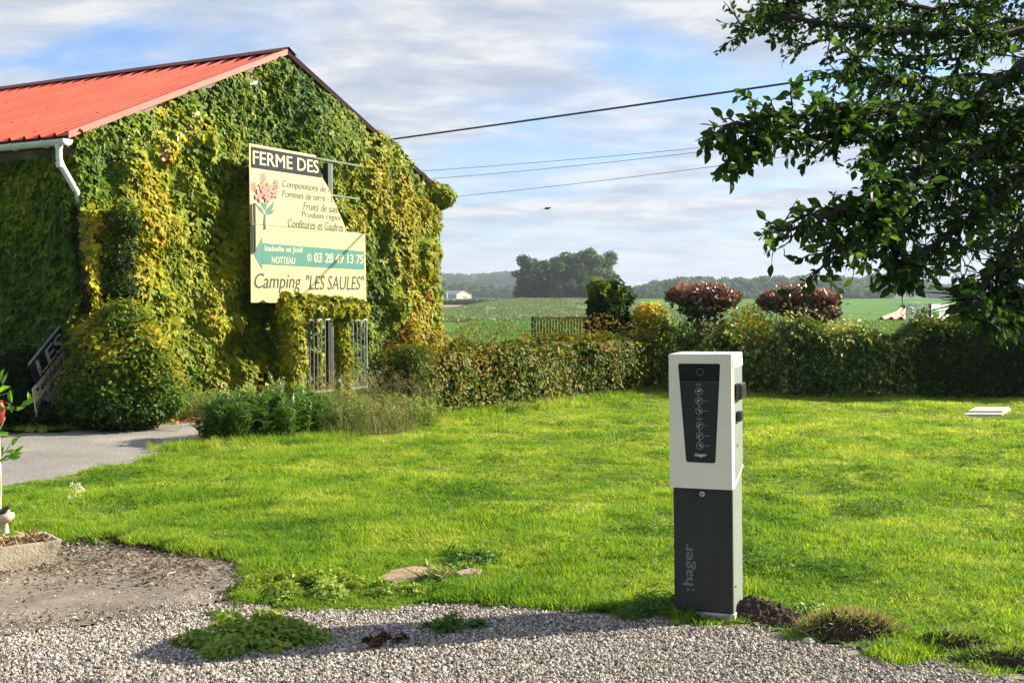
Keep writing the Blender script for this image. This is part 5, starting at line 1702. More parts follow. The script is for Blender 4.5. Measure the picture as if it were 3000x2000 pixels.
# ================================================================== CHARGING POST
m_shell = plain('white_shell', (0.74, 0.68, 0.60), rough=0.45, var=0.035, scale=9, dirt=(0.62, 0.56, 0.47), bump=0.03, bscale=90)
m_anth = plain('anthracite_panel', (0.019, 0.024, 0.025), rough=0.5, var=0.22, scale=7, spec=0.3)
m_side = plain('grey_green_side', (0.20, 0.235, 0.22), rough=0.42, metal=0.2, var=0.05, scale=10)
m_glass = plain('black_glass', (0.003, 0.004, 0.008), rough=0.3, var=0.1, spec=0.25)
m_pnl = plain('charcoal_display', (0.014, 0.019, 0.020), rough=0.45, var=0.05, spec=.3)
m_icon = plain('grey_print', (0.24, 0.25, 0.25), rough=0.6, var=0.05)
m_iconb = plain('light_print', (0.6, 0.6, 0.58), rough=0.6, var=0.05)
m_conc = plain('grey_concrete', (0.46, 0.42, 0.37), rough=0.9, var=0.2, scale=14, bump=0.4, bscale=80, dirt=(0.24, 0.2, 0.16))
m_skt = plain('socket_flap', (0.018, 0.018, 0.022), rough=0.25, var=0.1, spec=0.6)
m_stl = plain('bare_steel', (0.5, 0.48, 0.44), rough=0.35, metal=0.8)
cr_ = G(2150, 1816, 0.022)
ang = R(22)
CW, CD, CH0 = 0.307, 0.25, 0.035
CMr = Matrix.Translation(cr_) @ Matrix.Rotation(-ang, 4, 'Z') @ Matrix.Rotation(R(-0.85), 4, 'Y') @ Matrix.Translation((-CW, 0, 0))
CM = CMr     # local: x right along front, y depth, z up; origin at the lower left front corner
post = tag(empty('charging_post'), 'white and anthracite charging post standing between lawn and gravel', 'charging post')
post.matrix_world = CM
def cpx(px, py):
    return on_plane(CM, px, py)
zA = cpx(2147, 1798)[1]; zJ = cpx(2145.5, 1432)[1]; zT = cpx(2135, 1037)[1]
MB().box((-0.012, -0.012, -0.06), (CW + 0.008, CD + 0.012, zA)).build('concrete_foot', m_conc, post, bevel=0.004)
# lower body: front panel + grey sides
MB().box((0.0, 0.0035, zA + 0.001), (CW, CD, zT - 0.02)).build('body', m_side, post, bevel=0.003)
fpan = MB().box((0.0, -0.010, zA + 0.003), (CW - 0.002, 0.003, zJ - 0.004)).build('front_panel', m_anth, post, bevel=0.0025)
# white head shell: a frame with a trapezoid window, side flanges ending in a slanted edge
hx0, hx1 = -0.013, CW + 0.004
hy0 = -0.034
tr_px = [(1986, 1064.5), (2110, 1065), (2096, 1357), (2010, 1353)]
tr_ = [on_plane(CM @ Matrix.Translation((0, hy0, 0)), *p) for p in tr_px]
def rounded(poly, r_, k_=4):
    out_ = []
    n_ = len(poly)
    for i in range(n_):
        p = Vector(poly[i]); a = Vector(poly[i - 1]); b_ = Vector(poly[(i + 1) % n_])
        da = (a - p).normalized(); db = (b_ - p).normalized()
        A_, B_ = p + da * r_, p + db * r_
        for j in range(k_ + 1):
            t_ = j / k_
            out_.append(tuple((A_ * (1 - t_) ** 2 + p * 2 * t_ * (1 - t_) + B_ * t_ ** 2)))
    return out_
# window runs tl, tr, br, bl
win = rounded(tr_, 0.012)
outer = rounded([(hx0, zT), (hx1, zT), (hx1, zJ), (hx0, zJ)], 0.004)
assert len(win) == len(outer)
m = len(win)
V = [(p[0], hy0, p[1]) for p in outer] + [(p[0], hy0, p[1]) for p in win] + [(p[0], hy0 + 0.005, p[1]) for p in win] + [(p[0], hy0 + 0.022, p[1]) for p in outer]
F = []
for i in range(m):
    j = (i + 1) % m
    F += [(i, m + i, m + j, j), (m + i, 2 * m + i, 2 * m + j, m + j), (3 * m + i, i, j, 3 * m + j)]
sb = MB(); sb.add(V, F)
shell = sb.build('head_shell', m_shell, post, smooth=False)
for f in shell.data.polygons: pass
bm = bmesh.new(); bm.from_mesh(shell.data); bmesh.ops.recalc_face_normals(bm, faces=bm.faces[:]); bm.to_mesh(shell.data); bm.free()
# back plate behind the frame, top and flanges
MB().box((hx0 + .001, hy0 + 0.0065, zJ + .001), (hx1 - .001, -0.011, zT - .001)).build('head_back', m_shell, post)
MB().box((hx0, hy0 + .0225, zT - 0.028), (hx1 + .002, CD + 0.006, zT + 0.002)).build('head_top', m_shell, post, bevel=0.003)
# right flange: white strip along the front edge, white band on top, slanted lower edge
fx = CW + 0.0015
side_poly = [(hy0 + .0225, zJ), (0.012, zJ), (CD + .004, zJ + 0.075), (CD + .004, zJ + 0.083), (0.012, zJ + 0.02), (0.012, zT - 0.065), (CD + .004, zT - 0.065), (CD + .004, zT - .001), (hy0 + .0225, zT - .001)]
def side_plate(x0, x1, polys, name, mat):
    q = MB()
    for pl in polys:
        k_ = len(pl)
        V = [(x0, p[0], p[1]) for p in pl] + [(x1, p[0], p[1]) for p in pl]
        q.add(V, [tuple(range(k_ - 1, -1, -1)), tuple(range(k_, 2 * k_))] + [(i, (i + 1) % k_, (i + 1) % k_ + k_, i + k_) for i in range(k_)])
    o_ = q.build(name, mat, post)
    bm = bmesh.new(); bm.from_mesh(o_.data); bmesh.ops.recalc_face_normals(bm, faces=bm.faces[:]); bm.to_mesh(o_.data); bm.free()
    return o_
yA = hy0 + .0225
side_plate(fx, fx + 0.006, [[(yA, zJ), (0.014, zJ + 0.004), (0.014, zT - .07), (yA, zT - .03)], [(yA, zT - .0695), (CD + .004, zT - .0695), (CD + .004, zT - .0285), (yA, zT - .0285)],
                            [(0.0145, zJ + .004), (CD + .004, zJ + 0.085), (CD + .004, zJ + 0.094), (0.0145, zJ + 0.013)]], 'side_flange', m_shell)
side_plate(-0.0075, -0.0015, [[(yA, zJ), (CD + .004, zJ + 0.08), (CD + .004, zT - .0285), (yA, zT - .0285)]], 'side_flange', m_shell)
side_plate(fx, fx + 0.003, [[(0.0145, zJ + .0145), (CD + .003, zJ + 0.0955), (CD + .003, zT - .0705), (0.0145, zT - .0705)]], 'side_cover', m_side)
# display panel
yd = hy0 + 0.006
scr = rounded(tr_, 0.011)
zs = on_plane(CM @ Matrix.Translation((0, yd, 0)), 2050, 1117)[1]
q = MB()
k_ = len(scr)
MB().prism([(p[0], p[1]) for p in scr][::-1], yd, yd + 0.003).build('display_panel', m_pnl, post)
def lerp_edge(z):
    (xl0, zl0), (xr0, zr0), (xr1, zr1), (xl1, zl1) = tr_
    t_ = (z - zl0) / (zl1 - zl0)
    return xl0 + (xl1 - xl0) * t_, xr0 + (xr1 - xr0) * t_
xl, xr = lerp_edge(zs)
ztp = tr_[0][1]
DM = CM @ Matrix.Translation((0, yd - .002, 0))
def dpx(px, py):
    return on_plane(DM, px, py)
MB().prism([(xl + .002, zs), (xr - .002, zs), (tr_[1][0] - .003, ztp - .004), (tr_[0][0] + .003, ztp - .004)], yd - .0015, yd - .0003).build('screen', m_glass, post)
MB().prism([(xl + .002, zs - .0025), (xr - .002, zs - .0025), (xr - .002, zs - .0008), (xl + .002, zs - .0008)], yd - .0012, yd - .0003).build('screen_edge', plain('panel_line', (0.1, 0.1, 0.1)), post)
c = dpx(2051, 1090)
ring(c[0], c[1], 0.0155, 0.019, yd - .003, yd - .0018, 'reader_ring', plain('reader_grey', (0.08, 0.09, 0.10), rough=.4), post, seg=28)
# faint marks either side of the ring
sc_ = MB()
for (px, py, w_, h_) in ((1998, 1086, .004, .018), (2006, 1092, .012, .003), (2014, 1084, .003, .02), (2021, 1092, .003, .014), (2087, 1078, .014, .002), (2097, 1086, .003, .014), (2086, 1099, .013, .003), (2104, 1094, .003, .018)):
    q_ = dpx(px, py); sc_.box((q_[0] - w_ / 2, yd - .0026, q_[1] - h_ / 2), (q_[0] + w_ / 2, yd - .0018, q_[1] + h_ / 2))
sc_.build('screen_marks', plain('dim_print', (0.02, 0.022, 0.03)), post)
def dtext(txt, px0, py0, px1, py1, mat, bold=0.02):
    a = dpx(px0, py1); b_ = dpx(px1, py0)
    text_mesh(txt, 'lettering', a[0], a[1], b_[0], b_[1], y=yd - .0012, mat=mat, parent=post, bold=bold)
dtext('START', 2039, 1123, 2055, 1129, m_icon)
dtext('STOP', 2041.5, 1224, 2057, 1230, m_icon)
ic = [(2047, 1145.5), (2048, 1174), (2048.5, 1203), (2049.5, 1246), (2050, 1276), (2050.5, 1305)]
for i, (px, py) in enumerate(ic):
    c = dpx(px, py)
    ring(c[0], c[1], 0.0165, 0.0192, yd - .0022, yd - .001, 'button_ring', m_icon, post, seg=26)
    tx = {0: (12, 17), 1: (13, 26), 2: (14, 26), 3: (14, 22), 4: (14, 30), 5: (14, 30)}[i]
    a = dpx(px + tx[0], py); b_ = dpx(px + tx[1], py)
    MB().box((a[0], yd - .0022, a[1] - .0012), (b_[0], yd - .001, a[1] + .0012)).build('caption_line', m_icon, post)
    s_ = MB()
    if i == 0:
        s_.prism([(c[0] - .008, c[1] + .001), (c[0] - .002, c[1] - .007), (c[0] + .010, c[1] + .007), (c[0] + .007, c[1] + .010), (c[0] - .002, c[1] - .001), (c[0] - .005, c[1] + .004)], yd - .0022, yd - .001)
        s_.build('tick_icon', m_iconb, post)
    else:
        sgn = -1 if i in (1, 3, 4) else 1
        s_.prism([(c[0] + sgn * .010, c[1] - .008), (c[0] + sgn * .003, c[1] - .009), (c[0] - sgn * .001, c[1]), (c[0] - sgn * .009, c[1] + .004), (c[0] - sgn * .004, c[1] + .010), (c[0] + sgn * .008, c[1] + .004)][::1 if sgn < 0 else -1], yd - .0022, yd - .001)
        s_.build('plug_icon', m_icon, post)
        s2 = MB().prism(disc(c[0] + sgn * .005, c[1] - .003, .0035, .0025, 0.4, 0, 0, 10), yd - .0026, yd - .0023); s2.build('plug_icon', m_iconb, post)
for i in (0, 1, 3, 4):
    a = dpx(ic[i][0], ic[i][1] + 10.5); b_ = dpx(ic[i + 1][0], ic[i + 1][1] - 10.5)
    MB().box((a[0] - .0018, yd - .0022, min(a[1], b_[1])), (a[0] + .0018, yd - .001, max(a[1], b_[1]))).build('button_link', m_icon, post)
dtext(':hager', 2035, 1327, 2069, 1339, m_iconb, .03)
# lower panel: lock, word mark, vent slot
FP = CM @ Matrix.Translation((0, -0.0105, 0))
c = on_plane(FP, 2057.5, 1446.5)
lk_ = MB().lathe([(0.0135, 0), (0.0135, 0.003), (0.011, 0.0045), (0.009, 0.0045), (0.009, .002), (0.0001, .002)], 22, Matrix.Translation((c[0], -0.0105, c[1])) @ Matrix.Rotation(R(90), 4, 'X'))
lock = lk_.build('lock', m_stl, post, smooth=True)
MB().lathe([(0.005, 0), (0.005, 0.0035), (0.0001, .0035)], 14, Matrix.Translation((c[0], -0.0115, c[1])) @ Matrix.Rotation(R(90), 4, 'X')).build('key_barrel', m_dark, lock)
a = on_plane(FP, 2002, 1729); b_ = on_plane(FP, 2037, 1594)
text_mesh('hager', 'lettering', a[0], a[1] + (b_[1] - a[1]) * .13, b_[0] + .0025, b_[1], y=-0.0115, mat=plain('wordmark_grey', (0.13, 0.145, 0.145)), parent=post, bold=0.02, vertical=True)
dotm = MB()
for (fx_, fz_) in ((0.32, 0.0), (0.32 + .0, 0.0),):
    pass
xa, xb = a[0], b_[0]
for xx_ in (xa + (xb - xa) * .30, xa + (xb - xa) * .72):
    for zz_ in (a[1] + .002,):
        dotm.box((xx_, -0.0115, zz_), (xx_ + .0095, -0.0107, zz_ + .012))
dotm.build('wordmark_dots', bpy.data.materials['wordmark_grey'], post)
a = on_plane(FP, 2083, 1787); b_ = on_plane(FP, 2122, 1783)
MB().box((a[0], -0.0112, a[1]), (b_[0], -0.0104, b_[1] + .001)).build('vent_slot', m_dark, post)
# sockets on the right side
XM = CM @ Matrix(((0, 1, 0, 0), (1, 0, 0, 0), (0, 0, 1, 0), (0, 0, 0, 1)))
sx = CW + .0045
def socket(y0, y1, z0, z1, d, name):
    o_ = MB().box((sx, y0, z0), (sx + d, y1, z1)).build(name, m_skt, post, bevel=0.009, bseg=3)
    MB().box((sx + d + .0005, y0 + .012, z0 + .012), (sx + d + .003, y1 - .012, z1 - .012)).build('flap', m_skt, o_, bevel=.001)
    return o_
def zside(py, D=7.5):
    return EYE + (885 - py) / FPX * D * YK
socket(0.045, 0.18, zside(1178), zside(1131), 0.034, 'charging_socket')
socket(0.08, 0.155, zside(1243), zside(1212), 0.024, 'mains_socket')
MB().box((sx - .001, .10, zside(1317)), (sx + .003, .112, zside(1309))).build('side_key_slot', m_dark, post)
MB().tube([(sx - .004, .035, zside(1716)), (sx + .004, .035, zside(1716))], .004, 8).build('side_screw', m_dark, post)

# ================================================================== STONE TROUGH WITH ORNAMENTS
m_trough = plain('weathered_stone', (0.36, 0.31, 0.23), rough=0.95, var=0.22, scale=9, bump=0.6, bscale=60, dirt=(0.10, 0.08, 0.055))
rc = G(146, 1668)
ya = R(40)
TM = Matrix.Translation(rc) @ Matrix.Rotation(ya, 4, 'Z')
tr0 = tag(empty('stone_trough'), 'tapered weathered stone trough at the left edge of the pavement', 'planter')
tr0.matrix_world = TM
TL, TW, TH = 0.95, 0.30, 0.185
def ring4(x0, x1, y0, y1, z): return [(x0, y0, z), (x1, y0, z), (x1, y1, z), (x0, y1, z)]
Vt = ring4(-TL, 0, 0, TW - .06, 0) + ring4(-TL - .05, .07, -.045, TW, TH) + ring4(-TL - .02, .04, -.015, TW - .03, TH) + ring4(-TL, .02, 0, TW - .045, TH - .035)
F = [(3, 2, 1, 0)]
for l_ in range(3):
    for i in range(4):
        j = (i + 1) % 4
        F.append((l_ * 4 + i, l_ * 4 + j, l_ * 4 + 4 + j, l_ * 4 + 4 + i))
F.append((12, 13, 14, 15))
bm = bmesh.new(); vs = [bm.verts.new(v) for v in Vt]
for f in F: bm.faces.new([vs[i] for i in f])
bmesh.ops.recalc_face_normals(bm, faces=bm.faces[:])
bmesh.ops.bevel(bm, geom=[e for e in bm.edges], offset=.006, segments=2, affect='EDGES')
bmesh.ops.subdivide_edges(bm, edges=bm.edges[:], cuts=3, use_grid_fill=True)
from mathutils import noise as mn
for v in bm.verts: v.co += Vector((mn.noise(v.co * 14), mn.noise(v.co * 14 + Vector((5, 0, 0))), mn.noise(v.co * 14 + Vector((0, 9, 0))))) * .005
me = bpy.data.meshes.new('basin'); bm.to_mesh(me); bm.free(); me.materials.append(m_trough)
link('basin', me, None, tr0)
m_soil2 = plain('dark_soil', (0.055, 0.035, 0.022), rough=1.0, var=0.5, scale=30, bump=1.0, bscale=60)
MB().box((-TL + .005, 0.005, TH - .05), (.015, TW - .05, TH - .012)).build('soil', m_soil2, tr0)
# dry stalks growing in it
npt = 900
p = np.c_[rng.uniform(-TL, .0, npt), rng.uniform(.01, TW - .06, npt), np.full(npt, TH - .012)]
o_ = leaf_object('dry_stalks', p, rvec(npt), np.c_[rng.normal(0, .8, npt), rng.normal(0, .5, npt), rng.random(npt)], .05 * np.exp(rng.normal(0, .3, npt)), rng.random(npt), LEAF_LANCE, leafmat('dry_stalk', [(0, (.06, .04, .025)), (.5, (.2, .12, .06)), (.8, (.36, .2, .09)), (1, (.15, .17, .04))], trans=.1), tr0); o_['kind'] = 'stuff'


def blob(name, secs, mat, parent, seg=18, lump=0.0, M=None):
    """sections (x, z, ry, rz) along x"""
    V = []; F = []
    for (x, z, ry, rz) in secs:
        for i in range(seg):
            a = 2 * math.pi * i / seg
            v = Vector((x, ry * math.cos(a), z + rz * math.sin(a)))
            if lump: v += Vector((mn.noise(v * 30), mn.noise(v * 30 + Vector((3, 0, 0))), mn.noise(v * 30 + Vector((0, 4, 0))))) * lump
            V.append(M @ v if M is not None else v)
    for l_ in range(len(secs) - 1):
        for i in range(seg):
            j = (i + 1) % seg
            F.append((l_ * seg + i, l_ * seg + j, l_ * seg + seg + j, l_ * seg + seg + i))
    F.append(tuple(range(seg - 1, -1, -1))); F.append(tuple((len(secs) - 1) * seg + i for i in range(seg)))
    return MB().add(V, F).build(name, mat, parent, smooth=True)


m_pale_st = plain('pale_stone', (0.55, 0.46, 0.32), rough=0.85, var=0.15, scale=20, bump=.4)
o0 = G(14, 1600, .17)
og = P(16, 1560, 8.75)
orn = tag(empty('stone_ornament', og), 'pale rounded stone ornament standing in the trough soil', 'ornament')
blob('stone_cap', [(-.062, .085, .004, .003), (-.05, .085, .03, .018), (-.02, .088, .045, .03), (.02, .095, .045, .032), (.045, .105, .03, .022), (.058, .11, .006, .005)], m_pale_st, orn, lump=.004)
MB().lathe([(.022, 0), (.018, .03), (.014, .06), (.02, .075)], 14).build('stone_foot', m_pale_st, orn, smooth=True)
og2 = P(23, 1510, 8.75)
bird = tag(empty('bird_ornament', og2), 'small dark backed, pale bellied bird perched on the pale stone ornament', 'bird')
m_birdd = plain('bird_dark', (0.05, 0.035, 0.03), rough=.8); m_birdp = plain('bird_pale', (0.55, 0.48, 0.42), rough=.8)
BMt = Matrix.Rotation(R(-35), 4, 'Y')
blob('body', [(-.075, .03, .004, .002), (-.055, .03, .009, .005), (-.035, .03, .017, .017), (-.01, .028, .024, .025), (.01, .03, .022, .024), (.024, .036, .015, .016), (.034, .041, .016, .015), (.045, .042, .010, .010), (.051, .041, .003, .003)], m_birdd, bird, M=BMt)
blob('belly', [(-.028, .016, .006, .006), (-.01, .014, .019, .017), (.012, .018, .018, .018), (.03, .030, .008, .010)], m_birdp, bird, M=BMt)
MB().tube([BMt @ Vector((.05, 0, .041)), BMt @ Vector((.064, 0, .038))], [.003, .0006], 6).build('beak', m_dark, bird)
for s_ in (-1, 1):
    MB().tube([(.002, s_ * .008, .012), (.004, s_ * .009, -.004)], .0015, 5).build('leg', m_dark, bird)

# young plant rising from the trough, sprays of long bright leaves at the left edge
m_bright = leafmat('spray_leaf', [(0, (0.03, 0.10, 0.008)), (0.5, (0.08, 0.22, 0.012)), (1, (0.16, 0.32, 0.02))], trans=0.4, rough=.35, spec=.5, tgain=1.7)
pb = P(-6, 1570, 8.75)
pl_ = tag(empty('trough_plant', pb), 'young plant with long bright green leaves rising at the left edge', 'plant')
m_pstem = plain('pale_bark', (0.5, 0.45, 0.33), rough=.8, var=.3, scale=20)
def loc(px, py, Y=8.75): return P(px, py, Y) - pb
MB().tube([loc(-6, 1575), loc(-2, 1500), loc(1, 1430), loc(-1, 1370), loc(-4, 1280), loc(-6, 1180), loc(-12, 1110)], [.012, .011, .010, .009, .008, .007, .004], 8).build('trunk', m_pstem, pl_, smooth=True)
m_gst = plain('green_twig', (0.12, 0.2, 0.03), rough=.6)
sprays = [([(-8, 1190), (20, 1195), (45, 1200), (72, 1182), (98, 1166)], 8.7), ([(-6, 1160), (25, 1150), (38, 1145)], 8.6), ([(-4, 1350), (20, 1346), (42, 1330), (66, 1308)], 8.65), ([(-4, 1345), (8, 1330), (20, 1318), (30, 1300)], 8.85), ([(-8, 1120), (0, 1110), (4, 1100)], 8.8)]
for pts_, Y in sprays:
    MB().tube([loc(*q_, Y) for q_ in pts_], [.0045 - .0007 * i for i in range(len(pts_))], 6, caps=False).build('twig', m_gst, pl_)
lv = [  # stalk px, tip px, half width factor
    ((2, 1108), (-2, 1080), 1.3, 8.8), ((-4, 1150), (35, 1136), 1.9, 8.6), ((6, 1128), (3, 1092), 1.3, 8.7), ((30, 1140), (44, 1172), 1.5, 8.6), ((28, 1150), (36, 1180), 1.4, 8.62), ((36, 1148), (26, 1168), 1.2, 8.7), ((24, 1182), (36, 1206), 1.2, 8.7),
    ((45, 1200), (72, 1194), 1.1, 8.7), ((60, 1190), (88, 1164), 1.1, 8.7), ((75, 1182), (104, 1162), .9, 8.7), ((85, 1172), (90, 1150), .9, 8.72), ((10, 1196), (-8, 1180), 1.2, 8.7), ((15, 1197), (40, 1190), 1.1, 8.72),
    ((-4, 1268), (20, 1262), 2.4, 8.6), ((2, 1278), (14, 1258), 1.8, 8.65),
    ((36, 1306), (34, 1278), 1.2, 8.85), ((40, 1304), (47, 1279), 1.2, 8.8), ((8, 1332), (9, 1305), 1.2, 8.85), ((16, 1326), (36, 1308), 1.2, 8.8), ((22, 1340), (50, 1316), 1.2, 8.65), ((38, 1332), (58, 1313), 1.1, 8.65), ((50, 1322), (70, 1306), 1.0, 8.65), ((52, 1322), (55, 1308), 1.0, 8.66), ((5, 1346), (18, 1356), 1.1, 8.6), ((28, 1344), (52, 1334), 1.0, 8.6), ((-4, 1352), (14, 1342), 1.3, 8.62), ((0, 1318), (-2, 1300), 1.2, 8.8), ((8, 1346), (12, 1326), 1.2, 8.62)]
P_, N_, T_2, S_, TT = [], [], [], [], []
for (a, b_, w_, Y) in lv:
    pa_ = loc(*a, Y); pb_ = loc(*b_, Y - .02)
    d = pb_ - pa_
    P_.append(pa_); T_2.append(d); S_.append(d.length * 1.05); N_.append(Vector((rng.normal(0, .5), -1, .5 + rng.normal(0, .3)))); TT.append(rng.random())
LEAF_SPRAY = (LEAF_OVAL[0] * np.array((.85, 1, 1)), LEAF_OVAL[1])
single_leaves('leaf', LEAF_SPRAY, m_bright, pl_, np.array([tuple(v) for v in P_]), np.array([tuple(v) for v in N_]), np.array([tuple(v) for v in T_2]), np.array(S_), np.array(TT))
# red hanging ornament with a curled handle, half out of the picture
rp_ = P(-2, 1243, 8.9)
red = tag(empty('red_jug', rp_), 'small red jug like ornament with curled handle at the left edge', 'ornament')
m_redp = plain('red_glaze', (0.22, 0.03, 0.02), rough=.35, var=.15)
MB().lathe([(.004, 0), (.016, .012), (.03, .05), (.036, .085), (.032, .115), (.022, .135), (.026, .15), (.02, .148)], 20).build('bowl', m_redp, red, smooth=True)
MB().tube([(.03 + .022 + .022 * math.cos(a) , -.01, .118 + .018 * math.sin(a)) for a in np.linspace(-2.6, 2.6, 12)], .004, 7).build('handle', m_redp, red, smooth=True)
MB().tube([(.02, -.03, -.02), (.045, -.035, .03), (.05, -.03, .05)], .003, 6).build('hook', plain('hook_wire', (.5, .35, .2)), red)

# ================================================================== WEEDS AND SMALL THINGS ON THE GROUND
m_gw = leafmat('gravel_weed', [(0, (0.03, 0.09, 0.008)), (0.5, (0.07, 0.18, 0.012)), (0.85, (0.15, 0.26, 0.02)), (1, (0.26, 0.32, 0.05))], trans=.4, rough=.5)
def low_weed(name, label, c, rx, ry, h, n, size, mat, tint, tmpl=LEAF_OVAL, cat='weed', shape=None):
    root = tag(empty(name, (c[0], c[1], 0.01)), label, cat)
    ns_ = max(4, int(60 * math.sqrt(rx * ry)))
    aa = rng.uniform(0, 6.28, ns_); qq = np.sqrt(rng.random(ns_)) * .82
    sc_ = np.c_[np.cos(aa) * qq * rx, np.sin(aa) * qq * ry]; sr_ = rng.uniform(.16, .36, ns_) * math.sqrt(rx * ry); shh = (1.15 - .8 * qq) * rng.uniform(.5, 1.25, ns_)
    k_ = rng.choice(ns_, n, p=sr_ ** 2 / (sr_ ** 2).sum())
    ra_ = rng.uniform(0, 6.28, n); rb_ = np.sqrt(rng.random(n))
    x = sc_[k_, 0] + np.cos(ra_) * rb_ * sr_[k_]; y = sc_[k_, 1] + np.sin(ra_) * rb_ * sr_[k_]
    z = h * shh[k_] * (1 - rb_ ** 2 * .75) * (0.3 + .7 * rng.random(n))
    p = np.c_[x, y, z + .006]
    tp = np.c_[x / rx, y / ry, 0.25 + 0 * x] + rvec(n, .6)
    nr_ = np.c_[x / rx * .8, y / ry * .8, np.ones(n)] + rvec(n, .4)
    ti = np.clip(tint + rng.normal(0, .15, n) + .35 * z / h, .01, .99)
    leaf_object('foliage', p, nr_, tp, size * np.exp(rng.normal(0, .3, n)), ti, tmpl, mat, root)['kind'] = 'stuff'
    s_ = MB()
    for i in range(0, n, max(1, n // 60)):
        s_.tube([(x[i] * .3, y[i] * .3, 0), (x[i] * .7, y[i] * .7, z[i] * .7), (x[i], y[i], z[i])], .0014, 4, caps=False)
    s_.build('stems', m_gst, root)
    return root
low_weed('gravel_weed', 'largest bright green weed mat on the gravel, at lower left', G(745, 1880), .34, .30, .15, 4200, .028, m_gw, .78)
low_weed('gravel_weed', 'trailing edge of small weeds creeping left over the gravel', G(620, 1905), .18, .08, .03, 500, .024, m_gw, .35)
low_weed('gravel_weed', 'dark green rosette weed on the gravel in the post shadow', G(1335, 1845), .16, .12, .085, 900, .045, m_gw, .15, tmpl=LEAF_LANCE)
low_weed('gravel_weed', 'tiny yellow green weeds by the gravel edge next to the post foot', G(1960, 1832), .12, .05, .02, 220, .02, m_gw, .9)
low_weed('gravel_weed', 'thin pale green weed sprig on gravel above the large weed mat', G(630, 1815), .12, .10, .03, 260, .03, m_gw, .5, tmpl=LEAF_LANCE)
m_pur = leafmat('purple_weed', [(0, (0.03, 0.012, 0.012)), (0.6, (0.085, 0.04, 0.03)), (1, (0.12, 0.1, 0.03))], trans=.2)
pw = low_weed('purple_weed', 'dark purple brown flowering weed clump on the gravel', G(1135, 1893), .125, .08, .06, 1100, .016, m_pur, .4)
m_violet = plain('violet_petal', (0.32, 0.10, 0.5), rough=.7)
for (dx_, dy_, dz_) in ((-.06, .04, .055), (.065, .05, .06), (.0, .06, .07), (.03, .04, .062)):
    fl = MB()
    for k_ in range(5):
        a = 6.28 * k_ / 5
        fl.add([(dx_, dy_, dz_), (dx_ + .008 * math.cos(a - .5), dy_ + .003, dz_ + .008 * math.sin(a - .5)), (dx_ + .012 * math.cos(a), dy_ - .002, dz_ + .012 * math.sin(a)), (dx_ + .008 * math.cos(a + .5), dy_ + .003, dz_ + .008 * math.sin(a + .5))], [(0, 1, 2, 3)])
    fl.build('flower', m_violet, pw)
low_weed('clover_patch', 'yellow green leafy weed carpet between pavement and lawn edge', G(905, 1738), .42, .30, .14, 7000, .025, m_gw, .80)
low_weed('clover_patch', 'small leafy weeds below the pink stone slab at the lawn edge', G(1120, 1752), .34, .13, .11, 2600, .022, m_gw, .8)
low_weed('clover_patch', 'dark green clover mound behind the pink stone slab', G(1370, 1655), .26, .28, .08, 2600, .026, m_gw, .15)
low_weed('clover_patch', 'dark leafy weeds in the shade left of the charging post', G(1925, 1800), .26, .22, .14, 2000, .04, m_gw, .15, tmpl=LEAF_LANCE)
low_weed('clover_patch', 'leafy clover at the lawn edge right of the soil heap', G(2330, 1795), .22, .16, .05, 900, .024, m_gw, .6)
low_weed('clover_patch', 'dark clover tuft by the end of the stone trough', G(240, 1600), .2, .15, .05, 900, .022, m_gw, .2)
# grass tuft on the stone slab
perennial('grass_tuft', 'spiky pale grass tuft growing beside the pink stone slab', G(1275, 1718), (.05, .05), .13, 30, 130, .10, m_weed, .85)

# flat pinkish stones in the grass
m_slab = plain('pink_stone', (0.27, 0.185, 0.13), rough=.9, var=.15, scale=8, bump=.4, bscale=40)
def flat_stone(name, label, px_pts, th, mat, cat='stone', parent=None):
    c = sum((G(*p) for p in px_pts), Vector()) / len(px_pts)
    o_root = tag(empty(name, c), label, cat) if False else None
    poly = [(G(*p).x - c.x, G(*p).y - c.y) for p in px_pts]
    ar = sum(poly[i][0] * poly[(i + 1) % len(poly)][1] - poly[(i + 1) % len(poly)][0] * poly[i][1] for i in range(len(poly)))
    if ar < 0: poly = poly[::-1]
    m_ = len(poly)
    V = [(p[0], p[1], 0.0) for p in poly] + [(p[0], p[1], th * (1 + .2 * rng.random())) for p in poly] + [(0, 0, th)]
    o_ = MB().add(V, [(m_ + i, m_ + (i + 1) % m_, 2 * m_) for i in range(m_)] + [(i, (i + 1) % m_, (i + 1) % m_ + m_, i + m_) for i in range(m_)]).build(name, mat, None, bevel=.004)
    o_.location = c; tag(o_, label, cat)
    return o_
flat_stone('flat_stone', 'pinkish flat stone slab showing through the lawn edge grass', [(1110, 1712), (1150, 1690), (1215, 1680), (1262, 1684), (1255, 1712), (1200, 1725), (1155, 1731)], .045, m_slab)
flat_stone('flat_stone', 'small grey flat stone right of the spiky grass tuft', [(1335, 1696), (1375, 1684), (1412, 1688), (1400, 1700), (1350, 1706)], .045, m_slab)
for (px, py, s_, lb) in ((1818, 1800, .022, 'pale pebble on the gravel edge left of the charging post'), (1838, 1803, .028, 'grey pebble beside the pale one left of the post'), (2370, 1890, .035, 'grey stone poking out below the clod of turf')):
    c = G(px, py)
    o_ = blob('pebble', [(-s_, s_ * .5, s_ * .1, s_ * .1), (-s_ * .6, s_ * .5, s_ * .6, s_ * .45), (0, s_ * .55, s_ * .8, s_ * .6), (s_ * .6, s_ * .5, s_ * .55, s_ * .4), (s_, s_ * .5, s_ * .1, s_ * .1)], m_conc, None, lump=.004)
    o_.location = c; tag(o_, lb, 'stone')
MBt = MB().tube([G(2030, 1822) + Vector((0, 0, .02)), G(2060, 1818) + Vector((0, 0, .022)), G(2100, 1825) + Vector((0, 0, .02)), G(2146, 1820) + Vector((0, 0, .028))], .005, 6)
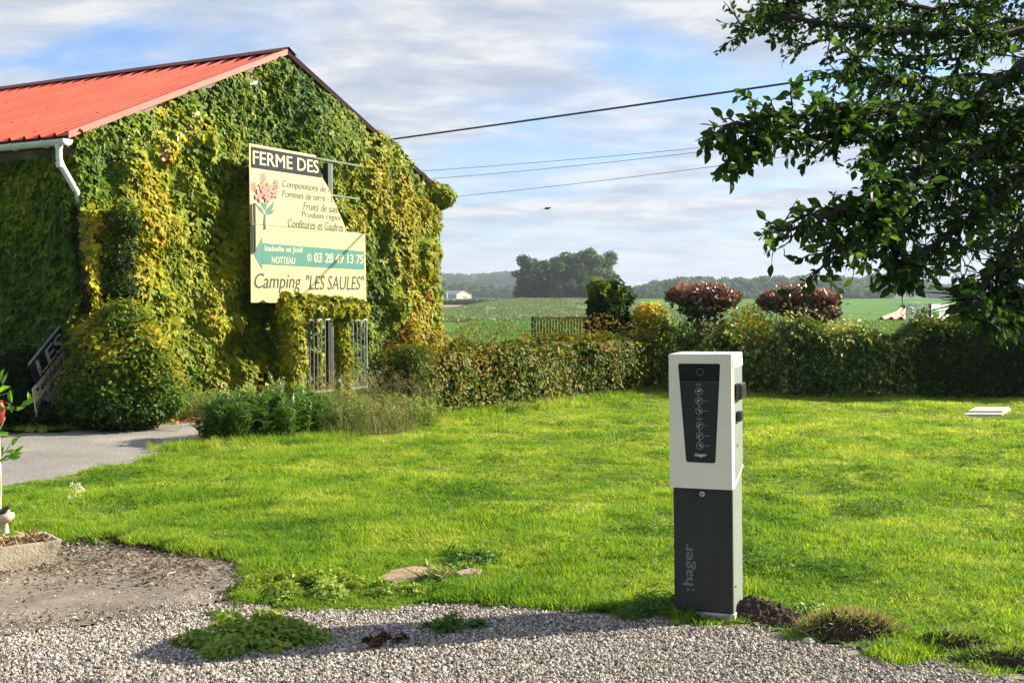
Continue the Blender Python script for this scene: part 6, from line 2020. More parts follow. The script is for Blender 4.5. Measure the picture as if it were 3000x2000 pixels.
tag(MBt.build('dry_twig', plain('dry_wood', (.42, .33, .22)), None), 'dry pale twig lying at the foot of the charging post', 'twig')
for k_, (pp_, lb) in enumerate((([(500, 1682), (540, 1674), (600, 1676)], 'longest pale twig on the worn pavement'), ([(490, 1703), (492, 1695), (515, 1690)], 'short bent twig on the worn pavement'), ([(355, 1690), (380, 1688), (405, 1686)], 'dark straight twig on the worn pavement'))):
    tag(MB().tube([G(*q_) + Vector((0, 0, .032)) for q_ in pp_], .004, 5).build('dry_twig', bpy.data.materials['dry_wood'], None), lb, 'twig')

# soil heap and turned turf clods along the gravel edge
m_earth = plain('crumbly_earth', (0.045, 0.029, 0.018), rough=1.0, var=.5, scale=25, bump=1.0, bscale=50)
def heap(name, label, c, rx, ry, h, seed, mat=m_earth, rz=0.0, grass=0, cat='soil', gt=.6, gh=.05):
    root = tag(empty(name, (c[0], c[1], -0.005), (0, 0, rz)), label, cat)
    k_ = 64
    U, V_ = np.meshgrid(np.linspace(-1, 1, k_), np.linspace(-1, 1, k_))
    rr_ = np.sqrt(U ** 2 + V_ ** 2)
    p = np.c_[U.ravel() * 2, V_.ravel() * 2, U.ravel() * 0 + seed]
    hh = np.clip(1 - rr_.ravel() ** 2, 0, 1) ** .6 * (0.35 + 1.1 * fbm(p, 1.1, 3, seed)) + (fbm(p, 5, 4, seed + 2) - .5) * .6 * (rr_.ravel() < .95)
    V = np.c_[U.ravel() * rx, V_.ravel() * ry, np.maximum(hh * h, -.01)]
    i = np.arange(k_ - 1)[:, None] * k_ + np.arange(k_ - 1)[None, :]
    F = np.stack([i, i + 1, i + k_ + 1, i + k_], -1).reshape(-1, 4)
    cx = (rr_[:-1, :-1] < 1.0).ravel()
    link('earth', mesh_np('earth', V, F[cx], mat), None, root)
    # crumbs
    s_ = MB()
    for q in range(300):
        a = rng.uniform(0, 6.28); r_ = math.sqrt(rng.random()) * 1.05
        x, y = math.cos(a) * r_ * rx, math.sin(a) * r_ * ry
        z = max(0, (1 - r_ * r_)) ** .6 * h * .8
        e = rng.uniform(.005, .022)
        M_ = Matrix.Translation((x, y, z)) @ Euler(rng.uniform(0, 6, 3)).to_matrix().to_4x4()
        s_.add([M_ @ Vector(v) * 1 for v in ((e, 0, 0), (0, e * .8, 0), (-e, 0, 0), (0, -e * .7, 0), (0, 0, e * .8), (0, 0, -e * .6))], [(0, 1, 4), (1, 2, 4), (2, 3, 4), (3, 0, 4), (1, 0, 5), (2, 1, 5), (3, 2, 5), (0, 3, 5)])
    s_.build('crumbs', mat, root)['kind'] = 'stuff'
    if grass:
        n = grass; x = rng.uniform(-1, 1, n); y = rng.uniform(-1, 1, n); ok = (x * x + y * y < .95) & (y > -.75 + .5 * rng.random(n)); x, y = x[ok], y[ok]; n = len(x)
        z = (1 - x * x - y * y) ** .6 * h * .85
        d = np.c_[x * .8, y * .8 - .3, .7 + 0 * x] + rvec(n, .35)
        o_ = leaf_object('grass', np.c_[x * rx, y * ry, z], rvec(n), d, gh * rng.uniform(.6, 1.5, n), np.clip(gt + rng.normal(0, .2, n), .01, .99), (LEAF_LANCE[0] * np.array((.5, 1, 1)), LEAF_LANCE[1]), m_straw if gt > .5 else m_weed, root); o_['kind'] = 'stuff'
    return root
def gl(px, py): v = G(px, py); return (v.x, v.y)
heap('soil_heap', 'dark crumbly soil heap right beside the charging post foot', gl(2225, 1812), .21, .13, .095, 1)
heap('soil_heap', 'lower soil heap between the post heap and the turf clod', gl(2325, 1838), .18, .10, .065, 2)
heap('turf_clod', 'round clod of turf with drooping dry grass on the gravel edge', gl(2490, 1868), .25, .13, .125, 3, grass=2400, cat='turf', gt=.55, gh=.06)
heap('turf_clod', 'second turf clod with bare brown front further right', gl(2800, 1905), .22, .09, .09, 4, grass=1500, cat='turf', gt=.42, gh=.05)
heap('turf_clod', 'turned turf ridge at the lower right corner of the lawn', gl(2960, 1955), .26, .07, .08, 5, grass=1300, cat='turf', gt=.42, gh=.05, rz=-.25)
heap('soil_heap', 'thin soil spill along the gravel edge between turf clods', gl(2640, 1905), .2, .05, .03, 6, grass=200, gt=.42)

# white flowers in the lawn
m_whitet = leafmat('white_petal', [(0, (.85, .84, .74)), (1, (.85, .84, .74))], trans=.55, tgain=1.1); m_ypet = plain('yellow_centre', (.7, .5, .05))
fw_ = tag(empty('white_flowers', G(222, 1480)), 'small cluster of white flowers on stalks in the lawn at left', 'flower')
f0 = G(222, 1480)
for (px, py) in ((218, 1424), (224, 1432), (236, 1428), (244, 1434), (228, 1440), (206, 1458), (214, 1460), (222, 1456), (240, 1456), (216, 1490), (230, 1420), (210, 1420)):
    c = P(px, py, f0.y / YK + rng.normal(0, .04)) - f0
    MB().tube([Vector((c.x * .5, c.y * .5, 0)), Vector((c.x * .8, c.y, max(.02, c.z * .6))), c], .0013, 4, caps=False).build('stalk', m_gst, fw_)
    fl = MB()
    for k_ in range(6):
        a = 6.28 * k_ / 6 + rng.random()
        e = .021 * rng.uniform(.8, 1.4)
        fl.add([c, c + Vector((e * .7 * math.cos(a - .45), -.004, e * .7 * math.sin(a - .45))), c + Vector((e * math.cos(a), .003, e * math.sin(a))), c + Vector((e * .7 * math.cos(a + .45), -.004, e * .7 * math.sin(a + .45)))], [(0, 1, 2, 3)])
    fl.build('blossom', m_whitet, fw_)
d1 = G(98, 1500)
dand = tag(empty('seed_head', d1), 'single pale seed head in the lawn above the trough', 'flower')
p = rvec(120); p /= np.linalg.norm(p, axis=1, keepdims=True)
leaf_object('fluff', p * .004 + np.array((0, 0, .03)), rvec(120), p, .02, np.full(120, .99), LEAF_SMALL, leafmat('fluff', [(0, g(.6)), (1, (.8, .78, .7))], trans=.3), dand)
MB().tube([(0, 0, 0), (0, 0, .03)], .0015, 5).build('stalk', m_gst, dand)

# inspection cover in the lawn at right
ic_ = tag(empty('inspection_cover', G(2895, 1222)), 'flat pale concrete inspection cover in the lawn before the dark hedge', 'cover')
a, b_, c, d = G(2822, 1222), G(2935, 1222), G(2962, 1204), G(2856, 1203)
o0 = G(2895, 1222)
def quad_slab(pts_, z0, z1, nm, mat):
    V = [(p.x - o0.x, p.y - o0.y, z0) for p in pts_] + [(p.x - o0.x, p.y - o0.y, z1) for p in pts_]
    return MB().add(V, [(3, 2, 1, 0), (4, 5, 6, 7), (0, 1, 5, 4), (1, 2, 6, 5), (2, 3, 7, 6), (3, 0, 4, 7)]).build(nm, mat, ic_, bevel=.006)
m_lc = plain('light_concrete', (0.42, 0.40, 0.35), rough=.85, var=.1, scale=6, bump=.2)
quad_slab([a, b_, c, d], -.02, .045, 'frame', m_lc)
def mixp(p, q, t_): return p.lerp(q, t_)
l0 = mixp(mixp(a, d, .25), mixp(b_, c, .25), .04); l1 = mixp(mixp(a, d, .25), mixp(b_, c, .25), .96); l2 = mixp(mixp(a, d, .95), mixp(b_, c, .95), .96); l3 = mixp(mixp(a, d, .95), mixp(b_, c, .95), .04)
quad_slab([l0, l1, l2, l3], .0475, .07, 'lid', m_lc)

# ================================================================== SIGNBOARDS BEYOND THE HEDGE
apx = at_px(2723, 44)
zt = zpx(891, 44); zl = zpx(992, 44) - .35
sgb = tag(empty('direction_signboards', apx), 'pair of white signboards set in a v, each with a green arrow, behind the hedge', 'sign')
m_wb = plain('white_board', (0.78, 0.78, 0.74), rough=.5, var=.05, scale=3); m_ga = plain('green_print', (0.02, 0.16, 0.08), rough=.5)
m_grs = plain('grey_swirl', (0.28, 0.34, 0.34))
for s_, cosv, wdt_ in ((-1, .42, 1.0), (1, .82, 1.0)):
    sn = math.sqrt(1 - cosv ** 2)
    X = Vector((cosv, s_ * sn, 0)) if s_ > 0 else Vector((cosv, -sn, 0))
    M_ = Matrix(((X.x, -X.y, 0, 0), (X.y, X.x, 0, 0), (0, 0, 1, 0), (0, 0, 0, 1)))
    h_ = empty('signboard_face'); h_.parent = sgb; h_.matrix_local = M_
    x0, x1 = (-wdt_, -.02) if s_ < 0 else (.02, wdt_)
    # each board is one part, its print sub-parts
    bd = MB().box((x0, 0, zl), (x1, .02, zt), M_).build('board', m_wb, sgb)
    bpy.data.objects.remove(h_, do_unlink=True)
    def pr(poly, nm, mat, y=-.004):
        ar = sum(poly[i][0] * poly[(i + 1) % len(poly)][1] - poly[(i + 1) % len(poly)][0] * poly[i][1] for i in range(len(poly)))
        if ar < 0: poly = poly[::-1]
        V = [M_ @ Vector((p[0], y, p[1])) for p in poly] + [M_ @ Vector((p[0], y + .003, p[1])) for p in poly]
        k_ = len(poly)
        q = MB(); 
        cen = M_ @ Vector((sum(p[0] for p in poly) / k_, y, sum(p[1] for p in poly) / k_))
        q.add(V + [cen], [(i, (i + 1) % k_, 2 * k_) for i in range(k_)] + [(i, i + k_, (i + 1) % k_ + k_, (i + 1) % k_) for i in range(k_)])
        q.build(nm, mat, bd)
    zc2 = zt - .22
    if s_ < 0:
        ax0, ax1 = -.52, -.08
        pr([(ax0, zc2 + .07), (-.26, zc2 + .07), (-.26, zc2 + .16), (ax1, zc2 - .02), (-.26, zc2 - .18), (-.26, zc2 - .10), (ax0, zc2 - .10)], 'arrow', m_ga)
        arc = [(-.78 + .17 * math.cos(a), zc2 - .04 + .26 * math.sin(a)) for a in np.linspace(.6, 4.6, 18)]
        MB().tube([M_ @ Vector((p[0], -.006, p[1])) for p in arc], .012, 5).build('swirl', m_grs, bd)
        for j in range(5):
            MB().box((-.84, -.008, zc2 + .09 - j * .06), (-.70 + .02 * (j % 2), -.004, zc2 + .115 - j * .06), M_).build('print_line', m_grs, bd)
        for j in range(3):
            MB().box((-.88, -.008, zc2 - .42 - j * .2), (-.42, -.004, zc2 - .36 - j * .2), M_).build('print_line', m_grs, bd)
    else:
        pr([(.06, zc2 - .04), (.24, zc2 + .14), (.24, zc2 + .04), (.5, zc2 + .04), (.5, zc2 - .12), (.24, zc2 - .12), (.24, zc2 - .20)], 'arrow', plain('green_print_sunlit', (0.08, 0.30, 0.15), rough=.5))  # sunlight painted in: lighter copy of the other arrow's green
        for j in range(4):
            MB().box((.56, -.008, zc2 + .12 - j * .09), (.92 - .08 * (j % 2), -.004, zc2 + .135 - j * .09), M_).build('print_line', m_grs, bd)
MB().box((-.035, -.06, 0), (.035, -.005, zt + .02)).build('post', m_dark, sgb)
MB().tube([(.83, .6, 0), (.83, .6, zt)], .03, 8).build('post', m_gal, sgb)

# ================================================================== OVERHEAD WIRES, BIRD
m_cable = plain('black_cable', (0.02, 0.02, 0.02), rough=.6)
def wire(name, label, p0, p1, r_, sag, n=40, twist=0):
    p0 = Vector(p0); p1 = Vector(p1); pts_ = []
    for i in range(n + 1):
        t_ = i / n; p = p0.lerp(p1, t_); p.z -= sag * 4 * t_ * (1 - t_); pts_.append(p)
    root = MB().tube(pts_, r_, 6).build(name, m_cable, None, smooth=True)
    tag(root, label, 'cable', 'overhead wires')
    return root
wire('overhead_cable', 'thick black cable running from the barn roof up into the tree', P(1140, 409.5, 30.3), P(3300, 98, 20.9), .019, .02)
wire('overhead_wire', 'upper thin wire of the close pair behind the barn', P(1180, 505, 40), P(3300, 290, 31), .006, .14)
wire('overhead_wire', 'lower thin wire of the close pair behind the barn', P(1180, 530, 40), P(3300, 268, 27), .006, .18)
wire('overhead_wire', 'lowest thin wire, alone below the close pair', P(1180, 590, 40), P(3300, 305, 27), .006, .16)

# flying bird (glider pose), dark
fb_p = P(1603, 611, 28)
fb = tag(empty('flying_bird', fb_p, (R(8), R(-8), R(8))), 'small dark bird in flight against the grey clouds', 'bird')
m_bb = plain('bird_black', (0.015, 0.012, 0.015), rough=.7)
bod = [(-.085, 0, .004, .002), (-.05, 0, .010, .006), (-.02, .0, .020, .018), (.02, .0, .022, .022), (.05, .005, .014, .015), (.07, .008, .012, .011), (.085, .006, .003, .003)]
V = []; seg = 12
blob('body', bod, m_bb, fb, seg=12)
for s_ in (-1, 1):
    w_ = [(.045, s_ * .015, .01), (.03, s_ * .09, .022), (-.01, s_ * .19, .012), (-.03, s_ * .17, .010), (-.03, s_ * .08, .018), (-.035, s_ * .015, .008)]
    V = [Vector(p) for p in w_] + [Vector(p) - Vector((0, 0, .004)) for p in w_]
    F = [(0, 1, 4, 5), (1, 2, 3, 4), (6, 11, 10, 7), (7, 10, 9, 8)] + [(i, i + 6, (i + 1) % 6 + 6, (i + 1) % 6) for i in range(6)]
    MB().add(V, F).build('wing', m_bb, fb)
MB().add([(-.07, -.006, .001), (-.07, .006, .001), (-.125, .014, .0), (-.12, -.014, .0), (-.07, -.006, -.002), (-.07, .006, -.002), (-.125, .014, -.003), (-.12, -.014, -.003)], [(0, 1, 2, 3), (7, 6, 5, 4), (0, 4, 5, 1), (1, 5, 6, 2), (2, 6, 7, 3), (3, 7, 4, 0)]).build('tail', m_bb, fb)

# ================================================================== TREE HANGING IN FROM THE RIGHT
m_tleaf = leafmat('tree_leaf', [(0, (0.012, 0.034, 0.009)), (0.5, (0.032, 0.076, 0.014)), (0.8, (0.07, 0.145, 0.016)), (1, (0.13, 0.22, 0.02))], trans=0.42, rough=.5, spec=.18, tgain=1.7)
m_tbark = plain('tree_bark', (0.028, 0.021, 0.017), rough=.95, var=.35, scale=14, bump=.6, bscale=50)
TB = Vector((4.3, 4.87, 0))
tree = tag(empty('overhanging_tree', TB), 'leafy tree whose dark branches hang into the upper right corner', 'tree')
trunk = MB()
fork = Vector((-.15, .05, 2.3))
trunk.tube([(0, 0, -.1), (.02, .02, .6), (-.03, 0, 1.4), (-.08, .03, 2.0), fork], [.24, .19, .16, .15, .14], 12)
trunk.build('trunk', m_tbark, tree, smooth=True)
limbs = []   # world polylines: px, py, depth
def limb(pts_, r0):
    limbs.append(([P(*q_) for q_ in pts_], r0 * .42))
limb([(3500, 120, 6.2), (3150, 90, 6.1), (2850, 100, 6.0), (2600, 90, 5.9), (2400, 70, 5.8), (2250, 60, 5.8), (2180, 90, 5.8)], .05)
limb([(3300, -150, 6.2), (2900, -120, 6.1), (2600, -60, 6.0), (2420, -30, 6.0), (2300, 10, 6.0), (2250, 20, 6.0)], .045)
limb([(3450, 160, 6.0), (3100, 150, 5.7), (2900, 260, 5.6), (2740, 340, 5.5), (2580, 330, 5.4), (2400, 330, 5.2), (2250, 350, 5.1), (2130, 375, 5.0)], .05)
limb([(2900, 265, 5.6), (2700, 420, 5.5), (2540, 390, 5.4), (2400, 400, 5.3), (2250, 420, 5.1), (2180, 470, 5.0)], .028)
limb([(3400, 200, 5.8), (3100, 260, 5.6), (2960, 400, 5.5), (2800, 470, 5.4), (2650, 520, 5.2), (2520, 600, 5.1), (2380, 640, 5.0), (2275, 680, 4.9)], .045)
limb([(2650, 530, 5.2), (2560, 650, 5.1), (2480, 700, 5.0), (2400, 780, 4.9)], .016)
limb([(2800, 470, 5.4), (2740, 560, 5.4), (2650, 640, 5.3), (2600, 700, 5.3), (2640, 780, 5.2)], .016)
limb([(3400, 260, 5.6), (3150, 400, 5.5), (2990, 520, 5.4), (2860, 620, 5.3), (2760, 700, 5.3), (2700, 760, 5.2), (2640, 800, 5.2)], .04)
limb([(3300, 460, 5.2), (3080, 600, 5.2), (2960, 720, 5.1), (2900, 820, 5.0), (2850, 880, 4.9), (2800, 850, 4.9)], .03)
limb([(3350, 80, 7.6), (3000, 90, 7.6), (2700, 60, 7.5), (2500, 110, 7.4), (2330, 130, 7.3)], .03)
limb([(3350, 300, 7.6), (3000, 330, 7.6), (2750, 300, 7.5), (2560, 330, 7.4), (2420, 300, 7.3)], .03)
limb([(3350, 480, 7.4), (3050, 480, 7.4), (2820, 480, 7.3), (2600, 560, 7.2)], .03)
limb([(3300, 640, 7.2), (3050, 680, 7.2), (2880, 700, 7.1), (2760, 780, 7.0)], .02)
limb([(3300, 350, 5.9), (3050, 330, 5.8), (2850, 330, 5.8), (2650, 250, 5.7), (2500, 170, 5.6)], .03)
limb([(3300, 150, 6.4), (2980, 60, 6.3), (2760, 160, 6.2), (2600, 160, 6.1)], .03)
limb([(3200, 420, 5.6), (2980, 470, 5.6), (2780, 330, 5.7), (2620, 420, 5.7)], .022)
limb([(3250, 540, 5.5), (3020, 600, 5.4), (2880, 560, 5.4), (2740, 470, 5.4)], .02)
limb([(2960, 720, 5.1), (2960, 820, 5.0), (2930, 900, 5.0), (2890, 960, 5.0)], .014)
limb([(3250, 620, 5.0), (3080, 760, 5.0), (3010, 860, 5.0), (2960, 930, 5.0)], .02)
limb([(3400, 60, 7.0), (3000, 200, 6.9), (2750, 230, 6.9), (2550, 230, 6.8), (2420, 210, 6.8)], .04)
limb([(3400, 200, 6.8), (3050, 380, 6.8), (2850, 420, 6.7), (2700, 400, 6.6)], .035)
limb([(3400, 300, 6.6), (3080, 500, 6.6), (2900, 540, 6.5), (2780, 620, 6.4)], .03)
limb([(3350, 20, 6.5), (3050, -20, 6.6), (2800, 20, 6.6), (2620, 10, 6.5), (2480, 20, 6.5)], .04)
limb([(3350, 500, 5.8), (3120, 640, 5.8), (3020, 700, 5.8), (2960, 640, 5.8)], .02)
crown = MB()
LP, LN, LT, LS, LTI = [], [], [], [], []
TBv = TB
rr = random.Random(11)
def to_px(p):
    y_ = p.y * CP - (p.z - EYE) * SP; u_ = p.y * SP + (p.z - EYE) * CP
    return 1500 + FPX * p.x / y_, 1000 - FPX * u_ / y_
def p_px(p): return to_px(p)[0]
def twig(o_, d, ln, r_, depth=0):
    """a leafy shoot; leaves alternate along it"""
    sx_, sy_ = to_px(o_)
    if (2560 < sx_ < 2800 and sy_ > 820) or (sx_ < 2900 and sy_ > 960): return
    pts_ = [o_]; d = d.normalized()
    k_ = 5
    for i in range(k_):
        d = (d + Vector((rr.gauss(0, .16), rr.gauss(0, .16), rr.gauss(0, .12) - .05))).normalized()
        pts_.append(pts_[-1] + d * ln / k_)
    crown.tube([p - TBv for p in pts_], [r_ * (1 - .75 * i / k_) for i in range(k_ + 1)], 5, caps=False)
    nl = max(3, int(ln / .0165))
    for i in range(nl):
        t_ = (.12 + .88 * (i + rr.random() * .5) / nl)
        j = min(k_ - 1, int(t_ * k_)); f = t_ * k_ - j
        p = pts_[j].lerp(pts_[j + 1], min(1, f))
        dd = (pts_[j + 1] - pts_[j]).normalized()
        side = Vector((rr.gauss(0, 1), rr.gauss(0, 1), rr.gauss(0, .6))); side = (side - dd * side.dot(dd)).normalized()
        tp = dd * .55 + side * .9 + Vector((0, 0, -.45))
        LP.append(p - TBv); LT.append(tp); LN.append(Vector((rr.gauss(0, .55), rr.gauss(0, .7) - .15, rr.gauss(0, .45) + .5)))
        LS.append((.042 if p.y < 4.15 else .031) * min(1.5, math.exp(rr.gauss(0, .30)))); LTI.append(min(.99, max(.01, .38 + rr.gauss(0, .2))))
    if depth < 1 and ln > .14:
        for i in range(rr.choice((1, 2, 2))):
            j = rr.randint(1, k_ - 2); side = Vector((rr.gauss(0, 1), rr.gauss(0, .8), rr.gauss(0, .7)))
            twig(pts_[j], (d + side * .8), ln * rr.uniform(.4, .7), r_ * .6, depth + 1)
for pts_, r0 in limbs:
    # smooth the limb
    fine = []
    for i in range(len(pts_) - 1):
        p0 = pts_[max(i - 1, 0)]; p1 = pts_[i]; p2 = pts_[i + 1]; p3 = pts_[min(i + 2, len(pts_) - 1)]
        for k_ in range(6):
            t_ = k_ / 6
            fine.append(0.5 * ((2 * p1) + (p2 - p0) * t_ + (2 * p0 - 5 * p1 + 4 * p2 - p3) * t_ * t_ + (3 * p1 - p0 - 3 * p2 + p3) * t_ ** 3))
    fine.append(pts_[-1])
    fine = [p + Vector((rr.gauss(0, .008), rr.gauss(0, .008), rr.gauss(0, .008))) for p in fine]
    n_ = len(fine)
    lead = [fork + TBv] if r0 >= .012 and pts_[0].x > 1.4 * 2 else []
    pl = lead + fine
    crown.tube([p - TBv for p in pl], [r0 * (1 - .88 * (i / len(pl)) ** .8) + .003 for i in range(len(pl))], 7, caps=False)
    for i in range(1, n_):
        p = fine[i]; d = (fine[min(i + 1, n_ - 1)] - fine[i - 1]).normalized()
        frac = i / n_
        for q in range((3 if r0 > .0085 else 2) + (2 if p_px(fine[i]) > 2480 else 0)):
            if rr.random() < .86:
                side = Vector((rr.gauss(0, .8), rr.gauss(0, .9), rr.gauss(0, .8) - .15))
                twig(p + Vector((0, 0, 0)), d * .8 + side * .75, rr.uniform(.07, .24) * (1.0 - .35 * frac), .0045)
    twig(fine[-1], (fine[-1] - fine[-3]), .12, .003)
crown.build('branches', m_tbark, tree, smooth=True)
def clear_(v):
    sx_, sy_ = to_px(v + TB)
    return not ((2600 < sx_ < 2815 and 850 < sy_) or (sx_ < 2900 and sy_ > 960) or sy_ > 1000 or (sy_ > 690 and rr.random() < .42) or (sx_ > 2700 and sy_ > 450 and rr.random() < .25))
kp_ = [i for i, v in enumerate(LP) if clear_(v)]
LP, LN, LT, LS, LTI = ([L_[i] for i in kp_] for L_ in (LP, LN, LT, LS, LTI))
LPn = np.array([tuple(v) for v in LP]); LNn = np.array([tuple(v) for v in LN]); LTn = np.array([tuple(v) for v in LT]); LSn = np.array(LS); LTIn = np.array(LTI)
wp = LPn + np.array(TB)
ratio = wp[:, 0] / wp[:, 1]
vis = (ratio < .44) & (wp[:, 2] < EYE + wp[:, 1] * 885 / FPX)
scr_ = LSn / wp[:, 1] + vis * .02 + (np.argsort(np.argsort(-ratio)) / len(ratio)) * .004 * vis
order = np.argsort(-scr_); single, rest = order[:298], order[298:]
LEAF_TREE = (np.array([(0, 0, 0), (.04, .12, 0), (.22, .35, .05), (.25, .58, .05), (.12, .85, .0), (0, 1, -.1), (-.12, .85, 0), (-.25, .58, .05), (-.22, .35, .05), (0, .5, -.02)]),
             np.array([(0, 1, 9), (1, 2, 9), (2, 3, 9), (3, 4, 9), (4, 5, 9), (5, 6, 9), (6, 7, 9), (7, 8, 9), (8, 0, 9)]))
leaf_object('crown', LPn[rest], LNn[rest], LTn[rest], LSn[rest], LTIn[rest], LEAF_TREE, m_tleaf, tree)['kind'] = 'stuff'
single_leaves('leaf', LEAF_TREE, m_tleaf, tree, LPn[single], LNn[single], LTn[single], LSn[single], LTIn[single])

# ================================================================== FAR TREES, WOODS, FARM BUILDING
m_far = leafmat('far_tree_leaf', [(0, (0.016, 0.045, 0.010)), (0.5, (0.045, 0.10, 0.018)), (1, (0.11, 0.18, 0.03))], trans=.25, rough=.7, use_obj=.5)
m_fbark = plain('far_bark', (0.09, 0.07, 0.055), rough=.95)


def crown_pts(blobs, n):
    vol = np.array([b_[3] * b_[4] * b_[5] for b_ in blobs]) ** .66; k_ = rng.choice(len(blobs), n, p=vol / vol.sum())
    bb = np.array(blobs)[k_]
    d = rvec(n); d /= np.linalg.norm(d, axis=1, keepdims=True)
    r_ = (0.70 + 0.45 * fbm(d + bb[:, :3] * .3, 2.2, 3, 4)) * (1 - .35 * rng.random(n) ** 2)
    return bb[:, :3] + d * r_[:, None] * bb[:, 3:6], d


def far_tree(name, label, px, Y, zb, h, w_, n, size, trunk_h=.35, group=None, tint=.45, skew=0.0, nb=16, mat=m_far, lowskirt=False):
    c = Vector(((px - 1500) / FPX * Y, Y, zb))
    root = tag(empty(name, c), label, 'tree', group)
    bl = []
    for i in range(nb):
        u = i / (nb - 1)
        z = h * (trunk_h + (0.93 - trunk_h) * u)
        rad_ = w_ * (0.5 * math.sin(math.pi * (0.18 + .72 * u)) ** .8)
        a = rng.uniform(0, 6.28)
        bl.append((math.cos(a) * rad_ * .62 + skew * u, math.sin(a) * rad_ * .62, z, w_ * rng.uniform(.17, .27), w_ * rng.uniform(.17, .27), h * rng.uniform(.07, .12)))
    p, d = crown_pts(bl, n)
    m = len(p)
    leaf_object('crown', p, d + np.array((0, 0, .3)) + rvec(m, .5), rvec(m) - np.array((0, 0, .4)), size * np.exp(rng.normal(0, .3, m)), np.clip(tint + .5 * (fbm(p, .25, 3, 7) - .5) + rng.normal(0, .15, m), .01, .99), LEAF_SMALL, mat, root)['kind'] = 'stuff'
    t_ = MB(); t_.tube([(0, 0, -.5), (skew * .2, 0, h * .3), (skew * .6, 0, h * .62), (skew * .9, 0, h * .85)], [w_ * .035, w_ * .028, w_ * .016, w_ * .006], 7)
    for i in range(0, nb, 2):
        b_ = bl[i]; t_.tube([(skew * .3, 0, max(h * .22, b_[2] - h * .22)), (b_[0], b_[1], b_[2])], [w_ * .014, w_ * .004], 5, caps=False)
    t_.build('trunk', m_fbark, root, smooth=True)
    return root
DY = 395.
zg = lambda px, Y: float(terrain((px - 1500) / FPX * Y, Y))
def hz_(py, Y): return EYE + (885 - py) / FPX * Y
clump = [  # px, top py, width px, depth
    (1545, 750, 62, 385, 0), (1585, 765, 60, 395, 0), (1625, 752, 66, 400, 0), (1665, 742, 68, 392, 0), (1700, 735, 66, 398, 0), (1735, 727, 70, 390, 0), (1768, 740, 60, 402, 1.5), (1640, 770, 55, 380, 0), (1690, 775, 50, 380, 0)]
descr = ['leftmost tree of the distant clump, dark and ragged', 'second tree from left in the distant clump', 'third tree from left in the distant clump', 'middle tree of the distant clump', 'tree just right of the middle in the distant clump',
         'tallest tree of the distant clump', 'rightmost leaning tree of the distant clump', 'lower front tree left in the distant clump', 'lower front tree right in the distant clump']
for (px, pt, wpx, Y, sk), lb in zip(clump, descr):
    zb = zg(px, Y) - .6
    far_tree('far_tree', lb, px, Y, zb, hz_(pt, Y) - zb, wpx / FPX * Y * 1.45, 8500, .60, trunk_h=.20, group='clump of tall trees in the field', tint=.25 if px < 1560 else .45, skew=sk, nb=18)
# leafy understorey of the clump
us_ = [(1530, 812, 50), (1560, 838, 46), (1590, 840, 40), (1625, 835, 44), (1660, 838, 44), (1700, 835, 50), (1740, 838, 48), (1775, 842, 40)]
for i, (px, pt, wpx) in enumerate(us_):
    Y = 380 + (i % 3) * 4; zb = zg(px, Y) - .5; h_ = hz_(pt, Y) - zb; w_ = wpx / FPX * Y
    far_tree('understorey_bush', 'rounded bush at the foot of the distant tree clump, number %s from its left end' % ['one', 'two', 'three', 'four', 'five', 'six', 'seven', 'eight'][i] if False else ['dark tall bush at the left end of the distant clump', 'low bush under the second distant tree', 'small bush under the third distant tree', 'pale bush at the foot of the clump left of its middle', 'bush at the foot of the middle distant tree', 'wide bush at the foot of the clump right of its middle', 'bush under the tallest distant tree', 'bush under the leaning distant tree'][i],
             px, Y, zb, h_, w_, 2600, .55, trunk_h=.1, group='bushes under the distant clump', tint=.15 if i == 0 else .5, nb=9)


def tree_variants(nm, mat, h, w_, n, size, k_=5):
    out_ = []
    for i in range(k_):
        bl = []
        for j in range(10):
            u = j / 9; a = rng.uniform(0, 6.28); rad_ = w_ * .5 * math.sin(math.pi * (.2 + .65 * u)) * .7
            bl.append((math.cos(a) * rad_, math.sin(a) * rad_, h * (.15 + .75 * u), w_ * rng.uniform(.22, .3), w_ * rng.uniform(.22, .3), h * rng.uniform(.1, .16)))
        p, d = crown_pts(bl, n); m = len(p)
        V, F, T = leaves_arrays(p, d + np.array((0, 0, .3)) + rvec(m, .45), rvec(m), size * np.exp(rng.normal(0, .3, m)), np.clip(.45 + rng.normal(0, .2, m), .01, .99), LEAF_SMALL)
        out_.append(variant(nm, mesh_np(nm, V, F, mat, tint=T)))
    return out_
wv = tree_variants('wood_tree', m_far, 10, 10, 1500, 1.05)
hv = tree_variants('hedgerow_bush', m_far, 3.0, 4.0, 500, .42, 4)
def wood(name, label, pts_, smin, smax, vs, zs=1.0):
    n = len(pts_); s = rng.uniform(smin, smax, n)
    o_ = scatter(name, pts_, np.c_[np.zeros(n), np.zeros(n), rng.uniform(0, 6.28, n)], np.c_[s, s, s * zs * rng.uniform(.8, 1.2, n)], rng.integers(0, len(vs), n), vs)
    return tag(o_, label, None, None, 'stuff')
def band(px0, px1, Y0_, Y1_, n, zf):
    Y = rng.uniform(Y0_, Y1_, n); px = rng.uniform(px0, px1, n); X = (px - 1500) / FPX * Y
    return np.c_[X, Y, zf(px, Y, X)]
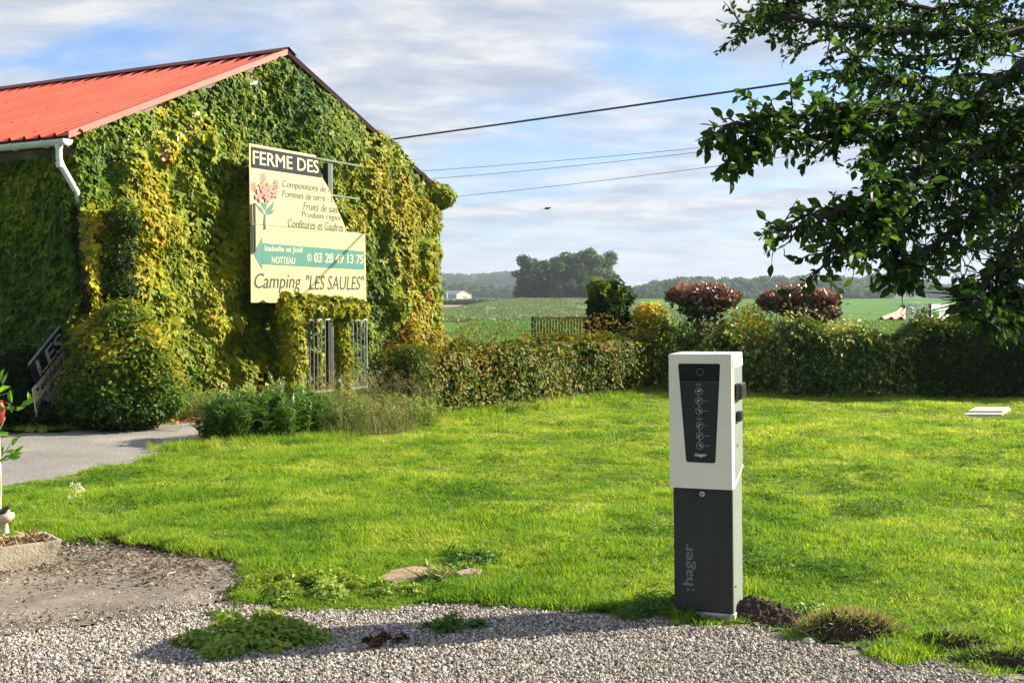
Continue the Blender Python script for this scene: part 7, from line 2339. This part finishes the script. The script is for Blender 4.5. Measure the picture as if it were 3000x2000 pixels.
# right-hand woods behind the crest: the ground under them is a real rise
def rise(px_list, top_list, th):
    def f(px, Y, X):
        top = np.interp(px, px_list, top_list)
        return EYE + (885 - top) / FPX * Y - th
    return f
def hill(name, px0, px1, Y0_, Y1_, zf, mat):
    pxs = np.linspace(px0, px1, 60); Yv = np.linspace(Y0_, Y1_, 8)
    PXm, YM = np.meshgrid(pxs, Yv); X = (PXm - 1500) / FPX * YM
    w_ = sstep(Y0_, Y0_ + (Y1_ - Y0_) * .6, YM)
    Z = terrain(X, YM) * (1 - w_) + zf(PXm, YM, X) * w_ - 1.0
    i = np.arange(7)[:, None] * 60 + np.arange(59)[None, :]
    F = np.stack([i, i + 1, i + 61, i + 60], -1).reshape(-1, 4)
    tag(link(name, mesh_np(name, np.stack([X, YM, Z], -1).reshape(-1, 3), F, mat, smooth=True)), kind='structure')
m_wfl = plain('wood_floor', (0.03, 0.05, 0.02), rough=1, var=.3, scale=.05)
rx_ = [1780, 1850, 1900, 1960, 2050, 2150, 2250, 2330, 2400, 2480, 2520, 2560]
rt_ = [862, 856, 838, 823, 818, 822, 818, 816, 824, 826, 832, 846]
zr_ = rise(rx_, rt_, 10.5)
hill('wooded_hill', 1760, 2600, 760, 960, zr_, m_wfl)
wood('distant_wood', 'wood on the right behind the red leaved bushes', band(1800, 2560, 860, 960, 520, zr_), .8, 1.15, wv)
wood('distant_wood', 'front edge of the wood on the right', band(1830, 2600, 700, 800, 340, lambda px, Y, X: terrain(X, Y) - 1.5), .65, .95, wv, .8)
qx = [2430, 2480, 2520, 2570, 2620, 2660, 2700, 2740, 2760, 2800, 2900, 3000, 3200]
qt = [832, 815, 817, 812, 806, 812, 826, 838, 842, 846, 850, 852, 850]
zq_ = rise(qx, qt, 11)
hill('wooded_hill', 2420, 3250, 1000, 1220, zq_, m_wfl)
wood('distant_wood', 'hazy wood at right behind the hanging branches', band(2440, 3200, 1080, 1230, 560, zq_), .85, 1.25, wv)
lx = [1150, 1250, 1310, 1360, 1400, 1430, 1470, 1500, 1540, 1600, 1680]
lt = [805, 806, 809, 812, 813, 808, 804, 804, 812, 820, 840]
zl_ = rise(lx, lt, 11)
hill('wooded_hill', 1100, 1720, 1450, 1800, zl_, m_wfl)
wood('distant_wood', 'blue hazy wooded ridge behind the farm building', band(1150, 1680, 1600, 1800, 700, zl_), .9, 1.4, wv)
mxl = [1150, 1310, 1350, 1400, 1450, 1500, 1560, 1620]
mt_ = [840, 832, 838, 836, 838, 842, 852, 862]
zm_ = rise(mxl, mt_, 10)
hill('wooded_hill', 1120, 1640, 880, 1060, zm_, m_wfl)
wood('distant_wood', 'green wood in the middle distance behind the farm building', band(1150, 1610, 960, 1070, 420, zm_), .7, 1.1, wv)
# hedgerow in front of the building and along the ploughed field
wood('distant_hedgerow', 'dark hedgerow in front of the far farm building', np.array([((px - 1500) / FPX * Y, Y, terrain((px - 1500) / FPX * Y, Y) - .3) for px, Y in zip(np.linspace(1230, 1545, 70), np.linspace(478, 440, 70) + rng.normal(0, 2, 70))]), .85, 1.15, hv, .85)
wood('distant_hedgerow', 'low dark strip along the far edge of the ploughed field', np.array([(x, Y1 + 2.5, float(terrain(x, Y1 + 2)) - .3) for x in np.linspace(X0 + (Y1 - Y0) * fd.x / fd.y + 2, 150, 120)]), .42, .52, hv, .62)
wood('crest_bushes', 'small bushes along the crest of the pale field', np.array([((px - 1500) / FPX * 345, 345, float(terrain((px - 1500) / FPX * 345, 345)) - .2) for px in rng.uniform(1330, 1530, 22)]), .18, .4, hv, .8)

# farm building
Yb = 700.
m_bw2 = plain('cream_cladding', (0.78, 0.66, 0.48), rough=.7, var=.05, scale=1); m_br = plain('grey_sheet_roof', (0.26, 0.27, 0.29), rough=.6, var=.1, scale=1)
cb = Vector(((1338 - 1500) / FPX * Yb, Yb, 0)); zb = hz_(876, Yb)
fbld = tag(empty('farm_building', (cb.x, cb.y, zb)), 'low far farm building with a cream gable and long grey roof', 'building')
gw2 = 41 / FPX * Yb * 1.2; ze = hz_(861, Yb) - zb; za_ = hz_(850.5, Yb) - zb; lb2 = 22.
gdx = Vector((math.cos(R(32)), math.sin(R(32)), 0)); bdx = Vector((-math.sin(R(32)), math.cos(R(32)), 0))
def b3(u, v, z): q_ = gdx * u + bdx * v; return (q_.x, q_.y, z)
MB().add([b3(0, 0, -2), b3(gw2, 0, -2), b3(gw2, 0, ze), b3(gw2 / 2, 0, za_), b3(0, 0, ze), b3(0, .3, -2), b3(gw2, .3, -2), b3(gw2, .3, ze), b3(gw2 / 2, .3, za_), b3(0, .3, ze)], [(0, 1, 2, 3, 4), (9, 8, 7, 6, 5), (0, 5, 6, 1), (1, 6, 7, 2), (4, 9, 5, 0)]).build('gable_wall', m_bw2, fbld)
MB().add([b3(0, .31, -2), b3(0.02, lb2, -2), b3(0.02, lb2, ze - .1), b3(0, .31, ze - .1), b3(.3, .31, -2), b3(.3, lb2, -2), b3(.3, lb2, ze - .1), b3(.3, .31, ze - .1)], [(3, 2, 1, 0), (4, 5, 6, 7), (0, 4, 7, 3)]).build('side_wall', plain('dull_wall', (.3, .33, .25)), fbld)
for s_ in (0, 1):
    e0 = -.35 if s_ == 0 else gw2 + .35; zz0 = ze - .25
    MB().add([b3(e0, -.3, zz0 + .08), b3(gw2 / 2, -.3, za_ + .14), b3(gw2 / 2, lb2, za_ + .14), b3(e0, lb2, zz0 + .08), b3(e0, -.3, zz0), b3(gw2 / 2, -.3, za_ + .04), b3(gw2 / 2, lb2, za_ + .04), b3(e0, lb2, zz0)], [(0, 1, 2, 3), (7, 6, 5, 4), (0, 4, 5, 1), (3, 2, 6, 7), (0, 3, 7, 4), (1, 5, 6, 2)]).build('roof', m_br, fbld)
MB().add([b3(gw2 * .42, -.05, -2), b3(gw2 * .75, -.05, -2), b3(gw2 * .75, -.05, ze * .62), b3(gw2 * .42, -.05, ze * .62), b3(gw2 * .42, -.01, -2), b3(gw2 * .75, -.01, -2), b3(gw2 * .75, -.01, ze * .62), b3(gw2 * .42, -.01, ze * .62)], [(0, 1, 2, 3), (0, 3, 7, 4), (1, 5, 6, 2), (3, 2, 6, 7)]).build('door', plain('dull_door', (.35, .31, .24)), fbld)
silo = tag(MB().lathe([(1.3, 0), (1.3, 4.6), (1.0, 5.2), (.3, 5.6)], 14).build('silo', plain('silo_dark', (.12, .12, .13)), None, smooth=True), 'dark upright silo beside the far farm building', 'silo')
silo.location = ((1306 - 1500) / FPX * (Yb - 10), Yb - 10, zb - 1.2)

# ================================================================== AIR
hz_me = MB().box((-1400, -60, -4), (1400, 2600, 95)).mesh('haze')
hm = bpy.data.materials.new('haze_air'); hm.use_nodes = True; ht = hm.node_tree; ht.nodes.clear()
ho = N(ht, 'ShaderNodeOutputMaterial'); hp = N(ht, 'ShaderNodeVolumePrincipled')
hp.inputs['Color'].default_value = (0.72, 0.83, 1.0, 1); hp.inputs['Density'].default_value = 0.00017; hp.inputs['Anisotropy'].default_value = 0.1
ht.links.new(hp.outputs[0], ho.inputs['Volume'])
hz_me.materials.append(hm)
if HAZE:
    tag(link('haze', hz_me), kind='stuff')
